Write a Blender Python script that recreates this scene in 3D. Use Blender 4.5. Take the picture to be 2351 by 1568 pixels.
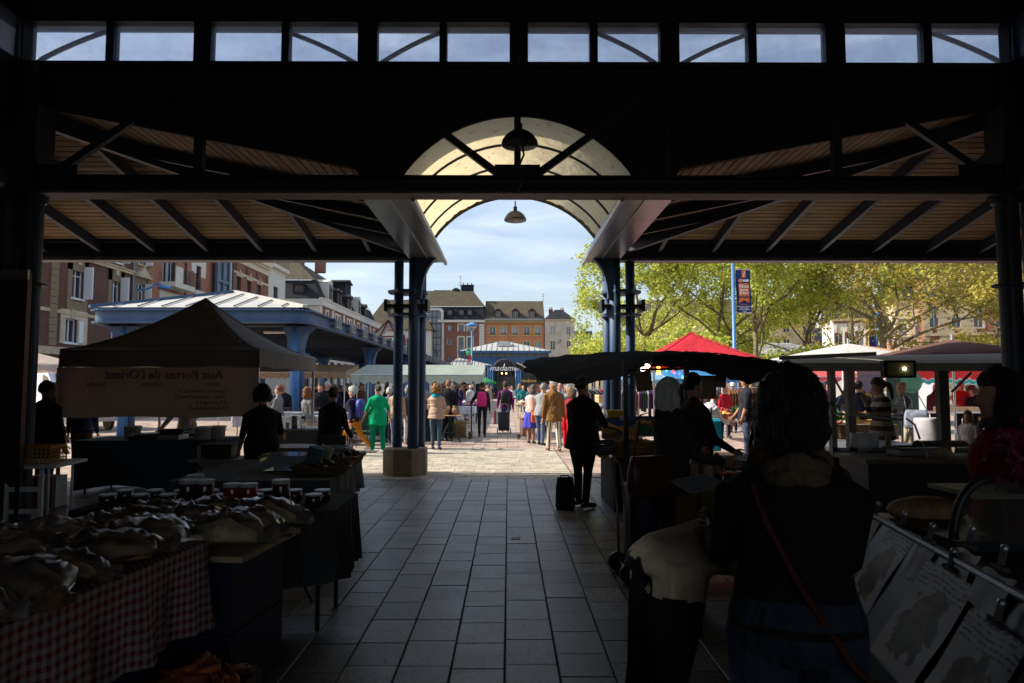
import bpy, bmesh, math, random
import numpy as np
from mathutils import Vector, Matrix, Euler, noise as mnoise

for _o in list(bpy.data.objects):
    bpy.data.objects.remove(_o)
SC = bpy.context.scene
C = SC.collection
RND = random.Random(7)
R_ = math.radians

# ------------------------------------------------------------------ camera
FPX, CX, CY = 1567.33, 1175.5, 784.0          # measured on a 2351 px wide view of the photograph
EYE = Vector((0, 0, 1.65))
PITCH, YAW = math.atan(103 / FPX), math.atan(8.5 / FPX)
cam_data = bpy.data.cameras.new('camera')
cam_data.lens = 24; cam_data.sensor_width = 36
cam_data.clip_start = 0.05; cam_data.clip_end = 3000
cam_data.dof.use_dof = True; cam_data.dof.focus_distance = 18; cam_data.dof.aperture_fstop = 5.6
cam = bpy.data.objects.new('camera', cam_data); C.objects.link(cam)
cam.location = EYE; cam.rotation_euler = (math.pi / 2 + PITCH, 0, -YAW)
SC.camera = cam
CAMR = Euler((math.pi / 2 + PITCH, 0, -YAW), 'XYZ').to_matrix()

# ------------------------------------------------------------------ sky, sun, exposure
SUN_EL, SUN_AZ = R_(37), R_(-86.5)            # azimuth clockwise from +Y: the sun stands on the left
world = bpy.data.worlds.new('World'); SC.world = world; world.use_nodes = True
wn, wl = world.node_tree.nodes, world.node_tree.links
wn.clear()
w_out = wn.new('ShaderNodeOutputWorld'); w_bg = wn.new('ShaderNodeBackground')
sky = wn.new('ShaderNodeTexSky'); sky.sky_type = 'NISHITA'; sky.sun_disc = False
sky.sun_elevation = SUN_EL; sky.sun_rotation = SUN_AZ
sky.air_density = 1.0; sky.dust_density = 2.2; sky.ozone_density = 1.5; sky.altitude = 20
w_tc = wn.new('ShaderNodeTexCoord'); w_map = wn.new('ShaderNodeMapping')
w_map.inputs['Scale'].default_value = (1.3, 1.3, 7.0); w_map.inputs['Rotation'].default_value = (0.10, 0.06, 0.3)
w_n = wn.new('ShaderNodeTexNoise'); w_n.inputs['Scale'].default_value = 3.2
w_n.inputs['Detail'].default_value = 7; w_n.inputs['Roughness'].default_value = 0.55; w_n.inputs['Distortion'].default_value = 0.5
w_r = wn.new('ShaderNodeValToRGB')
w_r.color_ramp.elements[0].position = 0.44; w_r.color_ramp.elements[0].color = (.20, .20, .20, 1)
w_r.color_ramp.elements[1].position = 0.72; w_r.color_ramp.elements[1].color = (0.5, 0.5, 0.5, 1)
w_mix = wn.new('ShaderNodeMixRGB'); w_mix.inputs[2].default_value = (6.6, 7.3, 8.2, 1)
wl.new(w_tc.outputs['Generated'], w_map.inputs['Vector']); wl.new(w_map.outputs['Vector'], w_n.inputs['Vector'])
wl.new(w_n.outputs['Fac'], w_r.inputs['Fac']); wl.new(w_r.outputs['Color'], w_mix.inputs[0])
wl.new(sky.outputs['Color'], w_mix.inputs[1]); wl.new(w_mix.outputs['Color'], w_bg.inputs['Color'])
w_bg.inputs["Strength"].default_value = 0.115
wl.new(w_bg.outputs['Background'], w_out.inputs['Surface'])
sun_data = bpy.data.lights.new('sun', 'SUN'); sun_data.energy = 5.0; sun_data.angle = R_(0.53)
sun_data.color = (1.0, 0.92, 0.79)
sun = bpy.data.objects.new('sun', sun_data); C.objects.link(sun)
SUN_DIR = Vector((math.sin(SUN_AZ) * math.cos(SUN_EL), math.cos(SUN_AZ) * math.cos(SUN_EL), math.sin(SUN_EL)))
sun.location = SUN_DIR * 80
sun.rotation_euler = SUN_DIR.to_track_quat('Z', 'Y').to_euler()
vs = SC.view_settings
vs.view_transform = 'Standard'; vs.look = 'None'; vs.exposure = 0.68; vs.gamma = 1.0; vs.use_curve_mapping = False
SC.render.engine = 'CYCLES'
cy = SC.cycles
cy.use_denoising = True; cy.max_bounces = 7; cy.diffuse_bounces = 3; cy.glossy_bounces = 3
cy.transparent_max_bounces = 12; cy.transmission_bounces = 4; cy.sample_clamp_indirect = 6
cy.caustics_reflective = False; cy.caustics_refractive = False

# ------------------------------------------------------------------ helpers
def P(px, py, Y):
    """point in the plane y = Y seen at a measured position of the photograph"""
    d = CAMR @ Vector(((px - CX) / FPX, (CY - py) / FPX, -1))
    return EYE + d * (Y / d.y)
def G(px, py):
    d = CAMR @ Vector(((px - CX) / FPX, (CY - py) / FPX, -1))
    return EYE + d * (-EYE.z / d.z)
def XW(px, Y): return P(px, 887, Y).x
def ZW(py, Y): return P(1167, py, Y).z

class MB:
    def __init__(s): s.v = []; s.f = []; s.m = []; s.cur = 0
    def add(s, vs_, fs, mi=None):
        b = len(s.v); s.v.extend([tuple(p) for p in vs_])
        for f in fs: s.f.append(tuple(i + b for i in f)); s.m.append(s.cur if mi is None else mi)
        return s
    def box(s, x0, x1, y0, y1, z0, z1, mi=None):
        return s.add([(x0,y0,z0),(x1,y0,z0),(x1,y1,z0),(x0,y1,z0),(x0,y0,z1),(x1,y0,z1),(x1,y1,z1),(x0,y1,z1)],
                     [(0,3,2,1),(4,5,6,7),(0,1,5,4),(1,2,6,5),(2,3,7,6),(3,0,4,7)], mi)
    def obox(s, c, sx, sy, sz, rot=None, mi=None):
        c = Vector(c); M_ = rot if rot is not None else Matrix.Identity(3)
        if isinstance(M_, Euler): M_ = M_.to_matrix()
        p = [c + M_ @ Vector((a*sx/2, b*sy/2, d*sz/2)) for d in (-1,1) for a, b in ((-1,-1),(1,-1),(1,1),(-1,1))]
        return s.add(p, [(0,3,2,1),(4,5,6,7),(0,1,5,4),(1,2,6,5),(2,3,7,6),(3,0,4,7)], mi)
    def beam(s, p, q, w, h, mi=None, up=(0,0,1)):
        p = Vector(p); q = Vector(q); d = (q - p)
        x = d.normalized(); u = Vector(up)
        if abs(x.dot(u)) > .98: u = Vector((0,1,0))
        y = u.cross(x).normalized(); z = x.cross(y)
        return s.obox((p+q)/2, d.length, w, h, Matrix((x,y,z)).transposed(), mi)
    def tube(s, pts, rad, n=8, mi=None, caps=True, flat=1.0):
        pts = [Vector(p) for p in pts]
        if not hasattr(rad, '__len__'): rad = [rad] * len(pts)
        rings = []; t0 = (pts[1]-pts[0]).normalized()
        u = Vector((0,0,1)) if abs(t0.z) < .9 else Vector((0,1,0))
        for i, p in enumerate(pts):
            t = (pts[min(i+1,len(pts)-1)] - pts[max(i-1,0)])
            t = t.normalized() if t.length > 1e-9 else t0
            x = u.cross(t)
            x = x.normalized() if x.length > 1e-6 else Vector((1,0,0))
            y = t.cross(x); u = y
            rings.append([p + (x*math.cos(a)+y*math.sin(a)*flat)*rad[i] for a in [2*math.pi*k/n for k in range(n)]])
        return s.loft(rings, caps, mi)
    def loft(s, rings, caps=True, mi=None, closed=True):
        n = len(rings[0]); vs_ = [p for r in rings for p in r]; fs = []
        for i in range(len(rings)-1):
            for k in range(n if closed else n-1):
                a = i*n+k; b = i*n+(k+1)%n
                fs.append((a, b, b+n, a+n))
        if caps and closed:
            fs.append(tuple(range(n-1,-1,-1))); fs.append(tuple((len(rings)-1)*n+k for k in range(n)))
        return s.add(vs_, fs, mi)
    def lathe(s, prof, n=16, c=(0,0,0), mi=None, caps=True):
        cx, cy_, cz = c
        return s.loft([[(cx+r*math.cos(2*math.pi*k/n), cy_+r*math.sin(2*math.pi*k/n), cz+z) for k in range(n)] for r, z in prof], caps, mi)
    def ball(s, c, rx, ry=None, rz=None, nu=10, nv=7, mi=None, rot=None):
        ry = rx if ry is None else ry; rz = rx if rz is None else rz; c = Vector(c)
        rings = []
        for j in range(nv+1):
            t = math.pi*(j/nv); sn = max(math.sin(t), .02)
            ring = [Vector((rx*sn*math.cos(2*math.pi*k/nu), ry*sn*math.sin(2*math.pi*k/nu), -rz*math.cos(t))) for k in range(nu)]
            rings.append([c + (rot @ p if rot is not None else p) for p in ring])
        return s.loft(rings, True, mi)
    def prism(s, poly, a, b, axis='y', mi=None):
        n = len(poly)
        def pt(u, w, t): return {'y': (u,t,w), 'x': (t,u,w), 'z': (u,w,t)}[axis]
        vs_ = [pt(u,w,a) for u,w in poly] + [pt(u,w,b) for u,w in poly]
        fs = [tuple(range(n)), tuple(range(2*n-1,n-1,-1))] + [(i,i+n,(i+1)%n+n,(i+1)%n) for i in range(n)]
        return s.add(vs_, fs, mi)
    def mesh(s, name, mats, smooth=False):
        me = bpy.data.meshes.new(name); me.from_pydata(s.v, [], s.f)
        for m_ in (mats if isinstance(mats, (list, tuple)) else [mats]): me.materials.append(m_)
        if s.f:
            me.polygons.foreach_set('material_index', s.m)
            if smooth: me.polygons.foreach_set('use_smooth', [True]*len(s.f))
        me.update()
        return me
    def build(s, name, mats, parent=None, smooth=False, world_=False, loc=None, rz=0, fixn=False):
        me = s.mesh(name, mats, smooth)
        if fixn:
            bm = bmesh.new(); bm.from_mesh(me); bmesh.ops.recalc_face_normals(bm, faces=bm.faces); bm.to_mesh(me); bm.free()
        return obj(name, me, parent, world_, loc, rz)

def obj(name, me, parent=None, world_=False, loc=None, rz=0):
    o = bpy.data.objects.new(name, me); C.objects.link(o)
    if loc is not None: o.location = loc
    o.rotation_euler = (0,0,rz)
    if parent is not None:
        o.parent = parent
        if world_:
            top = parent.matrix_basis.copy()
            pp = parent.parent
            if pp is not None: top = pp.matrix_basis @ parent.matrix_parent_inverse @ top
            o.matrix_parent_inverse = top.inverted()
    return o
def tag(o, label, cat, group=None):
    o['label'] = label; o['category'] = cat
    if group: o['group'] = group
    return o
def thing(name, label, cat, loc=(0,0,0), rz=0, group=None):
    o = bpy.data.objects.new(name, None); C.objects.link(o)
    o.location = loc; o.rotation_euler = (0,0,rz); o.empty_display_size = .1
    return tag(o, label, cat, group)
def struct(o, kind='structure'):
    o['kind'] = kind; return o
def dup(root, label, loc=None, rz=None, parent=None):
    c = root.copy(); C.objects.link(c); c.parent = parent
    if label: c['label'] = label
    if loc is not None: c.location = loc
    if rz is not None: c.rotation_euler = (0,0,rz)
    for ch in list(root.children): dup(ch, None, parent=c)
    return c
def bez(p0, p1, p2, n=10):
    p0, p1, p2 = Vector(p0), Vector(p1), Vector(p2)
    return [p0*(1-t)**2 + p1*2*t*(1-t) + p2*t*t for t in [i/n for i in range(n+1)]]
def text_part(body, size, material, parent, loc, rot, name='lettering', shear=0.0, depth=.004, align='CENTER', world_=False, bold=0.0, xs=1.0):
    cu = bpy.data.curves.new('txt', 'FONT'); cu.body = body; cu.size = size; cu.extrude = depth
    cu.shear = shear; cu.align_x = align; cu.align_y = 'CENTER'; cu.offset = bold; cu.resolution_u = 2
    t = bpy.data.objects.new('txt', cu); C.objects.link(t)
    me = bpy.data.meshes.new_from_object(t.evaluated_get(bpy.context.evaluated_depsgraph_get()))
    bpy.data.objects.remove(t); me.name = name; me.materials.clear(); me.materials.append(material)
    if xs != 1.0: me.transform(Matrix.Diagonal((xs,1,1,1)))
    o = obj(name, me, parent, world_, loc); o.rotation_euler = rot
    return o

# ------------------------------------------------------------------ materials
MATS = {}
def node_mat(name):
    m = bpy.data.materials.new(name); m.use_nodes = True
    nt = m.node_tree; b = nt.nodes['Principled BSDF']
    return m, nt, b
def N(nt, typ, **kw):
    n = nt.nodes.new(typ)
    for k, v in kw.items():
        if k in n.inputs: n.inputs[k].default_value = v
        else: setattr(n, k, v)
    return n
def rgba(c, k=1.0): return (min(c[0]*k,1), min(c[1]*k,1), min(c[2]*k,1), 1)
def mat(name, col=(.5,.5,.5), rough=.7, metal=0.0, var=.18, vs_=6.0, bump=.0, bs=40.0, spec=.4, objvar=0.0, dirt=0.0, stretch=None):
    if name in MATS: return MATS[name]
    m, nt, b = node_mat(name); L = nt.links
    tc = N(nt, 'ShaderNodeTexCoord'); src = tc.outputs['Object']
    if stretch:
        mp = N(nt, 'ShaderNodeMapping'); mp.inputs['Scale'].default_value = stretch
        L.new(src, mp.inputs['Vector']); src = mp.outputs['Vector']
    nz = N(nt, 'ShaderNodeTexNoise', Scale=vs_, Detail=5.0, Roughness=.6); L.new(src, nz.inputs['Vector'])
    mr = N(nt, 'ShaderNodeMapRange'); mr.inputs['From Min'].default_value = .3; mr.inputs['From Max'].default_value = .7
    L.new(nz.outputs['Fac'], mr.inputs['Value'])
    mx = N(nt, 'ShaderNodeMixRGB'); mx.inputs[1].default_value = rgba(col, 1-var); mx.inputs[2].default_value = rgba(col, 1+var)
    L.new(mr.outputs['Result'], mx.inputs[0]); out = mx.outputs['Color']
    if objvar:
        oi = N(nt, 'ShaderNodeObjectInfo'); mr2 = N(nt, 'ShaderNodeMapRange')
        mr2.inputs['To Min'].default_value = 1-objvar; mr2.inputs['To Max'].default_value = 1+objvar
        L.new(oi.outputs['Random'], mr2.inputs['Value'])
        hv = N(nt, 'ShaderNodeHueSaturation'); L.new(mr2.outputs['Result'], hv.inputs['Value']); L.new(out, hv.inputs['Color']); out = hv.outputs['Color']
    if dirt:
        n3 = N(nt, 'ShaderNodeTexNoise', Scale=vs_*.35, Detail=8.0, Roughness=.7); L.new(tc.outputs['Object'], n3.inputs['Vector'])
        r3 = N(nt, 'ShaderNodeValToRGB'); r3.color_ramp.elements[0].position = .5; r3.color_ramp.elements[1].position = .75
        L.new(n3.outputs['Fac'], r3.inputs['Fac'])
        ml = N(nt, 'ShaderNodeMath', operation='MULTIPLY'); ml.inputs[1].default_value = dirt; L.new(r3.outputs['Color'], ml.inputs[0])
        m3 = N(nt, 'ShaderNodeMixRGB'); m3.inputs[2].default_value = rgba((.07,.06,.05)); L.new(ml.outputs['Value'], m3.inputs[0]); L.new(out, m3.inputs[1]); out = m3.outputs['Color']
    L.new(out, b.inputs['Base Color'])
    b.inputs['Roughness'].default_value = rough; b.inputs['Metallic'].default_value = metal
    b.inputs['Specular IOR Level'].default_value = spec
    if bump:
        n2 = N(nt, 'ShaderNodeTexNoise', Scale=bs, Detail=4.0); L.new(src, n2.inputs['Vector'])
        bp = N(nt, 'ShaderNodeBump', Strength=bump, Distance=.02 if bump < .85 else .06); L.new(n2.outputs['Fac'], bp.inputs['Height']); L.new(bp.outputs['Normal'], b.inputs['Normal'])
    MATS[name] = m
    return m
def cloth(col, rough=.9):
    key = 'cloth_%02x%02x%02x' % tuple(int(min(c,1)*255) for c in col)
    return mat(key, col, rough, var=.2, vs_=5, bump=.9, bs=11, spec=.15, stretch=(1,1,.45))
def glossy_cloth(col): return mat('nylon_%02x%02x%02x' % tuple(int(min(c,1)*255) for c in col), col, .5, var=.1, vs_=9, bump=.35, bs=12, spec=.35)
def brick_mat(name, c1, c2, mortar, scale=1.0, bw=.22, bh=.075, ms=.012, axis='x', rough=.85, objscale=1.0):
    if name in MATS: return MATS[name]
    m, nt, b = node_mat(name); L = nt.links
    tc = N(nt, 'ShaderNodeTexCoord'); sx = N(nt, 'ShaderNodeSeparateXYZ'); L.new(tc.outputs['Object'], sx.inputs[0])
    ad = N(nt, 'ShaderNodeMath', operation='ADD'); L.new(sx.outputs['X'], ad.inputs[0]); L.new(sx.outputs['Y'], ad.inputs[1])
    cb = N(nt, 'ShaderNodeCombineXYZ'); L.new(ad.outputs[0], cb.inputs['X']); L.new(sx.outputs['Z'], cb.inputs['Y'])
    br = N(nt, 'ShaderNodeTexBrick'); br.inputs['Scale'].default_value = scale
    br.inputs['Color1'].default_value = rgba(c1); br.inputs['Color2'].default_value = rgba(c2); br.inputs['Mortar'].default_value = rgba(mortar)
    br.inputs['Mortar Size'].default_value = ms; br.inputs['Brick Width'].default_value = bw; br.inputs['Row Height'].default_value = bh
    br.inputs['Bias'].default_value = -.1
    L.new(cb.outputs[0], br.inputs['Vector'])
    nz = N(nt, 'ShaderNodeTexNoise', Scale=.9, Detail=7.0, Roughness=.65); L.new(tc.outputs['Object'], nz.inputs['Vector'])
    mr = N(nt, 'ShaderNodeMapRange'); mr.inputs['From Min'].default_value = .25; mr.inputs['From Max'].default_value = .75; mr.inputs['To Min'].default_value = .72; mr.inputs['To Max'].default_value = 1.2
    L.new(nz.outputs['Fac'], mr.inputs['Value'])
    hv = N(nt, 'ShaderNodeHueSaturation'); L.new(mr.outputs['Result'], hv.inputs['Value']); L.new(br.outputs['Color'], hv.inputs['Color'])
    L.new(hv.outputs['Color'], b.inputs['Base Color']); b.inputs['Roughness'].default_value = rough; b.inputs['Specular IOR Level'].default_value = .2
    bp = N(nt, 'ShaderNodeBump', Strength=.5, Distance=.01); bp.invert = True; L.new(br.outputs['Fac'], bp.inputs['Height']); L.new(bp.outputs['Normal'], b.inputs['Normal'])
    MATS[name] = m
    return m
def see_mat(name, tint=(.8,.85,.9), clear=.75, rough=.05, haze=(.5,.55,.6), spots=0.0, backlit=.35):
    """thin pane or film: mostly transparent, a sheen on top, and some haze of dust"""
    if name in MATS: return MATS[name]
    m = bpy.data.materials.new(name); m.use_nodes = True; nt = m.node_tree; L = nt.links; nt.nodes.clear()
    o = N(nt, 'ShaderNodeOutputMaterial'); tr = N(nt, 'ShaderNodeBsdfTransparent'); tr.inputs[0].default_value = rgba(tint)
    df = N(nt, 'ShaderNodeBsdfDiffuse'); df.inputs[0].default_value = rgba(haze)
    tl = N(nt, 'ShaderNodeBsdfTranslucent'); tl.inputs[0].default_value = rgba(haze)
    mt = N(nt, 'ShaderNodeMixShader'); mt.inputs[0].default_value = backlit; L.new(df.outputs[0], mt.inputs[1]); L.new(tl.outputs[0], mt.inputs[2])
    gl = N(nt, 'ShaderNodeBsdfGlossy'); gl.inputs['Roughness'].default_value = rough; gl.inputs[0].default_value = (.9,.9,.9,1)
    m1 = N(nt, 'ShaderNodeMixShader'); m1.inputs[0].default_value = clear; L.new(mt.outputs[0], m1.inputs[1]); L.new(tr.outputs[0], m1.inputs[2])
    if spots:
        tc = N(nt, 'ShaderNodeTexCoord'); nz = N(nt, 'ShaderNodeTexNoise', Scale=4.0, Detail=9.0, Roughness=.75); L.new(tc.outputs['Object'], nz.inputs['Vector'])
        mr = N(nt, 'ShaderNodeMapRange'); mr.inputs['From Min'].default_value = .35; mr.inputs['From Max'].default_value = .75
        mr.inputs['To Min'].default_value = clear; mr.inputs['To Max'].default_value = clear - spots
        L.new(nz.outputs['Fac'], mr.inputs['Value']); L.new(mr.outputs['Result'], m1.inputs[0])
    fr = N(nt, 'ShaderNodeFresnel'); fr.inputs[0].default_value = 1.4 if rough < .2 else 1.22
    m2 = N(nt, 'ShaderNodeMixShader'); L.new(fr.outputs[0], m2.inputs[0]); L.new(m1.outputs[0], m2.inputs[1]); L.new(gl.outputs[0], m2.inputs[2])
    L.new(m2.outputs[0], o.inputs[0])
    MATS[name] = m
    return m
def film_mat(name, col, through=.4, rough=.6, var=.15, vs_=3.0, spots=None, mix=None):
    """translucent sheet (canvas, polycarbonate, thin banner)"""
    if name in MATS: return MATS[name]
    m = bpy.data.materials.new(name); m.use_nodes = True; nt = m.node_tree; L = nt.links; nt.nodes.clear()
    o = N(nt, 'ShaderNodeOutputMaterial'); tc = N(nt, 'ShaderNodeTexCoord')
    nz = N(nt, 'ShaderNodeTexNoise', Scale=vs_, Detail=6.0, Roughness=.65); L.new(tc.outputs['Object'], nz.inputs['Vector'])
    rp = N(nt, 'ShaderNodeMapRange'); rp.inputs['From Min'].default_value = .3; rp.inputs['From Max'].default_value = .7; L.new(nz.outputs['Fac'], rp.inputs['Value'])
    mx = N(nt, 'ShaderNodeMixRGB'); mx.inputs[1].default_value = rgba(col, 1-var); mx.inputs[2].default_value = rgba(col, 1+var); L.new(rp.outputs['Result'], mx.inputs[0])
    out = mx.outputs['Color']
    if spots:
        vo = N(nt, 'ShaderNodeTexNoise', Scale=spots[1], Detail=3.0, Roughness=.5); L.new(tc.outputs['Object'], vo.inputs['Vector'])
        vr = N(nt, 'ShaderNodeValToRGB'); vr.color_ramp.elements[0].position = .62; vr.color_ramp.elements[1].position = .70; L.new(vo.outputs['Fac'], vr.inputs['Fac'])
        m3 = N(nt, 'ShaderNodeMixRGB'); m3.inputs[2].default_value = rgba(spots[0]); L.new(vr.outputs['Color'], m3.inputs[0]); L.new(out, m3.inputs[1]); out = m3.outputs['Color']
    df = N(nt, 'ShaderNodeBsdfDiffuse'); tl = N(nt, 'ShaderNodeBsdfTranslucent'); gl = N(nt, 'ShaderNodeBsdfGlossy'); gl.inputs['Roughness'].default_value = rough
    L.new(out, df.inputs[0]); L.new(out, tl.inputs[0])
    wv = N(nt, 'ShaderNodeTexNoise', Scale=5.0, Detail=3.0); L.new(tc.outputs['Object'], wv.inputs['Vector'])
    bp = N(nt, 'ShaderNodeBump', Strength=.6, Distance=.05); L.new(wv.outputs['Fac'], bp.inputs['Height'])
    for n_ in (df, tl, gl): L.new(bp.outputs['Normal'], n_.inputs['Normal'])
    m1 = N(nt, 'ShaderNodeMixShader'); m1.inputs[0].default_value = through; L.new(df.outputs[0], m1.inputs[1]); L.new(tl.outputs[0], m1.inputs[2])
    m2 = N(nt, 'ShaderNodeMixShader'); m2.inputs[0].default_value = .05; L.new(m1.outputs[0], m2.inputs[1]); L.new(gl.outputs[0], m2.inputs[2])
    L.new(m2.outputs[0], o.inputs[0]); MATS[name] = m
    return m
def glow_mat(name, col, strength):
    if name in MATS: return MATS[name]
    m, nt, b = node_mat(name); b.inputs['Emission Color'].default_value = rgba(col); b.inputs['Emission Strength'].default_value = strength
    b.inputs['Base Color'].default_value = rgba(col); MATS[name] = m
    return m
def stripe_mat(name, cols, period, axis=0, rough=.85, soft=False):
    """woven stripes repeating along one object axis"""
    if name in MATS: return MATS[name]
    m, nt, b = node_mat(name); L = nt.links
    tc = N(nt, 'ShaderNodeTexCoord'); sx = N(nt, 'ShaderNodeSeparateXYZ'); L.new(tc.outputs['Object'], sx.inputs[0])
    dv = N(nt, 'ShaderNodeMath', operation='DIVIDE'); dv.inputs[1].default_value = period; L.new(sx.outputs[axis], dv.inputs[0])
    fr = N(nt, 'ShaderNodeMath', operation='FRACT'); L.new(dv.outputs[0], fr.inputs[0])
    rp = N(nt, 'ShaderNodeValToRGB'); rp.color_ramp.interpolation = 'CONSTANT'
    L.new(fr.outputs[0], rp.inputs['Fac']); e = rp.color_ramp.elements
    while len(e) < len(cols): e.new(.5)
    for i, c in enumerate(cols): e[i].position = i/len(cols); e[i].color = rgba(c)
    L.new(rp.outputs['Color'], b.inputs['Base Color']); b.inputs['Roughness'].default_value = rough; b.inputs['Specular IOR Level'].default_value = .15
    nz = N(nt, 'ShaderNodeTexNoise', Scale=9.0); L.new(tc.outputs['Object'], nz.inputs['Vector'])
    bp = N(nt, 'ShaderNodeBump', Strength=.4, Distance=.02); L.new(nz.outputs['Fac'], bp.inputs['Height']); L.new(bp.outputs['Normal'], b.inputs['Normal'])
    MATS[name] = m
    return m

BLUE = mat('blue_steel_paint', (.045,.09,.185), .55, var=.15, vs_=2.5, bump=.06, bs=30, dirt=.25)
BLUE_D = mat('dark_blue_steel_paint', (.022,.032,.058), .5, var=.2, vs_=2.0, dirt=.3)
BLUE_B = mat('bright_blue_paint', (.07,.20,.45), .4, var=.1)
BLACKM = mat('black_metal', (.02,.02,.022), .45, var=.2)
GREYM = mat('galvanised_metal', (.32,.33,.35), .4, metal=.7, var=.15)
ALU = mat('aluminium', (.6,.61,.63), .35, metal=.85, var=.08)
WHITE = mat('white_paint', (.74,.74,.72), .5, var=.06, dirt=.08)
WHITEP = mat('white_plastic', (.7,.7,.69), .4, var=.05)
WOOD = mat('soffit_wood', (.33,.22,.12), .75, var=.3, vs_=3, bump=.25, bs=30, objvar=.25, stretch=(.35,3,3), dirt=.35)
CRATEW = mat('crate_wood', (.55,.36,.18), .8, var=.25, vs_=5, bump=.2, stretch=(1,1,6))
CONC = mat('concrete', (.27,.22,.16), .9, var=.3, vs_=4, bump=.6, bs=25, dirt=.45)
STONE = mat('pale_stone', (.47,.39,.27), .9, var=.22, vs_=2.5, bump=.35, bs=14, dirt=.25)
CREAM = mat('cream_render', (.62,.52,.38), .9, var=.1, vs_=1.2, dirt=.15)
WINW = mat('white_window_paint', (.66,.68,.72), .5, var=.05)
GLASSW = mat('window_glass', (.03,.04,.05), .06, var=.3, vs_=1.5, spec=.9)
SLATE = brick_mat('slate_roof', (.018,.02,.026), (.03,.033,.04), (.008,.008,.01), bw=.25, bh=.16, ms=.01, rough=.8)
TILE = brick_mat('mossy_tile_roof', (.12,.10,.062), (.075,.066,.05), (.035,.03,.022), bw=.2, bh=.14, ms=.012)
ZINC = mat('zinc_roof', (.45,.435,.40), .5, metal=.15, var=.12, vs_=1.2, dirt=.15)

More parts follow.
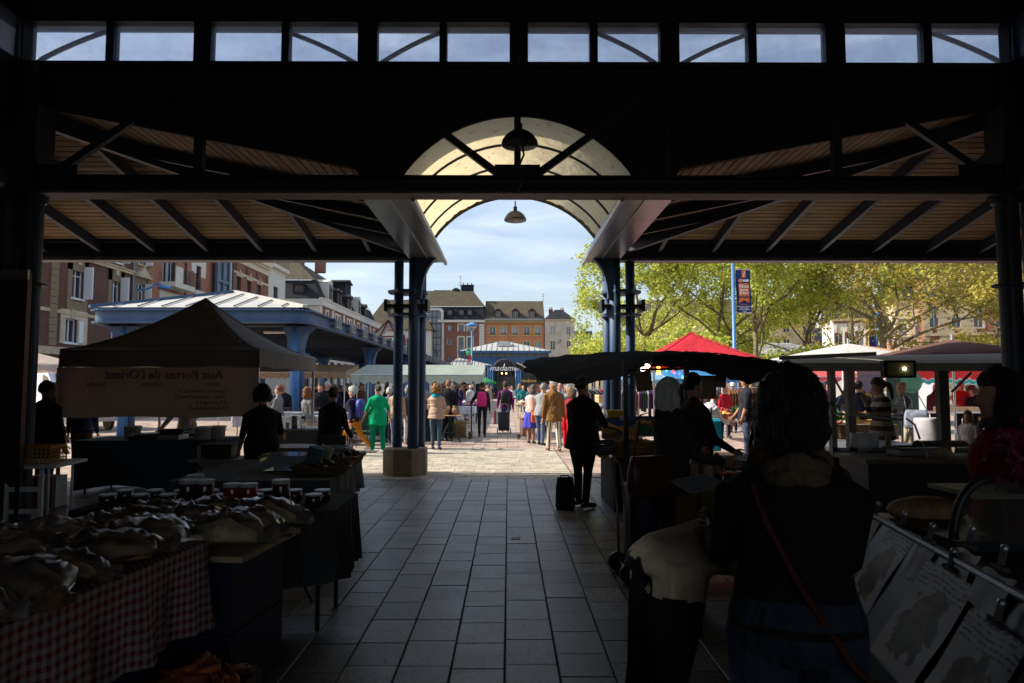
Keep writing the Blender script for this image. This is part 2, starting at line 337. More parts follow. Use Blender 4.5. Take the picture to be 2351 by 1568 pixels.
# ================================================================== ground
def tone_mat(name, col, var, rough=.7, spk=.35, bs=60, spec=.35, pink=None):
    if name in MATS: return MATS[name]
    m, nt, b = node_mat(name); L = nt.links
    tc = N(nt, 'ShaderNodeTexCoord'); ge = N(nt, 'ShaderNodeNewGeometry')
    oi = N(nt, 'ShaderNodeObjectInfo')
    ad = N(nt, 'ShaderNodeMath', operation='ADD'); L.new(ge.outputs['Random Per Island'], ad.inputs[0]); L.new(oi.outputs['Random'], ad.inputs[1])
    fr = N(nt, 'ShaderNodeMath', operation='FRACT'); L.new(ad.outputs[0], fr.inputs[0])
    mx = N(nt, 'ShaderNodeMixRGB'); mx.inputs[1].default_value = rgba(col, 1-var); mx.inputs[2].default_value = rgba(pink or col, 1+var); L.new(fr.outputs[0], mx.inputs[0])
    gp = N(nt, 'ShaderNodeNewGeometry')
    n1 = N(nt, 'ShaderNodeTexNoise', Scale=30.0, Detail=7.0, Roughness=.85); L.new(gp.outputs['Position'], n1.inputs['Vector'])
    r1 = N(nt, 'ShaderNodeMapRange'); r1.inputs['From Min'].default_value = .35; r1.inputs['From Max'].default_value = .65; r1.inputs['To Min'].default_value = 1-spk; r1.inputs['To Max'].default_value = 1+spk; L.new(n1.outputs['Fac'], r1.inputs['Value'])
    n2 = N(nt, 'ShaderNodeTexNoise', Scale=2.2, Detail=9.0, Roughness=.75); L.new(gp.outputs['Position'], n2.inputs['Vector'])
    r2 = N(nt, 'ShaderNodeMapRange'); r2.inputs['From Min'].default_value = .3; r2.inputs['From Max'].default_value = .7; r2.inputs['To Min'].default_value = .55; r2.inputs['To Max'].default_value = 1.3; L.new(n2.outputs['Fac'], r2.inputs['Value'])
    n4 = N(nt, 'ShaderNodeTexNoise', Scale=7.0, Detail=3.0, Roughness=.5); L.new(gp.outputs['Position'], n4.inputs['Vector'])
    r4 = N(nt, 'ShaderNodeValToRGB'); r4.color_ramp.elements[0].position = .68; r4.color_ramp.elements[0].color = (1,1,1,1); r4.color_ramp.elements[1].position = .74; r4.color_ramp.elements[1].color = (.42,.42,.42,1); L.new(n4.outputs['Fac'], r4.inputs['Fac'])
    vg = N(nt, 'ShaderNodeTexVoronoi', Scale=3.1); L.new(gp.outputs['Position'], vg.inputs['Vector'])
    rg = N(nt, 'ShaderNodeValToRGB'); rg.color_ramp.elements[0].position = .055; rg.color_ramp.elements[0].color = (.35,.35,.35,1); rg.color_ramp.elements[1].position = .075; rg.color_ramp.elements[1].color = (1,1,1,1); L.new(vg.outputs['Distance'], rg.inputs['Fac'])
    n5 = N(nt, 'ShaderNodeTexNoise', Scale=1.7, Detail=6.0, Roughness=.7, Distortion=1.5); L.new(gp.outputs['Position'], n5.inputs['Vector'])
    r5 = N(nt, 'ShaderNodeMapRange'); r5.inputs['From Min'].default_value = .62; r5.inputs['From Max'].default_value = .74; r5.inputs['To Min'].default_value = 1.0; r5.inputs['To Max'].default_value = 1.7; L.new(n5.outputs['Fac'], r5.inputs['Value'])
    ml3 = N(nt, 'ShaderNodeMath', operation='MULTIPLY'); L.new(rg.outputs['Color'], ml3.inputs[0]); L.new(r5.outputs['Result'], ml3.inputs[1])
    ml = N(nt, 'ShaderNodeMath', operation='MULTIPLY'); L.new(r1.outputs['Result'], ml.inputs[0]); L.new(r2.outputs['Result'], ml.inputs[1])
    ml2 = N(nt, 'ShaderNodeMath', operation='MULTIPLY'); L.new(ml.outputs[0], ml2.inputs[0]); L.new(r4.outputs['Color'], ml2.inputs[1])
    hv = N(nt, 'ShaderNodeHueSaturation'); ml4 = N(nt, 'ShaderNodeMath', operation='MULTIPLY'); L.new(ml2.outputs[0], ml4.inputs[0]); L.new(ml3.outputs[0], ml4.inputs[1]); L.new(ml4.outputs[0], hv.inputs['Value']); L.new(mx.outputs['Color'], hv.inputs['Color'])
    L.new(hv.outputs['Color'], b.inputs['Base Color']); b.inputs['Specular IOR Level'].default_value = spec
    r3 = N(nt, 'ShaderNodeMapRange'); r3.inputs['To Min'].default_value = rough-.18; r3.inputs['To Max'].default_value = rough+.15; L.new(n2.outputs['Fac'], r3.inputs['Value']); L.new(r3.outputs['Result'], b.inputs['Roughness'])
    bp = N(nt, 'ShaderNodeBump', Strength=.3, Distance=.004); L.new(n1.outputs['Fac'], bp.inputs['Height']); L.new(bp.outputs['Normal'], b.inputs['Normal'])
    MATS[name] = m
    return m
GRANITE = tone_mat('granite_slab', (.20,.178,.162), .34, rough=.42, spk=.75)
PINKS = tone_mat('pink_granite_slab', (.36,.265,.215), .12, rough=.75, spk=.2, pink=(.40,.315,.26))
BEIGE = tone_mat('beige_paver', (.42,.37,.295), .14, rough=.8, spk=.2)
JOINT = mat('joint_sand', (.045,.04,.036), .95, var=.2)
JOINTL = mat('pale_joint_sand', (.17,.14,.11), .95, var=.2)
ASPH = tone_mat('plaza_far_stone', (.30,.25,.21), .05, rough=.85, spk=.15)

gmb = MB(); gmb.add([(-600,-300,-.06),(600,-300,-.06),(600,1500,-.06),(-600,1500,-.06)], [(0,1,2,3)])
struct(gmb.build('ground', ASPH))
hb = MB().box(-11, 11, -8.5, 12.45, -.05, -.012); hall_floor = struct(hb.build('hall_floor', JOINT))
pb = MB().box(-60, 60, 12.45, 100, -.05, -.012); plaza = struct(pb.build('plaza_paving', JOINTL))
SLABW = .315
slab_meshes = {}
def slab_mesh(w, l):
    k = (w, l)
    if k not in slab_meshes:
        g = .0045; h_ = .0022; c = .004; m_ = MB()
        m_.add([(-w/2+g,-l/2+h_,-.03),(w/2-g,-l/2+h_,-.03),(w/2-g,l/2-h_,-.03),(-w/2+g,l/2-h_,-.03),
                (-w/2+g,-l/2+h_,-c),(w/2-g,-l/2+h_,-c),(w/2-g,l/2-h_,-c),(-w/2+g,l/2-h_,-c),
                (-w/2+g+c,-l/2+h_+c,0),(w/2-g-c,-l/2+h_+c,0),(w/2-g-c,l/2-h_-c,0),(-w/2+g+c,l/2-h_-c,0)],
               [(0,1,5,4),(1,2,6,5),(2,3,7,6),(3,0,4,7),(4,5,9,8),(5,6,10,9),(6,7,11,10),(7,4,8,11),(8,9,10,11)])
        slab_meshes[k] = m_.mesh('slab', GRANITE)
    return slab_meshes[k]
slabs = []
for i in range(-34, 35):
    x = -.02 + (i + .5) * SLABW
    y = -2.0 + RND.random() * .4
    while y < 12.4:
        l = RND.choice((.36, .38, .40, .40, .44, .34))
        if y + l > 12.42: l = 12.42 - y
        if l > .1: slabs.append((x, y + l/2, round(l, 3)))
        y += l
def seen_size(s):
    x, y, l = s
    if y < 2.9 or abs(x) > .74*y + .3: return -1
    blocked = x < -1.25 and y < 6.3 or x > .45 + .06*y and y < 9 or x < -2.2 or x > 1.2
    return (0 if blocked else 1000) + 100/(y*y)
slabs.sort(key=seen_size, reverse=True)
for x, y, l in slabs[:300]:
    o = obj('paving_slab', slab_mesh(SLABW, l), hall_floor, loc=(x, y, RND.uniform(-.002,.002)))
    o.rotation_euler = (RND.uniform(-.003,.003), RND.uniform(-.003,.003), 0)
def slab_field(lst, w):
    m_ = MB()
    for x, y, l in lst:
        g = .0045; z = RND.uniform(-.002,.002)
        m_.add([(x-w/2+g,y-l/2+g,-.03),(x+w/2-g,y-l/2+g,-.03),(x+w/2-g,y+l/2-g,-.03),(x-w/2+g,y+l/2-g,-.03),
                (x-w/2+g,y-l/2+g,z),(x+w/2-g,y-l/2+g,z),(x+w/2-g,y+l/2-g,z),(x-w/2+g,y+l/2-g,z)],
               [(0,1,5,4),(1,2,6,5),(2,3,7,6),(3,0,4,7),(4,5,6,7)])
    return m_
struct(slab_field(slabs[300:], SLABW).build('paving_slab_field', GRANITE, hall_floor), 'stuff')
pink, beige = [], []
for i in range(-60, 80):
    x = -.02 + (i + .5) * SLABW
    y = 12.45 + (RND.random()*.3 if x > 1.2 or x < -6 else 6.0)
    while y < 46:
        l = RND.choice((.36,.40,.44)); pink.append((x, y + l/2, l)); y += l
y = 12.47
while y < 18.4:
    x = -6.2 + RND.random()*.3
    while x < 1.15:
        l = RND.choice((.30,.38,.45,.5)); beige.append((x + l/2, y, l)); x += l
    y += .262
# beige courses run across the walk
bm_ = MB()
for x, y, l in beige:
    g = .004; z = RND.uniform(-.002,.002); w = .262; x1 = min(x + l/2, 1.2)
    bm_.add([(x-l/2+g,y-w/2+g,-.03),(x1-g,y-w/2+g,-.03),(x1-g,y+w/2-g,-.03),(x-l/2+g,y+w/2-g,-.03),
             (x-l/2+g,y-w/2+g,z),(x1-g,y-w/2+g,z),(x1-g,y+w/2-g,z),(x-l/2+g,y+w/2-g,z)], [(0,1,5,4),(1,2,6,5),(2,3,7,6),(3,0,4,7),(4,5,6,7)])
struct(bm_.build('beige_paver_field', BEIGE, plaza), 'stuff')
struct(slab_field(pink, SLABW).build('pink_slab_field', PINKS, plaza), 'stuff')
fm = MB(); fm.add([(-60,46.1,-.006),(60,46.1,-.006),(60,100,-.006),(-60,100,-.006)], [(0,1,2,3)])
fm.build('far_paving', PINKS, plaza)

# ================================================================== the market hall we stand in
HX, YT, YE = .12, 8.5, 12.9          # centre line, truss plane, eave plane
LW = 6.25                            # half width of the lantern
hall = thing('market_hall', 'dark steel market hall with barrel vaulted gate and wooden soffits around the view', 'building', (HX, 2.4, 0))
DARKP = mat('dark_panel_paint', (.016,.017,.02), .7, var=.3)
def hp(name, mb, m_, parent=None, smooth=False): return mb.build(name, m_, parent or hall, smooth, world_=True)
# columns on pedestals by the gate
for s in (-1, 1):
    cxp = HX + s*1.93
    hexa = [(cxp + s*.13 + .43*math.cos(a)*1.0, 13.02 + .43*math.sin(a)) for a in [math.pi/8 + k*math.pi/4 for k in range(8)]]
    pd = MB(); pd.loft([[(x, y, -.02) for x, y in hexa], [(x, y, .47) for x, y in hexa], [(cxp+s*.13+(x-cxp-s*.13)*.94, 13.02+(y-13.02)*.94, .5) for x, y in hexa]])
    hp('pedestal', pd, CONC)
    for dx, dy, r in ((-.29, 0, .09), (.035, -.2, .105), (.115, .2, .098)):
        cmb = MB(); cmb.tube([(cxp - s*dx, 13.02+dy, .48), (cxp - s*dx, 13.02+dy, 4.08)], r, 20); hp('column', cmb, BLUE, smooth=True)
    for zc, hh in ((3.42,.05), (2.98,.045)):
        k = MB(); k.loft([[(cxp+s*.11 + (x-cxp-s*.13)*.92, 13.02+(y-13.02)*.86, zc+d) for x, y in hexa] for d in (0, hh)]); hp('collar', k, BLUE)
    cq = cxp+s*.11; k = MB().box(cq-.38, cq+.38, 12.74, 13.1, 3.13, 3.19); k.box(cq-.41, cq-.35, 12.72, 13.12, 3.06, 3.28); k.box(cq+.35, cq+.41, 12.72, 13.12, 3.06, 3.28)
    hp('clamp', k, BLACKM)
    # curved bracket flaring to the gate side
    br = MB(); pts = []
    xi = cxp - s*.17
    curve = bez((xi, 3.3, 0), (xi - s*.03, 3.92, 0), (xi - s*.33, 4.09, 0), 10)
    poly = [(p.x, p.y) for p in curve] + [(xi + s*.12, 4.09), (xi + s*.12, 3.3)]
    br.prism(poly, 12.72, 12.90); hp('bracket', br, BLUE)
# eave beam, its lower flange and the roof edge
for x0, x1 in ((-10.9, HX-1.5), (HX+1.5, 11.2)):
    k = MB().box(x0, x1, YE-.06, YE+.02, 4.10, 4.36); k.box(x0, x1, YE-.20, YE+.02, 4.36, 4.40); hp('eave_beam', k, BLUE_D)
    k = MB().box(x0, x1, YE-.02, YE+.24, 4.045, 4.098); hp('eave_flange', k, mat('bounce_grey_flange', (.20,.20,.22), .55, var=.2, dirt=.3))  # paler than the beam: ground bounce put into the flange colour
    k = MB().box(x0, x1, YE+.24, YE+.30, 4.06, 4.46); hp('gutter', k, BLUE)
# gutter boxes beside the vault, zinc clad
CLAD = mat('clad_metal', (.20,.21,.24), .28, metal=.6, var=.25, vs_=3, bump=.15, bs=6, dirt=.3)
for s in (-1, 1):
    k = MB(); xa, xb = HX + s*1.36, HX + s*2.0
    k.add([(xa,YT+.1,4.06),(xb,YT+.1,4.06),(xb,13.2,4.06),(xa,13.2,4.06),(xa+s*.02,YT+.1,4.22),(xb,YT+.1,4.30),(xb,13.2,4.30),(xa+s*.02,13.2,4.22)],
          [(0,1,2,3),(4,5,6,7),(0,1,5,4),(1,2,6,5),(2,3,7,6),(3,0,4,7)]); hp('gutter_box', k, CLAD)
    k = MB(); k.beam((xa - s*.02, YT+.1, 4.04), (xa - s*.02, 13.22, 4.04), .05, .06); k.beam((xa + s*.28, YT+.1, 4.05), (xa + s*.28, 13.2, 4.05), .015, .03); hp('gutter_seam', k, GREYM)
    k = MB(); k.tube([(xa + s*.1, YT+.2, 4.27), (xa + s*.1, 13.1, 4.27)], .045, 8); hp('gutter_pipe', k, BLACKM)
# barrel vault of weathered polycarbonate
VR, VC = 1.786, 3.329
def vault_pt(a, y, r=VR): return (HX + r*math.sin(a), y, VC + r*math.cos(a))
POLY = film_mat('polycarbonate', (.62,.53,.34), .62, .35, var=.12, vs_=2.0, spots=((.42,.33,.16), 9.0))
amax = math.asin(1.50/VR)
ybays = [YT+.02, 9.55, 10.55, 11.5, 12.3]
for a_, b_ in zip(ybays, ybays[1:]):
    k = MB(); n = 24
    k.loft([[vault_pt(-amax + 2*amax*i/n, y) for i in range(n+1)] for y in (a_+.02, b_-.02)], False, closed=False)
    hp('vault_sheet', k, POLY, smooth=True)
for y in ybays:
    k = MB(); n = 24
    k.tube([vault_pt(-amax + 2*amax*i/n, y, VR-.01) for i in range(n+1)], .022, 6); hp('vault_rib', k, BLUE_D, smooth=True)
MOSS = mat('moss_edge', (.10,.085,.03), .95, var=.5, vs_=30, bump=.8, bs=60)
k = MB(); n = 60; rings = []
for i in range(n+1):
    a = -amax + 2*amax*i/n; jit = RND.uniform(.0,.05)
    rings.append([vault_pt(a, 12.1 + RND.uniform(0,.1), VR-.006), vault_pt(a, 12.3, VR-.012 - jit*.3), vault_pt(a, 12.33, VR+.02)])
k.loft(rings, True); hp('moss_fringe', k, MOSS)
# roof slopes of the two front corner wings: hips, boards, rafters
ZE, ZA = 4.38, 5.25
for s in (-1, 1):
    gx, ox = HX + s*2.0, HX + s*10.6          # gate side eave end, outer eave end
    ap = (HX + s*LW, YT + .05)                # apex in plan
    def lerp(a, b, t): return a + (b-a)*t
    n = 31
    for i in range(n):                         # front slope boards run along x
        t0, t1 = i/n, (i+.83)/n
        y0, y1 = lerp(YE-.05, ap[1], t0), lerp(YE-.05, ap[1], t1)
        z0, z1 = lerp(ZE, ZA, t0), lerp(ZE, ZA, t1)
        xa0, xb0 = lerp(gx, ap[0], t0), lerp(ox, ap[0], t0)
        xa1, xb1 = lerp(gx, ap[0], t1), lerp(ox, ap[0], t1)
        k = MB(); v = [(xa0,y0,z0),(xb0,y0,z0),(xb1,y1,z1),(xa1,y1,z1)]
        k.add(v + [(a, b, c+.025) for a, b, c in v], [(0,3,2,1),(4,5,6,7),(0,1,5,4),(1,2,6,5),(2,3,7,6),(3,0,4,7)]); hp('soffit_board', k, WOOD)
    for i in range(n):                         # gate side slope boards run along y
        t0, t1 = i/n, (i+.83)/n
        x0, x1 = lerp(gx, ap[0], t0), lerp(gx, ap[0], t1)
        z0, z1 = lerp(ZE, ZA, t0), lerp(ZE, ZA, t1)
        ya0, ya1 = lerp(YE-.05, ap[1], t0), lerp(YE-.05, ap[1], t1)
        k = MB(); v = [(x0,ya0,z0),(x0,YT+.04,z0),(x1,YT+.04,z1),(x1,ya1,z1)]
        k.add(v + [(a, b, c+.025) for a, b, c in v], [(0,3,2,1),(4,5,6,7),(0,1,5,4),(1,2,6,5),(2,3,7,6),(3,0,4,7)]); hp('soffit_board', k, WOOD)
    # roof sheet above (closes the joints), with outer slope
    k = MB(); e = .05
    A, B, D_ = (gx,YE+.25,ZE-.0), (ox,YE+.25,ZE-.0), (ap[0],ap[1],ZA+.08)
    k.add([A,B,D_,(gx,YT,ZE+.06),(ox,-8,ZE+.06),(ap[0],-8,ZA+.08)], [(0,1,2),(0,2,3),(1,4,5,2)])
    hp('roof_sheet', k, ZINC)
    for px_ in ([-1700,-1340,-980,-640,-300] if False else range(8)):
        xe = gx + s*(.75 + px_*1.02)           # rafters of the front slope
        t = min(abs((xe-gx)/(ap[0]-gx)), abs((ox-xe)/(ox-ap[0])), .97)
        k = MB(); k.beam((xe, YE-.05, ZE-.10), (xe, lerp(YE-.05, ap[1], t), lerp(ZE, ZA, t)-.10), .07, .19); hp('rafter', k, BLUE_D)
    for j in range(1, 4):
        ye = YT + j*1.02
        t = abs((YE-.05-ye)/(YE-.05-ap[1]))
        k = MB(); k.beam((gx, ye, ZE-.08), (lerp(gx, ap[0], t), ye, lerp(ZE, ZA, t)-.08), .07, .16); hp('rafter', k, BLUE_D)
    for e_ in (gx, ox):
        k = MB(); k.beam((e_, YE-.05, ZE-.12), (ap[0], ap[1], ZA-.12), .10, .24); hp('hip_rafter', k, BLUE_D)
# truss plane: tie beam, posts, diagonals
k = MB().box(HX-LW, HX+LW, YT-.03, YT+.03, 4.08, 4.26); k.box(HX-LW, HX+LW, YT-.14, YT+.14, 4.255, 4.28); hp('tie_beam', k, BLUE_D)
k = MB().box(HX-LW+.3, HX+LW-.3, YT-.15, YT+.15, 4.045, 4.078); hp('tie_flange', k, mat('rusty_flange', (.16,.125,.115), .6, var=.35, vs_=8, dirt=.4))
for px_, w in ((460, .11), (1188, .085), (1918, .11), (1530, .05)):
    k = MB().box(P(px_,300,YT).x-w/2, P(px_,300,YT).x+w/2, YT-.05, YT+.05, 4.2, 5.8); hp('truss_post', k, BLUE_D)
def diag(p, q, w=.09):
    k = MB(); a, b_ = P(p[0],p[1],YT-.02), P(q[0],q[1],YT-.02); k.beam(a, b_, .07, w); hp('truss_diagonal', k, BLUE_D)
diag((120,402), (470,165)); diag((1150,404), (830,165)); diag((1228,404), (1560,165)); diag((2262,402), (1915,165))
for px_, w in ((125,50), (1188,52), (2262,60)):
    a = P(px_-w, 378, YT-.05); b_ = P(px_+w, 412, YT-.05)
    k = MB().box(a.x, b_.x, YT-.06, YT-.035, b_.z, a.z); hp('gusset', k, BLUE_D)
# lantern wall with its arched cut over the vault
k = MB(); xs = [HX-LW-.1 + i*(2*LW+.2)/160 for i in range(161)]
def wall_low(x):
    d = abs(x-HX)
    if d < 1.5: return VC + math.sqrt(max(1.796**2 - d*d, 0))
    if d < 2.0: return 4.26
    return 4.40 + (d-2.0)/(LW-2.0)*.82
low = [(x, wall_low(x)) for x in xs]
rings = [[(x, YT, z), (x, YT+.06, z), (x, YT+.06, 5.73), (x, YT, 5.73)] for x, z in low]
k.loft(rings); hp('lantern_wall', k, DARKP)
k = MB().box(HX-LW-.1, HX+LW+.1, YT-.1, YT+.1, 5.70, 5.757); hp('window_sill_rail', k, BLUE_D)
k = MB().box(HX-LW-.1, HX+LW+.1, YT-.12, YT+.1, 6.262, 6.77); hp('window_head_rail', k, BLUE_D)
PANE = see_mat('dusty_pane', (.86,.88,.93), .90, .08, (.45,.52,.68), spots=.16, backlit=.85)
SPANE = see_mat('sun_dimming_pane', (.6,.65,.75), .35, .2, (.12,.13,.16), spots=.3, backlit=.6)  # side panes made hazier than the front to hold back sun streaks
win_px = [(75,250),(268,450),(490,650),(667,824),(868,1010),(1027,1170),(1212,1353),(1371,1513),(1557,1714),(1733,1890),(1935,2113),(2133,2315)]
edges = [P(a,105,YT).x for ab in win_px for a in ab]
for a, b_ in win_px:
    xa, xb = P(a,105,YT).x, P(b_,105,YT).x
    k = MB().box(xa, xb, YT-.006, YT+.006, 5.75, 6.27); hp('clerestory_pane', k, PANE)
mull = [(HX-LW-.6, edges[0])] + [(edges[i], edges[i+1]) for i in range(1, len(edges)-1, 2)] + [(edges[-1], HX+LW+.6)]
for a, b_ in mull:
    k = MB().box(a, b_, YT-.07, YT+.07, 5.757, 6.262); hp('mullion', k, BLUE_D)
# outside braces and overhanging eave seen through the panes
k = MB().box(HX-LW-1, HX+LW+1, YT+.05, YT+.78, 6.67, 6.75); hp('lantern_eave', k, mat('eave_board', (.13,.12,.12), .8, var=.3, dirt=.4))
k = MB().box(HX-LW-1, HX+LW+1, YT+.78, YT+.84, 6.62, 6.75); hp('lantern_fascia', k, BLUE)
for a, b_ in ((75,824), (868,1513), (1557,2315)):
    xa, xb = P(a,148,YT+.3).x, P(b_,148,YT+.3).x; zc = ZW(150, YT+.3); pts = []
    for i in range(25):
        t = i/24; pts.append((xa+(xb-xa)*t, YT+.3, zc + (ZW(52,YT+.3)-zc)*(1-(2*t-1)**2)*1.1))
    k = MB(); k.tube(pts, .032, 8); hp('eave_brace', k, BLACKM, smooth=True)
# lantern roof, its other sides and the far half of the hall overhead
k = MB(); a, b_, zc = HX-LW-.9, HX+LW+.9, 6.76
y0, y1 = YT+.85, YT-2*LW-.85; cxh, cyh = HX, YT-LW
k.add([(a,y0,zc),(b_,y0,zc),(b_,y1,zc),(a,y1,zc),(cxh-1,cyh,8.2),(cxh+1,cyh,8.2)], [(0,1,5,4),(1,2,5),(2,3,4,5),(3,0,4)]); hp('lantern_roof', k, DARKP)
for s in (-1, 1):
    x = HX + s*LW
    k = MB().box(min(x,x+s*.08), max(x,x+s*.08), YT-2*LW, YT, 4.9, 5.73); k.box(min(x,x+s*.08), max(x,x+s*.08), YT-2*LW, YT, 6.27, 6.77); hp('lantern_side_wall', k, DARKP)
    for j in range(6):
        ya = YT - .25 - j*2.0
        k = MB().box(x-.006, x+.006, ya-1.75, ya, 5.73, 6.27); hp('clerestory_pane', k, SPANE)
        k = MB().box(x-.05, x+.05, ya, ya+.25, 5.73, 6.27); hp('mullion', k, BLUE_D)
    k = MB().box(x-.09, x+.09, YT-2*LW, YT, 4.08, 4.28); hp('tie_beam', k, BLUE_D)
k = MB().box(HX-LW, HX+LW, YT-2*LW-.08, YT-2*LW, 4.2, 6.77); hp('lantern_back_wall', k, DARKP)  # unseen back side built solid, without panes, to keep light out
for s in (-1, 1):                               # roof decks over the side aisles
    k = MB().box(*sorted((HX+s*LW, HX+s*10.6)), -8.2, YT, 5.0, 5.06); hp('aisle_deck', k, DARKP)
    k = MB().box(*sorted((HX+s*10.5, HX+s*10.6)), -8.2, 12.3, 0, 5.0); hp('shade_wall', k, brick_mat('dark_brick', (.10,.05,.04), (.07,.035,.03), (.08,.075,.07)))  # unseen side wall, added to shut out daylight and darken the hall
k = MB().box(HX-10.6, HX+10.6, -8.3, YT-2*LW, 5.0, 5.06); hp('aisle_deck', k, DARKP)
for xp in (-10.2, -6.2, -2.1, 2.1, 6.2, 10.2):
    k = MB().box(HX+xp-.35, HX+xp+.35, -8.3, -7.7, 0, 5.0); hp('brick_pier', k, MATS['dark_brick'])
for xa_, xb_ in ((-9.85,-6.55),(6.55,9.85),(-5.85,-2.45)):
    k = MB().box(HX+xa_, HX+xb_, -8.1, -8.0, 0, 5.0); hp('shade_wall', k, MATS['dark_brick'])  # added walls closing rear bays to cut the light from behind
# lantern corner columns (paired) with their heads and the posts above
for s, pxs in ((-1, (22, 74)), (1, (2312, 2372))):
    for px_ in pxs:
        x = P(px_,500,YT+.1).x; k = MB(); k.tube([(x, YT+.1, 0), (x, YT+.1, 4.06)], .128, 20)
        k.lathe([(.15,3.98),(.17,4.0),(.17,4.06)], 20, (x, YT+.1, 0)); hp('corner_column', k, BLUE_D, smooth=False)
        k = MB(); k.lathe([(.20,2.92),(.20,2.95)], 20, (x, YT+.1, 0)); hp('collar', k, BLUE_D)
    xa = P(-60 if s < 0 else 2285, 330, YT).x; xb = P(102 if s < 0 else 2450, 330, YT).x
    k = MB().box(xa, xb, YT-.16, YT+.2, 4.06, 5.73); hp('corner_post', k, BLUE_D)
    xm = HX + s*(LW+.5)
    k = MB().box(*sorted((HX+s*(LW-.06), HX+s*(LW+1.2))), YT-.2, YT-.04, 5.4, 6.77); hp('corner_panel', k, DARKP)
    for yb in (YT-2*LW, ):
        for d in (0, .3):
            k = MB(); k.tube([(HX+s*(LW+d), yb, 0), (HX+s*(LW+d), yb, 4.1)], .128, 12); hp('corner_column', k, BLUE_D)

def pendant(label, x, y, z, r, top, cable):
    t = thing('pendant_lamp', label, 'lamp', (x, y, z), group='pendant lamps under the gate')
    k = MB(); k.lathe([(r*.96,.0),(r,.012),(r*.96,.05),(r*.78,.11),(r*.5,.16),(r*.2,.185),(.02,.19)], 28); k.build('shade', mat('lamp_enamel', (.05,.05,.045), .3, spec=.6), t, True)
    k = MB(); k.lathe([(r*.9,.012),(r*.72,.09),(r*.3,.15),(.01,.155)], 28); k.build('reflector', mat('lamp_reflector', (.35,.33,.26), .3, metal=.4), t, True)
    k = MB(); k.ball((0,0,.06), .06, .06, .07); k.build('bulb', mat('bulb_glass', (.6,.6,.55), .2), t, True)
    k = MB(); k.tube([(0,0,.18),(0,0,.26)], .035, 10); k.tube([(0,0,.26),(0,0,top-z)], .012, 8); k.build('rod', BLACKM, t)
    if cable:
        k = MB(); k.tube([(.03,-.02,.0),(.05,-.02,-.12),(-.01,-.02,-.26),(.03,-.02,-.42),(-.03,0,-.55)], .012, 6); k.build('cable', BLACKM, t, True)
    return t
p = P(1193, 334, 7.9); pendant('large dark pendant lamp hanging before the truss post', p.x, p.y, p.z, .22, 5.6, True)
p = P(1183, 507, 12.25); pendant('small dark pendant lamp hanging in the open arch against the sky', p.x, p.y, p.z, .205, 5.02, False)
# tall metal locker at the left edge
t = thing('metal_locker', 'tall ribbed metal cabinet by the left corner columns', 'cabinet', (XW(28, 7.6), 7.6, 0))
RUST = mat('brown_metal_sheet', (.06,.045,.03), .35, metal=.5, var=.3, vs_=4, dirt=.3)
k = MB().box(-.32,.13,-.02,.05,.75,2.92); k.build('body', RUST, t)
for i in range(4):
    k = MB().box(-.30+i*.1,-.255+i*.1,-.035,-.021,1.15,2.82); k.build('rib', RUST, t)
k = MB().box(-.33,.14,-.04,-.005,2.84,2.95); k.build('top_rail', GREYM, t)
k = MB().box(-.32,.13,0,.05,0,.75); k.build('plinth', BLACKM, t)
# scrap of paper and litter on the floor
pp = G(1183, 1237); k = MB(); k.add([(-.055,-.035,.004),(.05,-.045,.006),(.06,.035,.012),(-.04,.04,.005)], [(0,1,2,3)])
tag(k.build('paper_scrap', mat('scrap_paper', (.6,.6,.58), .8), loc=(pp.x, pp.y, .003)), 'small white scrap of paper lying on the walkway slabs', 'paper')

rl = random.Random(17); k = MB()
for i in range(70):
    lx, ly = rl.uniform(-1.6,1.0), rl.uniform(3.2,11.5); s_ = rl.uniform(.006,.022); a_ = rl.uniform(0,6.28)
    k.add([(lx+s_*math.cos(a_+q)*(1 if j%2 else .45), ly+s_*math.sin(a_+q)*(1 if j%2 else .45), .004+.004*(j%2)) for j, q in enumerate((0,1.57,3.14,4.71))], [(0,1,2,3)], rl.randrange(2))
lt_ = k.build('floor_litter', [mat('dead_leaf', (.05,.035,.02), .9), mat('pale_crumb', (.28,.26,.23), .9)]); tag(lt_, 'scattered leaf scraps and crumbs on the walkway slabs', 'litter'); lt_['kind'] = 'stuff'

# ================================================================== generic facade tools (local x along the front, front looks to local -y)
def wall_mesh(mb, W, H, wins, th=.3, z0=0.0, x0=0.0, mi=0):
    us = sorted({x0, x0+W, *[w[0] for w in wins], *[w[1] for w in wins]}); zs = sorted({z0, H, *[w[2] for w in wins], *[w[3] for w in wins]})
    for a, b in zip(us, us[1:]):
        for c, d in zip(zs, zs[1:]):
            um, zm = (a+b)/2, (c+d)/2
            if any(w[0] < um < w[1] and w[2] < zm < w[3] for w in wins): continue
            mb.add([(a,0,c),(b,0,c),(b,0,d),(a,0,d)], [(0,1,2,3)], mi)
    for w in wins:
        a, b, c, d = w[:4]
        mb.add([(a,0,c),(b,0,c),(b,0,d),(a,0,d),(a,th,c),(b,th,c),(b,th,d),(a,th,d)], [(0,4,5,1),(1,5,6,2),(2,6,7,3),(3,7,4,0)], mi)
    return mb
win_cache = {}
CURT = mat('curtained_glass', (.26,.27,.29), .12, var=.35, vs_=2.2, spec=.8, stretch=(3,1,.3)); CURT2 = mat('dim_glass', (.08,.09,.10), .08, var=.5, vs_=1.2, spec=.9)
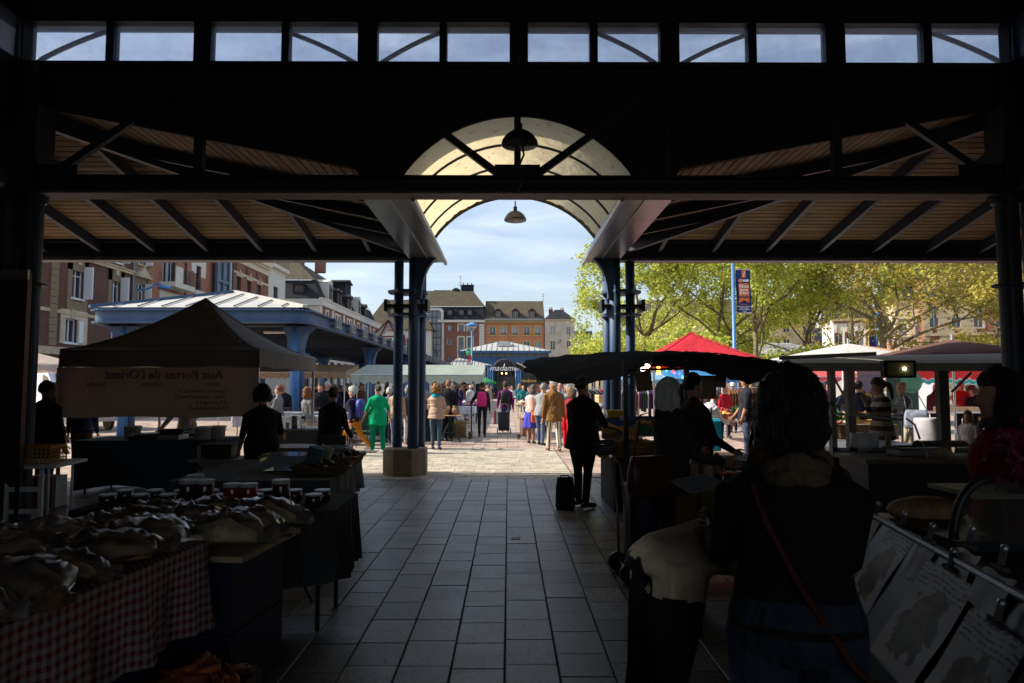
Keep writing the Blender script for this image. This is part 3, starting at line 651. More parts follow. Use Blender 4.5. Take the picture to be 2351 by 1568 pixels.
def window(parent, a, b, c, d, style='2', frame=None, pane=None, sill=None, surround=None, shutters=None, depth=.18, sw=.16):
    w, h = b-a, d-c; frame = frame or WINW; pane = pane or GLASSW
    key = (round(w,2), round(h,2), style, frame.name)
    if key not in win_cache:
        f = MB(); t = .06
        f.box(0,w,-.03,.03,0,t); f.box(0,w,-.03,.03,h-t,h); f.box(0,t,-.03,.03,t,h-t); f.box(w-t,w,-.03,.03,t,h-t)
        nx = int(style[0]); ny = int(style[1]) if len(style) > 1 else 1
        for i in range(1, nx): f.box(w*i/nx-.035, w*i/nx+.035, -.034, .026, t, h-t)
        for j in range(1, ny):
            z = h*j/ny if ny > 2 else h*.68
            f.box(t, w-t, -.025, .02, z-.025, z+.025)
        pb_ = MB().box(.03,w-.03,.035,.045,.03,h-.03)
        win_cache[key] = (f.mesh('window', frame), [pb_.mesh('pane', q) for q in (pane, pane, CURT, CURT2)])
    wm, pms = win_cache[key]; pm = pms[RND.randrange(4)]
    o = obj('window', wm, parent, loc=(a, depth, c)); obj('pane', pm, o)
    if sill: MB().box(-.1, w+.1, -depth-.10, -depth+.1, -.12, -.003).build('sill', sill, o)
    if surround:
        s = MB(); s.box(-sw, -.002, -depth-.05, -depth+.02, -.0, h+sw); s.box(w+.002, w+sw, -depth-.05, -depth+.02, 0, h+sw); s.box(-.002, w+.002, -depth-.05, -depth+.02, h+.002, h+sw)
        s.build('surround', surround, o)
    if shutters:
        for side in shutters:
            s = MB(); x = -.52 if side == 'l' else w+.02
            s.box(x, x+.5, -depth-.07, -depth-.02, 0, h)
            for j in range(int(h/.09)): s.box(x+.06, x+.44, -depth-.085, -depth-.071, .05+j*.09, .11+j*.09)
            s.build('shutter', WINW, o)
    return o
def building(label, loc, rz, W, H, D, wins, wallm, cat='building', roof=None, z0=0, name='house', group=None):
    """front wall with real openings, side and back walls; wins: (a,b,c,d,kwargs)"""
    t = thing(name, label, cat, loc, rz, group)
    k = MB(); wall_mesh(k, W, H, wins)
    k.add([(0,0,z0),(0,D,z0),(0,D,H),(0,0,H),(W,0,z0),(W,D,z0),(W,D,H),(W,0,H)], [(0,3,2,1),(4,5,6,7),(1,2,6,5),(3,7,6,2)])
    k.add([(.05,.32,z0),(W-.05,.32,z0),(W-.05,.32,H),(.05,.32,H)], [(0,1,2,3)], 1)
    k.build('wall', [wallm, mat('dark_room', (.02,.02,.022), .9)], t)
    for w in wins: window(t, *w[:4], **(w[4] if len(w) > 4 else {}))
    return t
def band(t, x0, x1, z0, z1, proud, m_, name='string_course'):
    MB().box(x0, x1, -proud, .05, z0, z1).build(name, m_, t)
def gable_roof(t, W, D, z, rise, m_, over=.4, name='roof', hip=0.0, y0=0.0, x0=0.0):
    k = MB(); a, b = x0-over, x0+W+over; c, d = y0-over, y0+D+over; yr = (c+d)/2
    v = [(a,c,z),(b,c,z),(b,d,z),(a,d,z),(a+hip,yr,z+rise),(b-hip,yr,z+rise),(a,c,z-.12),(b,c,z-.12),(b,d,z-.12),(a,d,z-.12)]
    k.add(v, [(0,1,5,4),(2,3,4,5),(1,2,5),(3,0,4),(0,6,7,1),(1,7,8,2),(2,8,9,3),(3,9,6,0),(6,9,8,7)])
    return k.build(name, m_, t)
def dormer(t, x, y, z, w, h, m_, wm=None, arch=False, depth=1.6, peak=.45):
    k = MB(); k.box(x-w/2, x-w/2+.16, y, y+depth, z, z+h); k.box(x+w/2-.16, x+w/2, y, y+depth, z, z+h); k.box(x-w/2+.16, x+w/2-.16, y+.25, y+depth, z, z+h)
    k.prism([(x-w/2-.1,z+h+.002),(x+w/2+.1,z+h+.002),(x,z+h+peak)], y-.1, y+depth+.6)
    o = k.build('dormer', m_, t)
    MB().box(x-w/2+.17, x+w/2-.17, y+.15, y+.2, z+.02, z+h-.02).build('pane', GLASSW, o)
    f = MB(); f.box(x-.03,x+.03,y+.1,y+.14,z+.05,z+h-.05)
    for s in (-1,1): f.box(x+s*(w/2-.2)-.035, x+s*(w/2-.2)+.035, y+.08, y+.14, z+.02, z+h-.02)
    f.box(x-w/2+.17,x+w/2-.17,y+.1,y+.14,z+h-.09,z+h-.02); f.build('window_frame', wm or WINW, o)
    return o
def chimney(t, x, y, z, w, d, h, m_, pots=2):
    k = MB().box(x-w/2,x+w/2,y-d/2,y+d/2,z,z+h); k.box(x-w/2-.06,x+w/2+.06,y-d/2-.06,y+d/2+.06,z+h,z+h+.1)
    o = k.build('chimney', m_, t)
    for i in range(pots):
        q = MB(); q.lathe([(.13,0),(.11,.45),(.14,.5)], 8, (x-w/2+w*(i+.5)/pots, y, z+h+.1)); q.build('chimney_pot', mat('pot_clay', (.32,.13,.06), .8), o)
    return o

# ================================================================== houses along the left side (facades look towards +x)
XF = -27.0
def YF(px): return XF*FPX/(px-1167.0)
def ZF(py, Y): return ZW(py, Y)
BR_BROWN = brick_mat('brown_brick', (.15,.058,.047), (.105,.045,.04), (.13,.095,.08))
BR_RED = brick_mat('red_brick', (.40,.125,.07), (.31,.095,.055), (.33,.24,.18))
BR_RED2 = brick_mat('deep_red_brick', (.27,.085,.055), (.22,.07,.05), (.24,.17,.13))
BR_YEL = brick_mat('yellow_brick', (.48,.39,.25), (.40,.33,.21), (.30,.26,.2))
BEIGEB = mat('beige_brick_dressing', (.21,.165,.105), .9, var=.2, vs_=9, bump=.5, bs=20, dirt=.25)
PALE = mat('pale_render', (.60,.57,.52), .85, var=.08, vs_=1.5, dirt=.1)
IRON = mat('dark_iron', (.03,.035,.045), .5)
def railing(t, x0, x1, y, z, h=.95, n=9, name='railing'):
    k = MB(); k.box(x0,x1,y-.02,y+.02,z+h-.04,z+h); k.box(x0,x1,y-.015,y+.015,z+.05,z+.08); k.box(x0,x1,y-.015,y+.015,z+h*.78,z+h*.81)
    for i in range(n+1):
        x = x0+(x1-x0)*i/n; k.box(x-.012,x+.012,y-.012,y+.012,z,z+h)
    k.tube([(x0+(x1-x0)*.35,y-.02,z+.1),((x0+x1)/2,y-.02,z+h*.7),(x0+(x1-x0)*.65,y-.02,z+.1)], .015, 5)
    return k.build(name, IRON, t)
# brown brick house: local x = Y - y0
y0 = 34.0
def U(px): return YF(px)-y0
wins = [(U(160),U(187),7.15,9.2,dict(style='22',sill=WINW)), (U(252),U(272),7.15,9.2,dict(style='22',sill=WINW)),
        (U(148),U(176),4.35,5.8,dict(style='2',sill=WINW)), (U(160),U(187),10.2,12.1,dict(style='22',sill=WINW)), (U(252),U(272),10.2,12.1,dict(style='22',sill=WINW)),
        (U(252),U(272),4.35,5.8,dict(style='2',sill=WINW)), (1.2,2.3,7.15,9.2,dict(style='22',sill=WINW)), (1.2,2.5,4.35,5.8,dict(style='2',sill=WINW)),
        (1.0,5.0,.4,3.0,dict(style='3')), (9.0,13.0,.4,3.0,dict(style='3'))]
t = building('brown brick house with pale quoins and white shutters at far left', (XF, y0, 0), math.pi/2, U(300), 13.2, 9, wins, BR_BROWN)
for w in wins[:2] + wins[3:5]:
    a, b, c, d = w[:4]
    k = MB(); k.box(a-.42,a-.003,-.05,.02,c-1.35,d+.5); k.box(b+.003,b+.42,-.05,.02,c-1.35,d+.5); k.box(a-.003,b+.003,-.05,.02,d+.003,d+.5); k.box(a-.003,b+.003,-.04,.02,c-1.35,c-.2)
    k.build('window_surround', BEIGEB, t)
    MB().box((a+b)/2-.16,(a+b)/2+.16,-.12,-.052,d+.06,d+.55).build('keystone', STONE, t)
    s = MB(); s.box(b-.05,b+.03,-.62,-.06,c,d)
    for j in range(20): s.box(b-.075,b-.052,-.56,-.12,c+.08+j*.098,c+.14+j*.098)
    s.build('shutter', WINW, t)
a, b, c, d = wins[2][:4]
k = MB(); k.box(a-.45,a-.003,-.06,.02,c-.1,d+.55); k.box(b+.003,b+1.0,-.06,.02,c-.1,d+.55); k.box(a-.003,b+.003,-.06,.02,d+.003,d+.55); k.build('window_surround', brick_mat('cream_brick',(.62,.55,.43),(.58,.51,.40),(.36,.31,.25)), t)
MB().box(b+.08,b+.5,-.12,-.065,c+.02,d-.1).build('shutter', WINW, t)
MB().box((a+b)/2-.14,(a+b)/2+.14,-.13,-.062,d+.04,d+.6).build('keystone', STONE, t)
for j in range(22):
    z = 4.05+j*.415; MB().box(U(110),U(127),-.10,.02,z+.012,z+.40).build('quoin', BEIGEB, t)
band(t, 0, U(299), 9.62, 9.82, .16, STONE); band(t, 0, U(299), 9.82, 9.9, .24, STONE); band(t, 0, U(299), 6.05, 6.25, .1, STONE); band(t, 0, U(299), 3.55, 4.0, .14, STONE)
k = MB(); k.tube([(U(300)-.12,-.12,0),(U(300)-.12,-.12,13.2)], .075, 8); k.build('drainpipe', mat('grey_blue_pipe', (.16,.19,.25), .5), t)
sg = MB().box(U(131),U(150),-.3,-.14,2.55,3.4).build('shop_sign', mat('navy_sign', (.01,.025,.10), .5), t)
sx_ = (U(131)+U(150))/2
for i, s_ in enumerate(('LA', 'BANQUE', 'POSTALE')):
    text_part(s_, .26, WHITE if i else mat('grey_letter', (.3,.3,.35)), sg, (sx_, -.305, 3.0-.2*i), (math.pi/2,0,0), xs=.85)
k = MB(); k.add([(sx_-.2,-.31,3.1),(sx_+.3,-.31,3.22),(sx_+.15,-.31,3.3),(sx_-.35,-.31,3.16)], [(0,1,2,3)]); k.build('emblem', WHITE, sg)
MB().box(U(85),U(112),-.25,-.12,2.7,3.3).build('shop_fascia', mat('slate_blue_fascia', (.05,.08,.14), .5), t)
# grey stone house with a pedimented window
y0 = YF(300); W_ = YF(341)-y0
wins = [(.55,1.6,7.5,9.2,dict(style='22',sill=STONE)), (.55,1.6,10.6,12.2,dict(style='22',sill=STONE)), (.7,1.5,4.2,5.9,dict(style='1'))]
t = building('narrow weathered stone house bay with small pediment over its window', (XF, y0+.02, 0), math.pi/2, W_-.04, 13.2, 9, wins, BEIGEB)
for a, b, c, d, _ in wins[:2]:
    MB().box(b-.03,b+.03,-.55,-.06,c,d).build('shutter', WINW, t)
for j in range(26): MB().box(W_-.55,W_-.06,-.08,.02,.5+j*.48,.93+j*.48).build('quoin', BEIGEB, t)
k = MB(); k.prism([(.15,9.75),(2.0,9.75),(1.08,10.4)], -.3, .0); k.build('pediment', STONE, t)
MB().box(.1,2.05,-.35,.0,9.6,9.745).build('string_course', STONE, t)
# wall lamp on the pipe
p = Vector((XF+.3, YF(302), 8.9))
t = thing('wall_lamp', 'blue swan neck wall lamp on the stone house', 'lamp', p)
k = MB(); k.tube(bez((0,0,-.35),(.9,.1,-.3),(1.2,.2,.15),8)+[Vector((1.5,.22,.15)),Vector((1.7,.24,-.05))], .07, 8); k.build('arm', BLUE_B, t, True)
k = MB(); k.lathe([(.46,-.1),(.42,.02),(.2,.16),(.05,.2)], 14, (1.8,.25,-.1)); k.build('shade', BLUE_B, t, True)
# modern red brick block with white frames and balconies
y0 = YF(341); W_ = YF(529)-y0
def U(px): return YF(px)-y0
FR = mat('dark_window_frame', (.05,.055,.065), .5)
YELP = mat('window_poster_yellow', (.75,.48,.03), .6)
wins = [(U(368),U(400),5.4,8.6,dict(style='3',frame=FR)), (U(368),U(400),1.2,4.2,dict(style='3',frame=FR)), (U(368),U(400),9.7,12.4,dict(style='3',frame=FR)),
        (U(441),U(449),5.6,8.1,dict(style='1',frame=FR)), (U(445),U(456),10.0,12.1,dict(style='1',frame=FR)), (U(441),U(449),2.0,4.2,dict(style='1',frame=FR)),
        (U(515),U(520),10.3,12.3,dict(style='1',frame=FR)), (U(515),U(520),7.0,8.9,dict(style='1',frame=FR))]
t = building('modern red brick apartment block with white frames and iron balconies', (XF, y0+.02, 0), math.pi/2, W_-.04, 14.2, 11, wins, BR_RED)
a, b, c, d = wins[0][:4]
k = MB()
for x in (U(361)+.05, U(403)): k.box(x,x+.42,-.09,.02,.3,9.1)
k.box(U(361)+.48,U(403)-.01,-.09,.02,8.62,9.1); k.box(U(403)+.43,U(408)+.5,-.06,.02,.3,9.0)
k.build('white_frame', PALE, t)
MB().box(a+1.2,a+2.2,.14,.16,6.6,8.3).build('window_poster', YELP, t)
railing(t, a+.03, b-.03, -.05, 5.4, 1.05, 14)
k = MB().box(U(361),U(409),-1.25,-.01,9.35,9.75); k.box(U(363),U(380),-1.24,-1.16,9.752,11.0); k.build('balcony', PALE, t)
railing(t, U(380)+.1, U(408), -1.18, 9.76, 1.15, 12)
k = MB(); k.tube([(U(420),-.1,0),(U(420),-.1,14)], .08, 8); k.build('drainpipe', FR, t)
MB().box(U(413),U(418),-.06,.02,0,9.0).build('white_frame', PALE, t)
for i in (3, 4, 5):
    a, b, c, d = wins[i][:4]; k = MB()
    k.box(a-.5,b+.9,-.05,.02,d+.01,d+.65); k.box(a-.5,a-.01,-.05,.02,d-.7,d+.008); k.box(b+.01,b+.9,-.05,.02,d-.9,d+.008)
    if i == 4: k.box(b+.9,b+1.7,-.05,.02,d-2.9,d-2.2); k.box(a-.9,a-.5,-.05,.02,d-.6,d+.65); k.box(a-.01,b+.9,-.05,.02,c-.6,c-.01)
    k.build('white_frame', PALE, t)
    railing(t, a, b, -.06, c, .9, 5)
BLG = mat('blue_grey_frame', (.07,.10,.16), .45)
k = MB()
for x in (U(481), U(495), U(509)): k.box(x-.14,x+.14,-.62,-.36,.2,14.2)
for z in (2.6, 5.2, 8.1, 8.5, 11.2, 13.9): k.box(U(481)+.15,U(509)-.15,-.60,-.38,z,z+.28)
k.build('glazed_bay_frame', BLG, t)
MB().box(U(481),U(509),-.40,-.37,.2,14.1).build('glazed_bay_pane', mat('bay_glass', (.20,.26,.30), .08, var=.3, vs_=.8, spec=.8), t)
MB().box(U(497)+.1,U(507),-.42,-.405,6.4,7.9).build('window_poster', YELP, t)
railing(t, U(482), U(508), -.68, 8.6, 1.1, 12)
k = MB(); k.box(U(511),U(514)-.1,-.05,.02,9.0,13.5); k.box(U(522),U(529)-.2,-.05,.02,.3,14); k.box(U(511),U(522),-.05,.02,8.98,10.2); k.box(U(511),U(521),-.05,.02,5.3,6.4); k.build('white_frame', PALE, t)
k = MB(); k.tube([(W_-.12,-.12,0),(W_-.12,-.12,14)], .1, 8); k.build('drainpipe', FR, t)
# ornate brick house with cream cornice
y0 = YF(529); W_ = YF(613)-y0
def U(px): return YF(px)-y0
wins = []
for i, px_ in enumerate((543, 567, 590)):
    wins.append((U(px_)-.35, U(px_)+.75, 9.5, 12.6, dict(style='2', frame=FR))); wins.append((U(px_)-.35, U(px_)+.75, 5.6, 8.2, dict(style='2', frame=FR)))
t = building('ornate brick house with cream dentilled cornice and iron window guards', (XF, y0+.02, 0), math.pi/2, W_-.04, 15.4, 10, wins, BR_RED2)
for i in range(0, 6, 2):
    a, b, c, d = wins[i][:4]
    MB().box(a-.3,b+.3,-.1,.02,d+.01,d+.5).build('lintel', STONE, t); MB().box((a+b)/2-.12,(a+b)/2+.12,-.16,-.102,d+.02,d+.75).build('keystone', STONE, t); MB().box(a-.2,b+.2,-.12,.02,c-.2,c-.01).build('sill', STONE, t)
    MB().box(a-.1,b+.1,-.06,.02,c-1.35,c-1.25).build('panel_rail', STONE, t); MB().box(a-.1,b+.1,-.06,.02,c-.4,c-.3).build('panel_rail', STONE, t)
    for q0, q1 in ((a-.2,a-.102),(b+.102,b+.2)): MB().box(q0,q1,-.06,.02,c-1.35,c-.3).build('panel_stile', STONE, t)
    railing(t, a-.1, b+.1, -.3, c-.1, .8, 7)
band(t, 0, W_-.04, 14.0, 14.9, .12, CREAM); band(t, 0, W_-.04, 14.9, 15.4, .45, CREAM, 'cornice'); band(t, 0, W_-.04, 12.85, 13.05, .08, CREAM)
k = MB()
for i in range(int(W_/.42)): k.box(.1+i*.42,.3+i*.42,-.36,-.122,14.55,14.89)
k.build('dentil_row', CREAM, t)
for i in range(4):
    x = .45+i*(W_-1)/3.2; k = MB()
    for a in range(3):
        for b in range(3): k.box(x+a*.24,x+a*.24+.13,-.05,.01,13.12+b*.26,13.12+b*.26+.17)
    k.build('brick_panel', BR_BROWN, t)
k = MB(); k.add([(0,0,15.41),(W_,0,15.41),(W_,5,15.41),(0,5,15.41),(.1,1.6,18.5),(W_-.1,1.6,18.5),(W_-.1,4,18.5),(.1,4,18.5)], [(0,1,5,4),(1,2,6,5),(3,0,4,7),(4,5,6,7)]); k.build('roof', SLATE, t)
# white flat roofed house
y0 = YF(613); W_ = YF(652)-y0
def U(px): return YF(px)-y0
wins = [(U(625),U(636),10.8,13.2,dict(style='2',frame=FR)), (U(625),U(636),7.0,9.4,dict(style='2',frame=FR))]
t = building('pale modern house with railed flat roof between brick neighbours', (XF, y0+.02, 0), math.pi/2, W_-.04, 15.6, 10, wins, PALE)
band(t, -.02, W_-.06, 15.2, 15.62, .5, PALE, 'cornice'); railing(t, 0, W_-.1, -.4, 15.63, 1.1, 14)
MB().box(U(624),U(652)-.3,-1.2,-.01,9.95,10.7).build('balcony', PALE, t)
MB().box(.2,W_-.1,-.04,.02,5,9.8).build('brick_panel', BR_RED, t)
# corner block with mansard roof: front towards us at Y=85, side towards +x
FX0, FX1, FY, SY1 = -31.0, -23.6, 85.0, 122.0
zc, zm, zt = 12.3, 15.1, 18.4
fw = [(3.2,4.9,9.2,11.2,dict(style='2',frame=WINW,surround=PALE)), (3.2,4.9,5.6,7.8,dict(style='2',frame=WINW,surround=PALE))]
t = building('grand red brick corner block with slate mansard and arched dormers', (FX0, FY, 0), 0, FX1-FX0, zc, 30, fw, BR_RED2)
k = MB(); k.box(FX1-FX0-1.3,FX1-FX0+.06,-.06,.02,.3,zc-.6); k.box(0,FX1-FX0+.2,-.3,.02,zc-.55,zc+.25); k.box(0,FX1-FX0+.15,-.1,.02,8.2,8.5); k.build('stone_dressing', PALE, t)
sidewins = []
L_ = SY1-FY
sw = MB()
sd = obj('side_wing', MB().mesh('side_wing', []), t); sd.location = (FX1-FX0, 0, 0); sd.rotation_euler = (0,0,math.pi/2-.012)
sl = []
for i, u in enumerate((3.0, 7.5, 9.0, 14.0, 15.5, 20.5, 25.0, 26.5, 32)):
    sl.append((u,u+.95,8.9,11.3)); sl.append((u,u+.95,5.3,7.6))
k = MB(); wall_mesh(k, L_, zc-.5, sl); k.add([(0,.3,0),(L_,.3,0),(L_,.3,zc-.5),(0,.3,zc-.5)], [(0,1,2,3)], 1)
k2 = k.build('side_wall', [BR_RED2, MATS['dark_room']], sd)
for w in sl:
    window(k2, *w, style='1', frame=WINW, surround=PALE, sw=.3)
k = MB(); k.box(-.2,L_,-.35,.02,zc-.48,zc+.25); k.box(-.2,L_,-.45,.0,zc+.26,zc+.45); k.box(0,L_,-.12,.02,8.1,8.4)
for u in (0,5.6,11.5,17.5,23.5,29): k.box(u,u+.9,-.1,.02,.3,zc-.5)
k.build('side_dressing', PALE, sd)
k = MB(); a, b = 0, FX1-FX0; e = 1.1
k.add([(a,-.1,zc+.25),(b+.1,-.1,zc+.25),(b+.1,L_,zc+.25),(a,L_,zc+.25),(a,e,zm),(b-e,e,zm),(b-e,L_,zm),(a,L_,zm)], [(0,1,5,4),(1,2,6,5),(2,3,7,6)]); rf = k.build('mansard', SLATE, t)
k = MB(); k.add([(a,e-.2,zm+.02),(b-e+.2,e-.2,zm+.02),(b-e+.2,L_,zm+.02),(a,L_,zm+.02),(a,4.2,zt),(b-e-3.4,4.2,zt),(b-e-3.4,L_-1,zt-.5),(a,L_-1,zt)], [(0,1,5,4),(1,2,6,5),(4,5,6,7)]); k.build('upper_roof', TILE, t)
MB().box(1.0,2.8,1.9,2.0,16.2,16.25).build('roof_window', GLASSW, t)
dormer(t, 4.7, .2, zc+.5, 1.5, 1.6, SLATE, wm=mat('red_frame', (.15,.04,.03), .6), peak=.6)
for i, (u, hh, wd) in enumerate(((4.2,2.4,2.0),(9,1.9,1.3),(10.6,1.9,1.3),(15,1.9,1.3),(16.6,1.9,1.3),(21.5,2.4,2.0),(27,1.9,1.4))):
    dd = MB(); x = FX1-FX0
    dd.box(x-1.6, x+(.25 if wd > 1.9 else .05), u-wd/2, u+wd/2, zc+.47, zc+.5+hh)
    dd.prism([(u-wd/2-.1,zc+.502+hh),(u+wd/2+.1,zc+.502+hh),(u,zc+.5+hh+.45)], x-2.2, x+.3, axis='x')
    do = dd.build('dormer', PALE if wd > 1.9 else SLATE, rf)
    MB().box(x+.06,x+(.28 if wd>1.9 else .09),u-wd/2+.25,u+wd/2-.25,zc+.7,zc+.3+hh).build('pane', GLASSW, do)
dd = MB(); dd.box(2.2,6.2,18,22,zm-.3,zm+2.4); dd.prism([(17.7,zm+2.41),(22.3,zm+2.41),(20,zm+3.0)], 2,6.5, axis='x'); dd.build('roof_tower', SLATE, t)
chimney(t, 5.2, 8, zt-1.2, 1.3, .9, 2.6, BR_RED2, 0); chimney(t, 1.5, 12, zt-.5, .5, .5, 1.6, BR_RED2, 2)
# lower house linking the corner block to the far row, with a glazed gable
t = building('low pale house with tiled hip roof left of the far red block', (-28, 132, 0), 0, 13, 12.6, 10, [(7.5,9,9,11,dict(style='2')), (4,5.5,9,11,dict(style='2')), (10.2,11.7,9,11,dict(style='2'))], PALE)
gable_roof(t, 13, 10, 12.6, 6.5, TILE, hip=3.5)
t = thing('glass_canopy', 'glazed red framed gable roof beside the corner block', 'canopy', (-19.2, 112, 0))
k = MB(); k.add([(-2.6,-3,9.6),(-2.6,3,9.6),(2.6,3,9.6),(2.6,-3,9.6),(0,-3,12.2),(0,3,12.2)], [(0,4,5,1),(3,2,5,4)]); k.build('glass_roof', mat('roof_glass_grey', (.30,.34,.40), .15, spec=.7), t)
k = MB(); REDF = mat('dull_red_frame', (.16,.03,.03), .5)
for a_, b_ in (((-2.6,-3.05,9.6),(0,-3.05,12.2)), ((0,-3.05,12.2),(2.6,-3.05,9.6)), ((-2.6,-3.05,9.6),(2.6,-3.05,9.6)), ((-1.3,-3.05,9.6),(0,-3.05,12.2)), ((1.3,-3.05,9.6),(0,-3.05,12.2))): k.beam(a_, b_, .2, .22)
k.build('gable_frame', REDF, t)
k = MB()
for x in (-2.5, 2.5):
    for y in (-2.9, 2.9): k.box(x-.15,x+.15,y-.15,y+.15,0,9.55)
k.build('posts', REDF, t)

# ================================================================== the row of houses at the far end (Y = 135)
YB = 135.0; MZ = .01577
def ZX(x8): return (x8 - 2041.0)*MZ + (1167.0+0-1167)*0   # x of zoom picture -> world x
def ZZ(y8): return ZW((1050 + y8/3.135)*.574, YB)
X8 = lambda x8: XW((1600 + x8/3.135)*.574, YB)
def rel(x0): return lambda x8: X8(x8)-x0
x0 = X8(20); r = rel(x0); W_ = X8(1058)-x0
wins = [(r(720)+.2,r(808)-.2,ZZ(865),ZZ(782),dict(style='1',frame=FR,surround=PALE,sw=.25)), (r(845),r(905),ZZ(865),ZZ(782),dict(style='1',frame=FR,surround=PALE,sw=.25)),
        (r(730),r(795),ZZ(1190),ZZ(938),dict(style='12',frame=FR,surround=PALE,sw=.25)), (r(845),r(905),ZZ(1190),ZZ(938),dict(style='12',frame=FR,surround=PALE,sw=.25)),
        (r(586),r(645),ZZ(858),ZZ(782),dict(style='1',frame=FR)), (r(586),r(642),ZZ(1026),ZZ(952),dict(style='1',frame=WINW)), (r(586),r(642),ZZ(1240),ZZ(1170),dict(style='1',frame=FR)),
        (r(60),r(130),ZZ(865),ZZ(782),dict(style='1',frame=FR,surround=PALE,sw=.25)), (r(60),r(130),ZZ(1120),ZZ(938),dict(style='12',frame=FR,surround=PALE,sw=.25))]
t = building('red brick block with black mansard and tall glazed bay at the far end', (x0, YB, 0), 0, W_, ZZ(745), 14, wins, BR_RED2)
k = MB(); k.box(0,r(385),-.55,.02,ZZ(752),ZZ(722)); k.box(r(472),W_+.08,-.55,.02,ZZ(752),ZZ(722)); k.build('cornice', PALE, t)
k = MB(); k.box(r(305),r(338),-.2,.02,.2,ZZ(755)); k.box(r(518),r(548),-.2,.02,.2,ZZ(755))
for j in range(26): k.box(r(990),W_-.02,-.1,.02,.3+j*.53,.78+j*.53)
k.build('stone_dressing', PALE, t)
k = MB(); zb, zt_ = ZZ(722)+.02, ZZ(548)
k.add([(0,-.2,zb),(W_,-.2,zb),(W_,12,zb),(0,12,zb),(0,.9,zt_),(W_-.1,.9,zt_),(W_-.1,11,zt_),(0,11,zt_)], [(0,1,5,4),(1,2,6,5),(4,5,6,7)]); mans = k.build('mansard', SLATE, t)
k = MB(); k.add([(r(235),.7,zt_+.05),(W_+.1,.7,zt_+.05),(W_+.1,11,zt_+.05),(r(235),11,zt_+.05),(r(300),4.2,ZZ(350)+.5),(r(900),4.2,ZZ(355)+.5),(r(900),9,ZZ(355)+.5),(r(300),9,ZZ(350)+.5)], [(0,1,5,4),(1,2,6,5),(3,0,4,7),(4,5,6,7)]); k.build('upper_roof', TILE, t)
k = MB(); k.add([(-2,.7,zt_+.05),(r(235)-.1,.7,zt_+.05),(r(235)-.1,11,zt_+.05),(-2,11,zt_+.05),(-1.5,5,ZZ(430)),(r(200),5,ZZ(430))], [(0,1,5,4),(1,2,5),(2,3,4,5)]); k.build('side_roof', TILE, t)
# tall glazed bay cutting through the cornice
k = MB(); a, b = r(318), r(540); zs0 = ZZ(735)
k.prism([(a,zs0),(a,ZZ(600)),(a+.5,ZZ(572)),(b-.5,ZZ(572)),(b,ZZ(600)),(b,zs0),(b-.45,zs0),(b-.45,ZZ(625)),(b-.8,ZZ(605)),(a+.8,ZZ(605)),(a+.45,ZZ(625)),(a+.45,zs0)], -.6, 1.5); k.build('bay_surround', PALE, t, fixn=True)
bay = MB().box(r(342),r(514),-.32,-.28,.5,ZZ(606)).build('bay_pane', mat('far_bay_glass', (.10,.12,.14), .05, var=.5, vs_=.5, spec=1.0), t)
k = MB()
for x in (342, 400, 458, 511): k.box(r(x)-.06,r(x)+.06,-.42,-.33,.5,ZZ(608))
for z8 in (608, 685, 760, 770, 855, 935, 945, 1025, 1105): k.box(r(342),r(514),-.44,-.34,ZZ(z8)-.09,ZZ(z8))
k.build('bay_bars', FR, t)
for x8 in (617, 764, 870): dormer(mans, r(x8), .1, ZZ(690), 1.25, 1.55, SLATE, wm=mat('brown_frame', (.12,.06,.04), .6), peak=.55)
chimney(t, (r(735)+r(900))/2, 6, ZZ(355)-.3, r(900)-r(735), 1.6, 2.2, SLATE, 3)
k = MB(); k.lathe([(.9,0),(.9,.5),(.3,.9)], 10, (r(670),5,ZZ(355)+.4)); k.build('roof_vent', SLATE, t)
k = MB().box(r(380),r(600),5,8,ZZ(352)+.3,ZZ(335)+.5); k.build('lift_housing', SLATE, t)
k = MB(); k.tube([(r(728),5,ZZ(355)),(r(728),5,ZZ(112))], .05, 5)
for z8, w_ in ((130,.35), (200,.4), (242,.45)): k.box(r(728)-w_,r(728)+w_,4.97,5.03,ZZ(z8)-.03,ZZ(z8)+.03); k.box(r(728)-.03,r(728)+.03,4.6,5.4,ZZ(z8+12)-.03,ZZ(z8+12)+.03)
k.build('aerial', GREYM, t)
# orange house
x0 = X8(1060); r = rel(x0); W_ = X8(1812)-x0
ORNG = mat('orange_render', (.50,.205,.115), .9, var=.12, vs_=.8, dirt=.12)
OCHRE = mat('ochre_trim', (.46,.31,.11), .85, var=.15, vs_=2, dirt=.1)
wins = []
for x8 in (1155, 1297, 1442, 1587, 1727):
    wins.append((r(x8-37),r(x8+37),ZZ(905),ZZ(803),dict(style='2',surround=OCHRE,sw=.24,sill=OCHRE))); wins.append((r(x8-37),r(x8+37),ZZ(1090),ZZ(992),dict(style='2',surround=OCHRE,sw=.24,sill=OCHRE)))
    wins.append((r(x8-37),r(x8+37),ZZ(1280),ZZ(1180),dict(style='2',surround=OCHRE,sw=.24)))
t = building('orange rendered house with ochre window frames and three dormers', (x0+.05, YB+.3, 0), 0, W_-.08, ZZ(752), 12, wins, ORNG)
for i in range(5):
    a, b, c, d = wins[i*3][:4]; railing(t, a+.03, b-.03, .02, c, .35, 6)
band(t, 0, W_-.1, ZZ(755), ZZ(728), .25, OCHRE, 'cornice'); band(t, -.03, W_-.05, ZZ(727), ZZ(706), .55, mat('grey_gutter', (.28,.30,.33), .5), 'gutter'); band(t, 0, W_-.1, ZZ(924), ZZ(912), .1, OCHRE)
k = MB()
for i in range(22): x = .15+i*(W_-.5)/21; k.box(x,x+.3,-.45,-.26,ZZ(757),ZZ(733))
k.build('bracket_row', OCHRE, t)
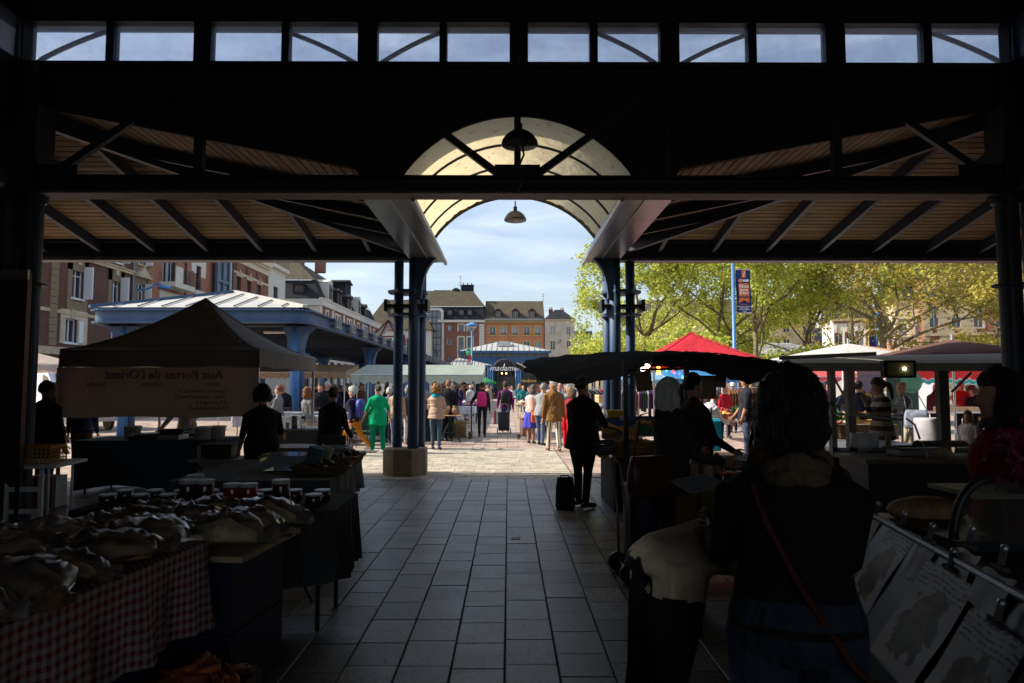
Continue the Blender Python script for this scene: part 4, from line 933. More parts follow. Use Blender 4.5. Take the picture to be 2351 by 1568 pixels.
k = MB(); k.tube([(r(1375),-.35,ZZ(735)),(r(1365),-.15,ZZ(790)),(r(1365),-.12,0)], .07, 6); k.build('drainpipe', ORNG, t)
k = MB(); zb = ZZ(704); rr = ZZ(478)
k.add([(-.05,-.3,zb),(W_,-.3,zb),(W_,5.2,rr+.6),(-.05,5.2,rr+.6),(W_,11,zb),(-.05,11,zb)], [(0,1,2,3),(3,2,4,5),(1,4,2),(0,3,5)]); rf = k.build('roof', TILE, t)
for x8 in (1225, 1445, 1655): dormer(rf, r(x8), .0, ZZ(697), 1.35, 1.45, SLATE, wm=OCHRE, peak=.55, depth=1.9)
k = MB(); k.tube([(W_-.05,4,rr),(W_-.05,4,rr+2)], .05, 5); k.box(W_-.35,W_+.25,3.9,4.1,rr+1.4,rr+1.46); k.box(W_-.3,W_+.2,3.9,4.1,rr+1.8,rr+1.86); k.tube([(W_+.1,4,ZZ(575)),(W_+1.1,4,ZZ(578))], .03, 4); k.build('aerial', GREYM, t)
# grey house with pyramid roof
x0 = X8(1815); r = rel(x0); W_ = X8(2190)-x0
GREYR = mat('grey_cream_render', (.50,.46,.385), .9, var=.14, vs_=.6, dirt=.3)
wins = [(r(1880),r(1946),ZZ(898),ZZ(800),dict(style='25',sill=STONE)), (r(2085),r(2135),ZZ(905),ZZ(810),dict(style='25',sill=STONE)), (r(1880),r(1946),ZZ(1092),ZZ(985),dict(style='23',sill=STONE)), (r(2088),r(2135),ZZ(1090),ZZ(982),dict(style='2',sill=STONE)), (r(1880),r(1955),ZZ(1260),ZZ(1178),dict(style='1')), (r(2090),r(2138),ZZ(1260),ZZ(1178),dict(style='2'))]
t = building('grey rendered house with pyramid slate roof at the end of the far row', (x0+.05, YB-.4, 0), 0, W_-.05, ZZ(722), 9, wins, GREYR)
band(t, -.05, W_+.05, ZZ(730), ZZ(715), .3, STONE, 'cornice'); gable_roof(t, W_-.05, 7, ZZ(714), 2.3, SLATE, .25, hip=2.5)
chimney(t, r(1905), 4, ZZ(715), .8, .6, 2.3, BR_RED2, 2); chimney(t, r(2050), 4, ZZ(715), .8, .6, 2.2, BR_RED2, 2)
k = MB(); k.tube([(r(1955),-.1,ZZ(1010)),(r(1995),-.6,ZZ(1010)),(r(2005),-.6,ZZ(985))], .05, 5); k.lathe([(.28,0),(.05,.25)], 8, (r(2003),-.6,ZZ(985))); k.build('wall_lantern', FR, t)

# ================================================================== second market hall at the far end
YH = 90.0
MBLUE = mat('hall_blue', (.045,.12,.26), .5, var=.12, vs_=.8)
DGLASS = mat('dark_shop_glass', (.02,.022,.026), .06, var=.4, vs_=.4, spec=.9)
H8 = lambda x8, Y: XW((1600 + x8/3.135)*.574, Y)
V8 = lambda y8, Y: ZW((1050 + y8/3.135)*.574, Y)
hx = H8(1307, YH)
t = thing('restaurant_hall', 'blue steel market hall with zinc hipped roofs and arched glass entrance', 'building', (hx, YH, 0))
L2 = lambda x8, Y=YH: H8(x8, Y)-hx
yl = 4.0
a, b = L2(765, YH+yl), L2(1860, YH+yl)
zE, zP = V8(1108, YH+yl), V8(990, YH+yl+5)
k = MB(); k.add([(a-.3,yl-.6,zE),(b+.3,yl-.6,zE),(b+.3,yl+12,zE),(a-.3,yl+12,zE),(L2(1250,YH+9),yl+5,zP),(L2(1345,YH+9),yl+5,zP)], [(0,1,5,4),(1,2,5),(2,3,4,5),(3,0,4)]); rf = k.build('lantern_roof', ZINC, t)
nr = 17
for i in range(nr+1):
    f = i/nr; xe = a-.3+(b-a+.6)*f; ridge_x = min(max(xe, L2(1250,YH+9)), L2(1345,YH+9))
    tt = 1.0
    if xe < ridge_x: tt = (xe-(a-.3))/(ridge_x-(a-.3))
    if xe > ridge_x: tt = ((b+.3)-xe)/((b+.3)-ridge_x)
    k = MB(); k.beam((xe,yl-.6,zE+.03),(xe,yl-.6+5.6*tt,zE+(zP-zE)*tt+.03), .07, .08); k.build('roof_seam', mat('seam_zinc', (.25,.25,.25), .5, metal=.2), rf)
MB().box(-.9,.9,yl+1.6,yl+3,zP-.9,zP-.25).build('roof_vent', ALU, t)
k = MB().box(a-.4,b+.4,yl-.75,yl-.1,zE-.32,zE-.005); k.build('fascia', MBLUE, t)
zc1, zc0 = V8(1140, YH+yl), V8(1187, YH+yl)
MB().box(a,b,yl+.0,yl+.05,zc0,zE-.3).build('clerestory_pane', DGLASS, t)
k = MB()
for i in range(13): x = a+(b-a)*i/12; k.box(x-.09,x+.09,yl-.08,yl-.01,zc0,zE-.3)
k.build('clerestory_mullions', MBLUE, t)
k = MB().box(a-.1,b+.1,yl-.12,yl+.1,V8(1300,YH+yl),zc0); k.build('lantern_wall', MBLUE, t)
zlo = V8(1310, YH)
for s, (x0_, x1_, xt) in ((-1, (L2(600), L2(1160), L2(700))), (1, (L2(1445), L2(2040), L2(1930)))):
    zt2 = V8(1192, YH+3.5)
    k = MB(); k.add([(x0_,0,zlo+.25),(x1_,0,zlo+.25),(x1_,3.8,zlo+.25),(x0_,3.8,zlo+.25),(xt,3.7,zt2),(xt-s*.0+(-s)*1.0,3.7,zt2)], [(0,1,4),(1,2,4),(2,3,4),(3,0,4)]); r2 = k.build('wing_roof', ZINC, t)
    for i in range(1, 12):
        xe = x0_+(x1_-x0_)*i/12; tt = 1-abs(xe-xt)/max(abs(x0_-xt) if xe < xt else abs(x1_-xt), .1)
        k = MB(); k.beam((xe,0,zlo+.27),(xe,3.7*tt,zlo+.27+(zt2-zlo-.25)*tt), .06, .07); k.build('roof_seam', MATS['seam_zinc'], r2)
    MB().box(x0_-.1,x1_+.1,-.15,.15,zlo-.15,zlo+.24).build('fascia', MBLUE, t)
    MB().box(x0_,x1_,.3,.35,.0,zlo-.15).build('shop_front', DGLASS, t)
    MB().box(*sorted((x0_ if s < 0 else L2(1690), L2(900) if s < 0 else x1_)),-.02,.28,.0,1.9).build('brick_plinth', BR_RED, t)
    k = MB()
    for i in range(8): x = x0_+(x1_-x0_)*i/7; k.box(x-.06,x+.06,.2,.29,0,zlo-.15)
    k.build('shop_mullions', FR, t)
    xg = L2(1130 if s < 0 else 1480)
    for d in (-.28, .02, .3):
        k = MB(); k.tube([(xg+d,-.1,0),(xg+d,-.1,zlo-.15)], .11, 10); k.build('column', BLUE_B, t, True)
# arched entrance
xa, xb = L2(1172), L2(1442); rr = (xb-xa)/2; xm = (xa+xb)/2; zs = V8(1345, YH); za = V8(1218, YH)
arc = [(xm-rr*math.cos(math.pi*i/16), zs+(za-zs)*math.sin(math.pi*i/16)) for i in range(17)]
k = MB(); k.prism([(xa,0)]+arc+[(xb,0)], .25, .3); k.build('entrance_glass', DGLASS, t)
k = MB(); k.tube([(x,.1,z) for x, z in arc], .13, 8)
for x in (xa, xa+rr*.42, xb-rr*.42, xb): k.box(x-.07,x+.07,.12,.24,0,zs)
k.box(xa,xb,.12,.24,zs-.15,zs); k.box(xa,xb,.12,.24,2.05,2.2)
for q in (-.5,0,.5): k.beam((xm+q*.2,.18,zs),(xm+q*rr*1.1,.18,zs+(za-zs)*(1-abs(q)*.4)*.97), .08, .08)
k.build('entrance_frame', FR, t)
GLOWW = mat('white_letter', (.9,.9,.9), .5, var=.02)
text_part('madame.', 1.06, GLOWW, t, (L2(1305), -.4, V8(1326, YH)), (math.pi/2,0,0), shear=.35, depth=.03, bold=.012)
k = MB(); k.tube([(L2(1296),-.4,V8(1330,YH)),(L2(1306),-.4,V8(1290,YH)),(L2(1316),-.4,V8(1272,YH))], .05, 6); k.build('lettering_flourish', GLOWW, t)
GOLD = mat('gold_letter', (.62,.45,.10), .5)
text_part('madame.', .6, GOLD, t, (L2(1612), -.05, V8(1482, YH)), (math.pi/2,0,0), shear=.35, depth=.02, bold=.008)
text_part('madame.', .5, GOLD, t, (L2(990), -.05, V8(1482, YH)), (math.pi/2,0,0), shear=.35, depth=.02, bold=.008)
for x8, y8 in ((930,1356),(975,1395),(1005,1380),(1277,1390),(1332,1390)):
    k = MB(); k.ball((L2(x8),.18,V8(y8,YH)), .1); o = k.build('lamp_bulb', glow_mat('warm_bulb', (1,.5,.15), 6), t)
for x8 in (940, 1010):
    k = MB(); k.lathe([(.05,.5),(.32,.2),(.4,-.3),(.2,-.7)], 10, (L2(x8),.16,V8(1390,YH))); k.build('wicker_shade', mat('wicker', (.5,.33,.12), .8), t)

# ================================================================== long blue canopy on the left
CXR, CXL, CY0, CY1, CZ = -6.35, -13.1, 21.3, 78.0, 4.0
t = thing('blue_canopy', 'long open blue steel canopy with zinc hipped roof on the left', 'canopy', (-9.7, CY0, 0))
def cp(name, mb, m_, smooth=False, parent=None): return mb.build(name, m_, parent or t, smooth, world_=True)
zr = 5.05; apx = -9.9
k = MB(); k.add([(CXL,CY0,CZ+.12),(CXR,CY0,CZ+.12),(CXR,CY1,CZ+.12),(CXL,CY1,CZ+.12),(apx,CY0+3.3,zr),(apx,CY1-3.3,zr)], [(0,1,4),(1,2,5,4),(2,3,5),(3,0,4,5)]); cp('roof', k, ZINC)
k = MB(); e = .15; k.add([(CXL+e,CY0+e,CZ+.05),(CXR-e,CY0+e,CZ+.05),(CXR-e,CY1-e,CZ+.05),(CXL+e,CY1-e,CZ+.05),(apx,CY0+3.3,zr-.09),(apx,CY1-3.3,zr-.09)], [(0,4,1),(1,4,5,2),(2,5,3),(3,5,4,0)]); cp('soffit', k, mat('dark_soffit', (.05,.045,.04), .8))
SEAM_SHADE = mat('shadow_toned_seam', (.10,.115,.15), .5, metal=.2)  # darker than the zinc: seam shadows are put into this colour
for i in range(1, 9):
    xe = CXL+(CXR-CXL)*i/9; tt = min((xe-CXL)/(apx-CXL), (CXR-xe)/(CXR-apx))
    k = MB(); k.beam((xe,CY0,CZ+.16),(xe,CY0+3.3*tt,CZ+.16+(zr-CZ-.12)*tt), .03, .035); cp('roof_seam', k, SEAM_SHADE)
for xe in (CXL, CXR):
    k = MB(); k.beam((xe,CY0,CZ+.15),(apx,CY0+3.3,zr+.03), .2, .09); cp('hip_cap', k, BLUE if xe < -8 else ZINC)
# eave ring: rounded I beam
for (p_, q_) in (((CXL+.5,CY0,0),(CXR-.5,CY0,0)), ((CXR,CY0+.5,0),(CXR,CY1,0)), ((CXL,CY0+.5,0),(CXL,CY1,0))):
    a_, b_ = Vector(p_), Vector(q_)
    k = MB(); k.beam(a_+Vector((0,0,CZ-.16)), b_+Vector((0,0,CZ-.16)), .05, .34); k.beam(a_+Vector((0,0,CZ+.04)), b_+Vector((0,0,CZ+.04)), .30, .06); k.beam(a_+Vector((0,0,CZ-.35)), b_+Vector((0,0,CZ-.35)), .26, .05); cp('eave_beam', k, BLUE)
for sx, cx_ in ((1, CXR-.5), (-1, CXL+.5)):
    k = MB(); arc = [(cx_+sx*.5*math.sin(math.pi/2*i/8), CY0+.5-.5*math.cos(math.pi/2*i/8)) for i in range(9)]
    for dz, w_, h_ in ((-.16,.05,.34),(.04,.30,.06),(-.35,.26,.05)):
        for (ax,ay),(bx,by) in zip(arc, arc[1:]): k.beam((ax,ay,CZ+dz),(bx,by,CZ+dz), w_, h_)
    cp('eave_corner', k, BLUE)
for j in range(5):
    yc = 22.3+j*11.95
    for xc in (-6.96, -12.5):
        for d in (0, .26):
            k = MB(); k.tube([(xc+d*.35, yc+d, 0), (xc+d*.35, yc+d, 3.62)], .155, 14); cp('column', k, BLUE_B if d == 0 else BLUE, True)
        k = MB(); k.box(xc-.24,xc+.32,yc-.24,yc+.5,2.62,2.72); cp('collar', k, BLUE)
        k = MB(); s = 1 if xc > -9 else -1
        k.prism([(xc-s*.2,2.72),(xc+s*.2,2.72),(xc+s*.26,3.1),(xc+s*.36,3.38),(xc+s*.62,3.6),(xc-s*.4,3.6),(xc-s*.24,3.2)], yc-.12, yc+.34); cp('bracket', k, BLUE, parent=None)
    if j < 5:
        k = MB().box(CXL+.2,CXR-.2,yc+.1,yc+.25,3.63,3.85); cp('cross_beam', k, BLUE_D)
for i in range(24):
    y = CY0+3.0+i*2.3
    k = MB()
    for d in (0, .28, .56): k.box(CXR+.16,CXR+.24,y+d,y+d+.1,CZ-.28,CZ+.08)
    k.box(CXR+.17,CXR+.23,y-.05,y+.7,CZ-.26,CZ-.2); k.box(CXR+.03,CXR+.17,y+.1,y+.5,CZ-.2,CZ-.15); cp('lamp_bracket', k, GREYM)
    k = MB(); k.beam((CXL+.3,y,3.86),(CXR-.2,y,3.86), .06, .16); cp('purlin', k, BLUE_D)
k = MB(); k.tube([(-8.6,24,3.55),(-7.6,24,3.55)], .05, 8); cp('tube_light', k, WHITEP)

# bank shop front under the canopy (pale piers and dark arched windows)
y0 = 64.0
wins = [(1.0+i*3.1,3.0+i*3.1,.6,4.3,dict(style='12',frame=FR)) for i in range(10)]
t = building('pale stone arcade with dark tall windows and red bank signs', (-19.4, y0, 0), math.pi/2, 33, 5.6, 3.5, wins, PALE, name='bank_arcade')
for i in (0, 1):
    a = wins[i][0]
    o = MB().box(a+.5,a+1.5,-.12,-.02,2.7,4.0).build('bank_sign', WHITE, t)
    MB().box(a+.62,a+1.38,-.13,-.121,3.3,3.88).build('red_field', mat('sign_red', (.6,.02,.03), .5), o); MB().box(a+.62,a+1.38,-.13,-.121,2.82,3.29).build('black_field', BLACKM, o)
MB().box(0,33,-.3,.02,5.2,5.62).build('cornice', PALE, t)

# ================================================================== right side houses behind the trees
def right_house(label, px0, px1, Y, rz, H, wallm, cols, rows, roofm, rise=3, style='2', trim=None, D=10, sill=None):
    xa, xb = XW(px0, Y), XW(px1, Y); W_ = (xb-xa)/max(math.cos(rz)-math.sin(rz)*xb/Y*.0, .4)
    wins = []
    for i in range(cols):
        for (c, d) in rows:
            u = W_*(i+.5)/cols; wins.append((u-.5,u+.5,c,d,dict(style=style,sill=sill or STONE,surround=trim,sw=.18)))
    t = building(label, (xa, Y, 0), rz, W_, H, D, wins, wallm)
    gable_roof(t, W_, D, H, rise, roofm, .3); band(t, -.05, W_+.05, H-.5, H-.02, .25, STONE, 'cornice')
    return t
R3 = [(4.2,6.0),(7.4,9.2),(10.4,12.0)]
TANR = mat('tan_render', (.60,.47,.29), .9, var=.1, vs_=.8, dirt=.12)
t = right_house('long tan rendered house behind the middle plane trees', 1475, 1860, 112, -.10, 12.5, TANR, 9, R3, TILE, 4)
chimney(t, 8, 5, 16, 1.2, .8, 2, BR_RED2, 3); chimney(t, 18, 5, 16, 1.2, .8, 2, BR_RED2, 3)
t = right_house('low cream house with dark roof between the trunks', 1858, 1918, 100, -.35, 6.6, CREAM, 3, [(4.0,5.4),(1,2.8)], SLATE, 4)
t = right_house('pale far house glimpsed left of the plane trees', 1385, 1480, 140, -.1, 10.5, CREAM, 4, [(3.6,5.4),(6.6,8.4)], TILE, 3)
t = right_house('cream balcony house at the street end beside the grey house', 1322, 1384, 150, -.35, 8.6, CREAM, 4, [(4.6,6.2),(1,3)], TILE, 2.5)
t = right_house('small white house behind the grey corner house', 1305, 1352, 160, -.2, 12.5, PALE, 2, [(5,7)], SLATE, 2.5)
# half timbered house
WPL = mat('white_plaster', (.72,.69,.66), .9, var=.08); TIMB = mat('brown_timber', (.20,.09,.06), .8, var=.2)
def timber(label, px0, px1, Y, rz, H, wallm, cols):
    t = right_house(label, px0, px1, Y, rz, H, wallm, cols, [(3.9,5.7),(6.9,8.6)], SLATE, 3, '2')
    W_ = (XW(px1,Y)-XW(px0,Y))/math.cos(rz); k = MB()
    for i in range(cols*4+1):
        x = W_*i/(cols*4)
        if not any(abs(x - W_*(j+.5)/cols) < .62 for j in range(cols)): k.box(x-.07,x+.07,-.05,.01,3.2,H-.5)
    for z in (3.2, 3.55, 6.15, 6.5, H-.8): k.box(0,W_,-.07,.01,z,z+.2)
    for i in range(cols): x = W_*i/cols; k.beam((x+.1,-.03,6.7),(x+.55,-.03,H-1), .05, .12); k.beam((x+.1,-.03,3.8),(x+.5,-.03,6.1), .05, .12)
    k.build('timber_frame', TIMB, t)
    return t
timber('white half timbered house behind the right plane tree', 1917, 2000, 88, -.30, 10.6, WPL, 4)
timber('narrow yellow half timbered house with slate roof', 2000, 2042, 86, -.30, 9.2, mat('yellow_plaster', (.62,.50,.26), .9), 2)
right_house('pink rendered narrow house beside the plane trunk', 2042, 2062, 85, -.30, 9.0, mat('pink_render', (.55,.30,.24), .9, var=.1), 1, [(4,6),(7,8.5)], SLATE, 2)
t = right_house('smooth cream house with slate roof and white casements', 2060, 2124, 84, -.30, 12.4, mat('smooth_cream', (.66,.53,.36), .9, var=.08), 2, [(4.2,6.4),(7.8,10)], SLATE, 3, '23')
chimney(t, 1.4, 3, 13.5, 1.2, .8, 3, BR_RED, 3)
t = right_house('brick corner building with pale banded stone window frames at right', 2126, 2420, 82, -.30, 15, BR_RED2, 7, [(4.4,7.0),(8.6,11.2),(12.4,14)], SLATE, 4, '22', trim=BR_YEL)
for i in range(8):
    W_ = (XW(2420,82)-XW(2126,82))/math.cos(.3); x = W_*i/7
    k = MB()
    for j in range(14): k.box(max(x-(.9 if j%2 else .65),0),min(x+(.9 if j%2 else .65),W_),-.06,.01,.5+j*1.04,1.5+j*1.04)
    if i in (0,1,2): k.build('pier_stone', BR_YEL, t)
band(t, 0, W_, 7.7, 8.0, .15, BR_YEL); band(t, 0, W_, 3.6, 3.9, .15, BR_YEL)
# low market pavilion behind the trees on the right
t = thing('low_pavilion', 'low blue pavilion with pale zinc roof under the plane trees', 'pavilion', (XW(1790,72), 72, 0))
a, b = XW(1690,72)-XW(1790,72), XW(1915,72)-XW(1790,72); zq = ZW(812,72)
k = MB(); k.add([(a,0,zq),(b,0,zq),(b,8,zq),(a,8,zq),(a+3,4,zq+1.4),(b-3,4,zq+1.4)], [(0,1,5,4),(1,2,5),(2,3,4,5),(3,0,4)]); k.build('roof', ZINC, t)
MB().box(a,b,-.1,.1,zq-.5,zq-.01).build('fascia', MBLUE, t); MB().box(a+.4,b-.4,.3,.35,0,zq-.5).build('glazing', DGLASS, t)

# ================================================================== lamp posts with banners
def lamp_post(label, px_, Y, h, r=.09, light=True):
    t = thing('lamp_post', label, 'lamp post', (XW(px_, Y), Y, 0), group='blue lamp posts on the square')
    k = MB(); k.tube([(0,0,0),(0,0,.9),(0,0,1.0),(0,0,h)], [r*1.3,r*1.3,r,r*.8], 12); k.build('post', BLUE_B, t, True)
    if light:
        k = MB(); k.tube([(0,0,h),(0,0,h+.5)], .05, 8); k.build('spigot', BLUE_B, t)
        k = MB(); k.lathe([(.05,.62),(.55,.35),(.62,.28),(.45,.22)], 14, (0,-.05,h)); k.build('lamp_hood', BLUE_B, t, True)
        k = MB(); k.lathe([(.45,.22),(.32,.05),(.05,0)], 12, (0,-.05,h)); k.build('lamp_glass', mat('lamp_glass_grey', (.5,.55,.6), .2), t, True)
    return t
t = lamp_post('blue lamp post with striped pennant before the far hall', 1083, 60, 6.7)
k = MB(); rings = []
for i in range(9):
    z = ZW(800,60)-i*.19; rings.append([(-.05,-.02,z),(-.45-.05*math.sin(i),-.02+.06*math.sin(i*1.7),z-.05)])
k.loft(rings, False, closed=False); 
pn = k.build('pennant', [mat('pennant_green', (.10,.42,.14), .8), mat('pennant_red', (.5,.06,.05), .8), WPL], t)
for i, f in enumerate(pn.data.polygons): f.material_index = 0 if i < 3 else (1 if i < 6 else 2)
t = lamp_post('tall blue lamp post carrying the festival banner by the red tent', 1688, 35, 9.2, .10)
NAVY = mat('banner_navy', (.008,.02,.13), .7, var=.05); OR_ = mat('banner_orange', (.62,.15,.02), .7, var=.05)
bx0, bx1 = XW(1694,35)-XW(1688,35), XW(1728,35)-XW(1688,35); bz1, bz0 = ZW(620,35), ZW(717,35)
k = MB(); rings = [[(bx0+(bx1-bx0)*i/8, -.06-.05*math.sin(i*.8+j*.5), bz0+(bz1-bz0)*j/12) for i in range(9)] for j in range(13)]
k.loft(rings, False, closed=False); bn = k.build('banner', NAVY, t, True)
k = MB()
for z in (bz1+.02, bz0-.02): k.tube([(0,0,z),(bx1+.03,-.06,z)], .03, 6)
k.build('banner_rod', ALU, t)
bw = bx1-bx0; bm = (bx0+bx1)/2
k = MB().box(bm-.1,bm+.1,-.145,-.135,bz1-.42,bz1-.02); k.build('emblem_field', OR_, bn)
k = MB(); k.lathe([(.10,-.005),(.10,.005)], 14); o = k.build('emblem_disc', mat('emblem_coral', (.65,.22,.10), .7), bn, loc=(bm-.18,-.14,bz1-.56)); o.rotation_euler = (math.pi/2,0,0)
MB().box(bm-.06,bm+.26,-.145,-.135,bz1-.62,bz1-.50).build('emblem_bar', mat('emblem_pale', (.6,.55,.6), .7), bn)
k = MB(); k.prism([(bm-.26,bz1-1.72),(bm-.26,bz1-.70),(bm+.26,bz1-.70),(bm+.26,bz1-1.72),(bm,bz1-1.58)], -.145, -.135); k.build('pennon_field', OR_, bn, fixn=True)
for s_, z, sz, m_ in (('Fêtes',.86,.23,WHITE),('Jeanne',1.04,.16,WHITE),('d\'Arc',1.21,.22,WHITE),('ROUEN',1.42,.17,NAVY),('EN MAI :',1.80,.10,OR_),('Animations médiévales',1.90,.082,WHITE),('& fantastiques',1.98,.082,WHITE),('Marché médiéval',2.06,.082,WHITE),('Défilé',2.14,.082,WHITE)):
    text_part(s_, sz, m_, bn, (bm, -.155, bz1-z), (math.pi/2,0,0), depth=.003, bold=.004 if sz > .12 else 0)
k = MB(); k.beam((bm-.02,-.15,bz1-.35),(bm+.05,-.15,bz1-.1), .01, .03); k.beam((bm-.05,-.15,bz1-.2),(bm+.06,-.15,bz1-.22), .01, .03); k.build('emblem_mark', WHITE, bn)
t = lamp_post('blue lamp post with small navy banner before the half timbered house', 2017, 64, 8.0, .08)
z0 = ZW(790,64)
MB().box(-.75,-.1,-.03,.0,z0-.9,z0+.75).build('banner', NAVY, t)
text_part('ROUEN', .17, mat('sign_red',(.6,.02,.03),.5), t, (-.42,-.04,z0-.35), (math.pi/2,0,0)); text_part('76', .22, WHITE, t, (-.42,-.04,z0+.3), (math.pi/2,0,0))

# ================================================================== plane trees
def leaf_mat(name, c1, c2):
    if name in MATS: return MATS[name]
    m = bpy.data.materials.new(name); m.use_nodes = True; nt = m.node_tree; L = nt.links; nt.nodes.clear()
    o = N(nt,'ShaderNodeOutputMaterial'); ge = N(nt,'ShaderNodeNewGeometry'); mx = N(nt,'ShaderNodeMixRGB'); mx.inputs[1].default_value = rgba(c1); mx.inputs[2].default_value = rgba(c2)
    L.new(ge.outputs['Random Per Island'], mx.inputs[0])
    df = N(nt,'ShaderNodeBsdfPrincipled'); df.inputs['Roughness'].default_value = .55; df.inputs['Specular IOR Level'].default_value = .25
    tl = N(nt,'ShaderNodeBsdfTranslucent'); L.new(mx.outputs[0], df.inputs['Base Color']); L.new(mx.outputs[0], tl.inputs[0])
    ms = N(nt,'ShaderNodeMixShader'); ms.inputs[0].default_value = .45; L.new(df.outputs[0], ms.inputs[1]); L.new(tl.outputs[0], ms.inputs[2]); L.new(ms.outputs[0], o.inputs[0])
    MATS[name] = m; return m
BARK = mat('plane_bark', (.145,.115,.06), .9, var=.45, vs_=3.5, bump=.6, bs=6)
LEAF_A = leaf_mat('young_leaf_bright', (.33,.41,.06), (.60,.62,.13)); LEAF_B = leaf_mat('young_leaf_olive', (.30,.27,.05), (.52,.43,.09))
def tree(label, x, y, h0, spread, nleaf, seed, leafm, r0=.28, lean=(0,0), up=.55, xmin=-99, zmin=5.2):
    rn = random.Random(seed); t = thing('plane_tree', label, 'tree', (x, y, 0), group='plane trees on the right of the square')
    k = MB(); tips = []
    def grow(p, d, L_, r, dep):
        n = 5; pts = [p]; rad = [r]; q = p.copy(); dd = d.copy()
        for i in range(n):
            wob = .05 if dep == 0 else .17
            dd = (dd + Vector((rn.gauss(0,wob), rn.gauss(0,wob), rn.gauss(.03,.12)))).normalized()
            if q.x < xmin: dd.x = abs(dd.x)*.6
            if q.z < zmin and dep > 0: dd.z = abs(dd.z)*.7
            q = q + dd*(L_/n); pts.append(q.copy()); rad.append(r*(1-.42*(i+1)/n))
            if dep >= 2: tips.append((q.copy(), dep))
        k.tube(pts, rad, 7 if dep < 2 else 4, caps=dep == 0)
        if dep < 4:
            for c in range(rn.choice((2,3,3)) if dep else 6):
                ang = rn.uniform(.35,.95); ax = rn.uniform(0, 2*math.pi) if dep else c*2*math.pi/6 + rn.uniform(-.4,.4)
                side = Vector((math.cos(ax), math.sin(ax), 0))
                nd = (dd*math.cos(ang) + side*math.sin(ang)*(1.5 if dep < 2 else 1.1) + Vector((0,0,up*.25 if dep < 2 else -.02))).normalized()
                st = pts[-1] if dep and c == 0 else pts[rn.randint(3 if dep == 0 else 1, n)]
                grow(st, nd, L_*rn.uniform(.62,.85) if dep else spread*rn.uniform(.75,1.1), rad[-1]*rn.uniform(.62,.8), dep+1)
    grow(Vector((0,0,-.05)), Vector((lean[0],lean[1],1)).normalized(), h0, r0, 0)
    # the leader goes on
    grow(Vector((lean[0]*h0,lean[1]*h0,h0*.97)), Vector((.05,0,1)), spread*.9, r0*.5, 1)
    k.build('trunk', BARK, t, True)
    lv = MB(); rn2 = random.Random(seed+1); V = []; F = []
    for i in range(nleaf):
        c, dep = tips[rn2.randrange(len(tips))]
        s = rn2.gauss(0, .34 if dep > 2 else .22)
        c = c + Vector((rn2.gauss(0,.30), rn2.gauss(0,.30), rn2.gauss(-.06,.26)))
        a = rn2.uniform(.05,.16); e = Euler((rn2.uniform(-1.2,1.2), rn2.uniform(-1.2,1.2), rn2.uniform(0,6.28))).to_matrix()
        b = len(V)
        V += [c + e @ Vector(v) for v in ((0,-a,0),(a*.9,-a*.1,a*.25),(0,a*1.2,0),(-a*.9,-a*.1,a*.25))]
        F += [(b,b+1,b+2),(b,b+2,b+3)]
    lv.v = [tuple(v) for v in V]; lv.f = F; lv.m = [0]*len(F)
    lv.build('crown', leafm, t)
    return t
tree('leftmost plane tree with dense bright leaves beside the gate column', XW(1490,60), 60, 6.2, 6.0, 21000, 11, LEAF_A, .27, xmin=-5.6)
tree('plane tree with pale straight trunk just left of the festival banner', XW(1652,57), 57, 6.4, 6.0, 20000, 24, LEAF_A, .26)
tree('plane tree with thick trunk just right of the festival banner', XW(1749,50), 50, 5.8, 5.6, 18000, 36, LEAF_A, .26)
tree('plane tree with slim trunk right of centre in the row', XW(1857,58), 58, 6.2, 5.8, 14500, 47, LEAF_A, .25)
tree('stout plane tree with sparse olive leaves at the right', XW(2035,47), 47, 6.0, 6.0, 11000, 52, LEAF_B, .32)
tree('plane tree at the far right mostly hidden by the hall column', XW(2290,52), 52, 6.0, 6.2, 9500, 66, LEAF_B, .28)
tree('plane tree in the second row with dense crown behind the banner', XW(1580,74), 74, 6.6, 6.4, 14000, 71, LEAF_A, .26)
tree('plane tree in the second row with olive crown before the half timbered house', XW(1960,76), 76, 6.6, 6.0, 8000, 88, LEAF_B, .24)

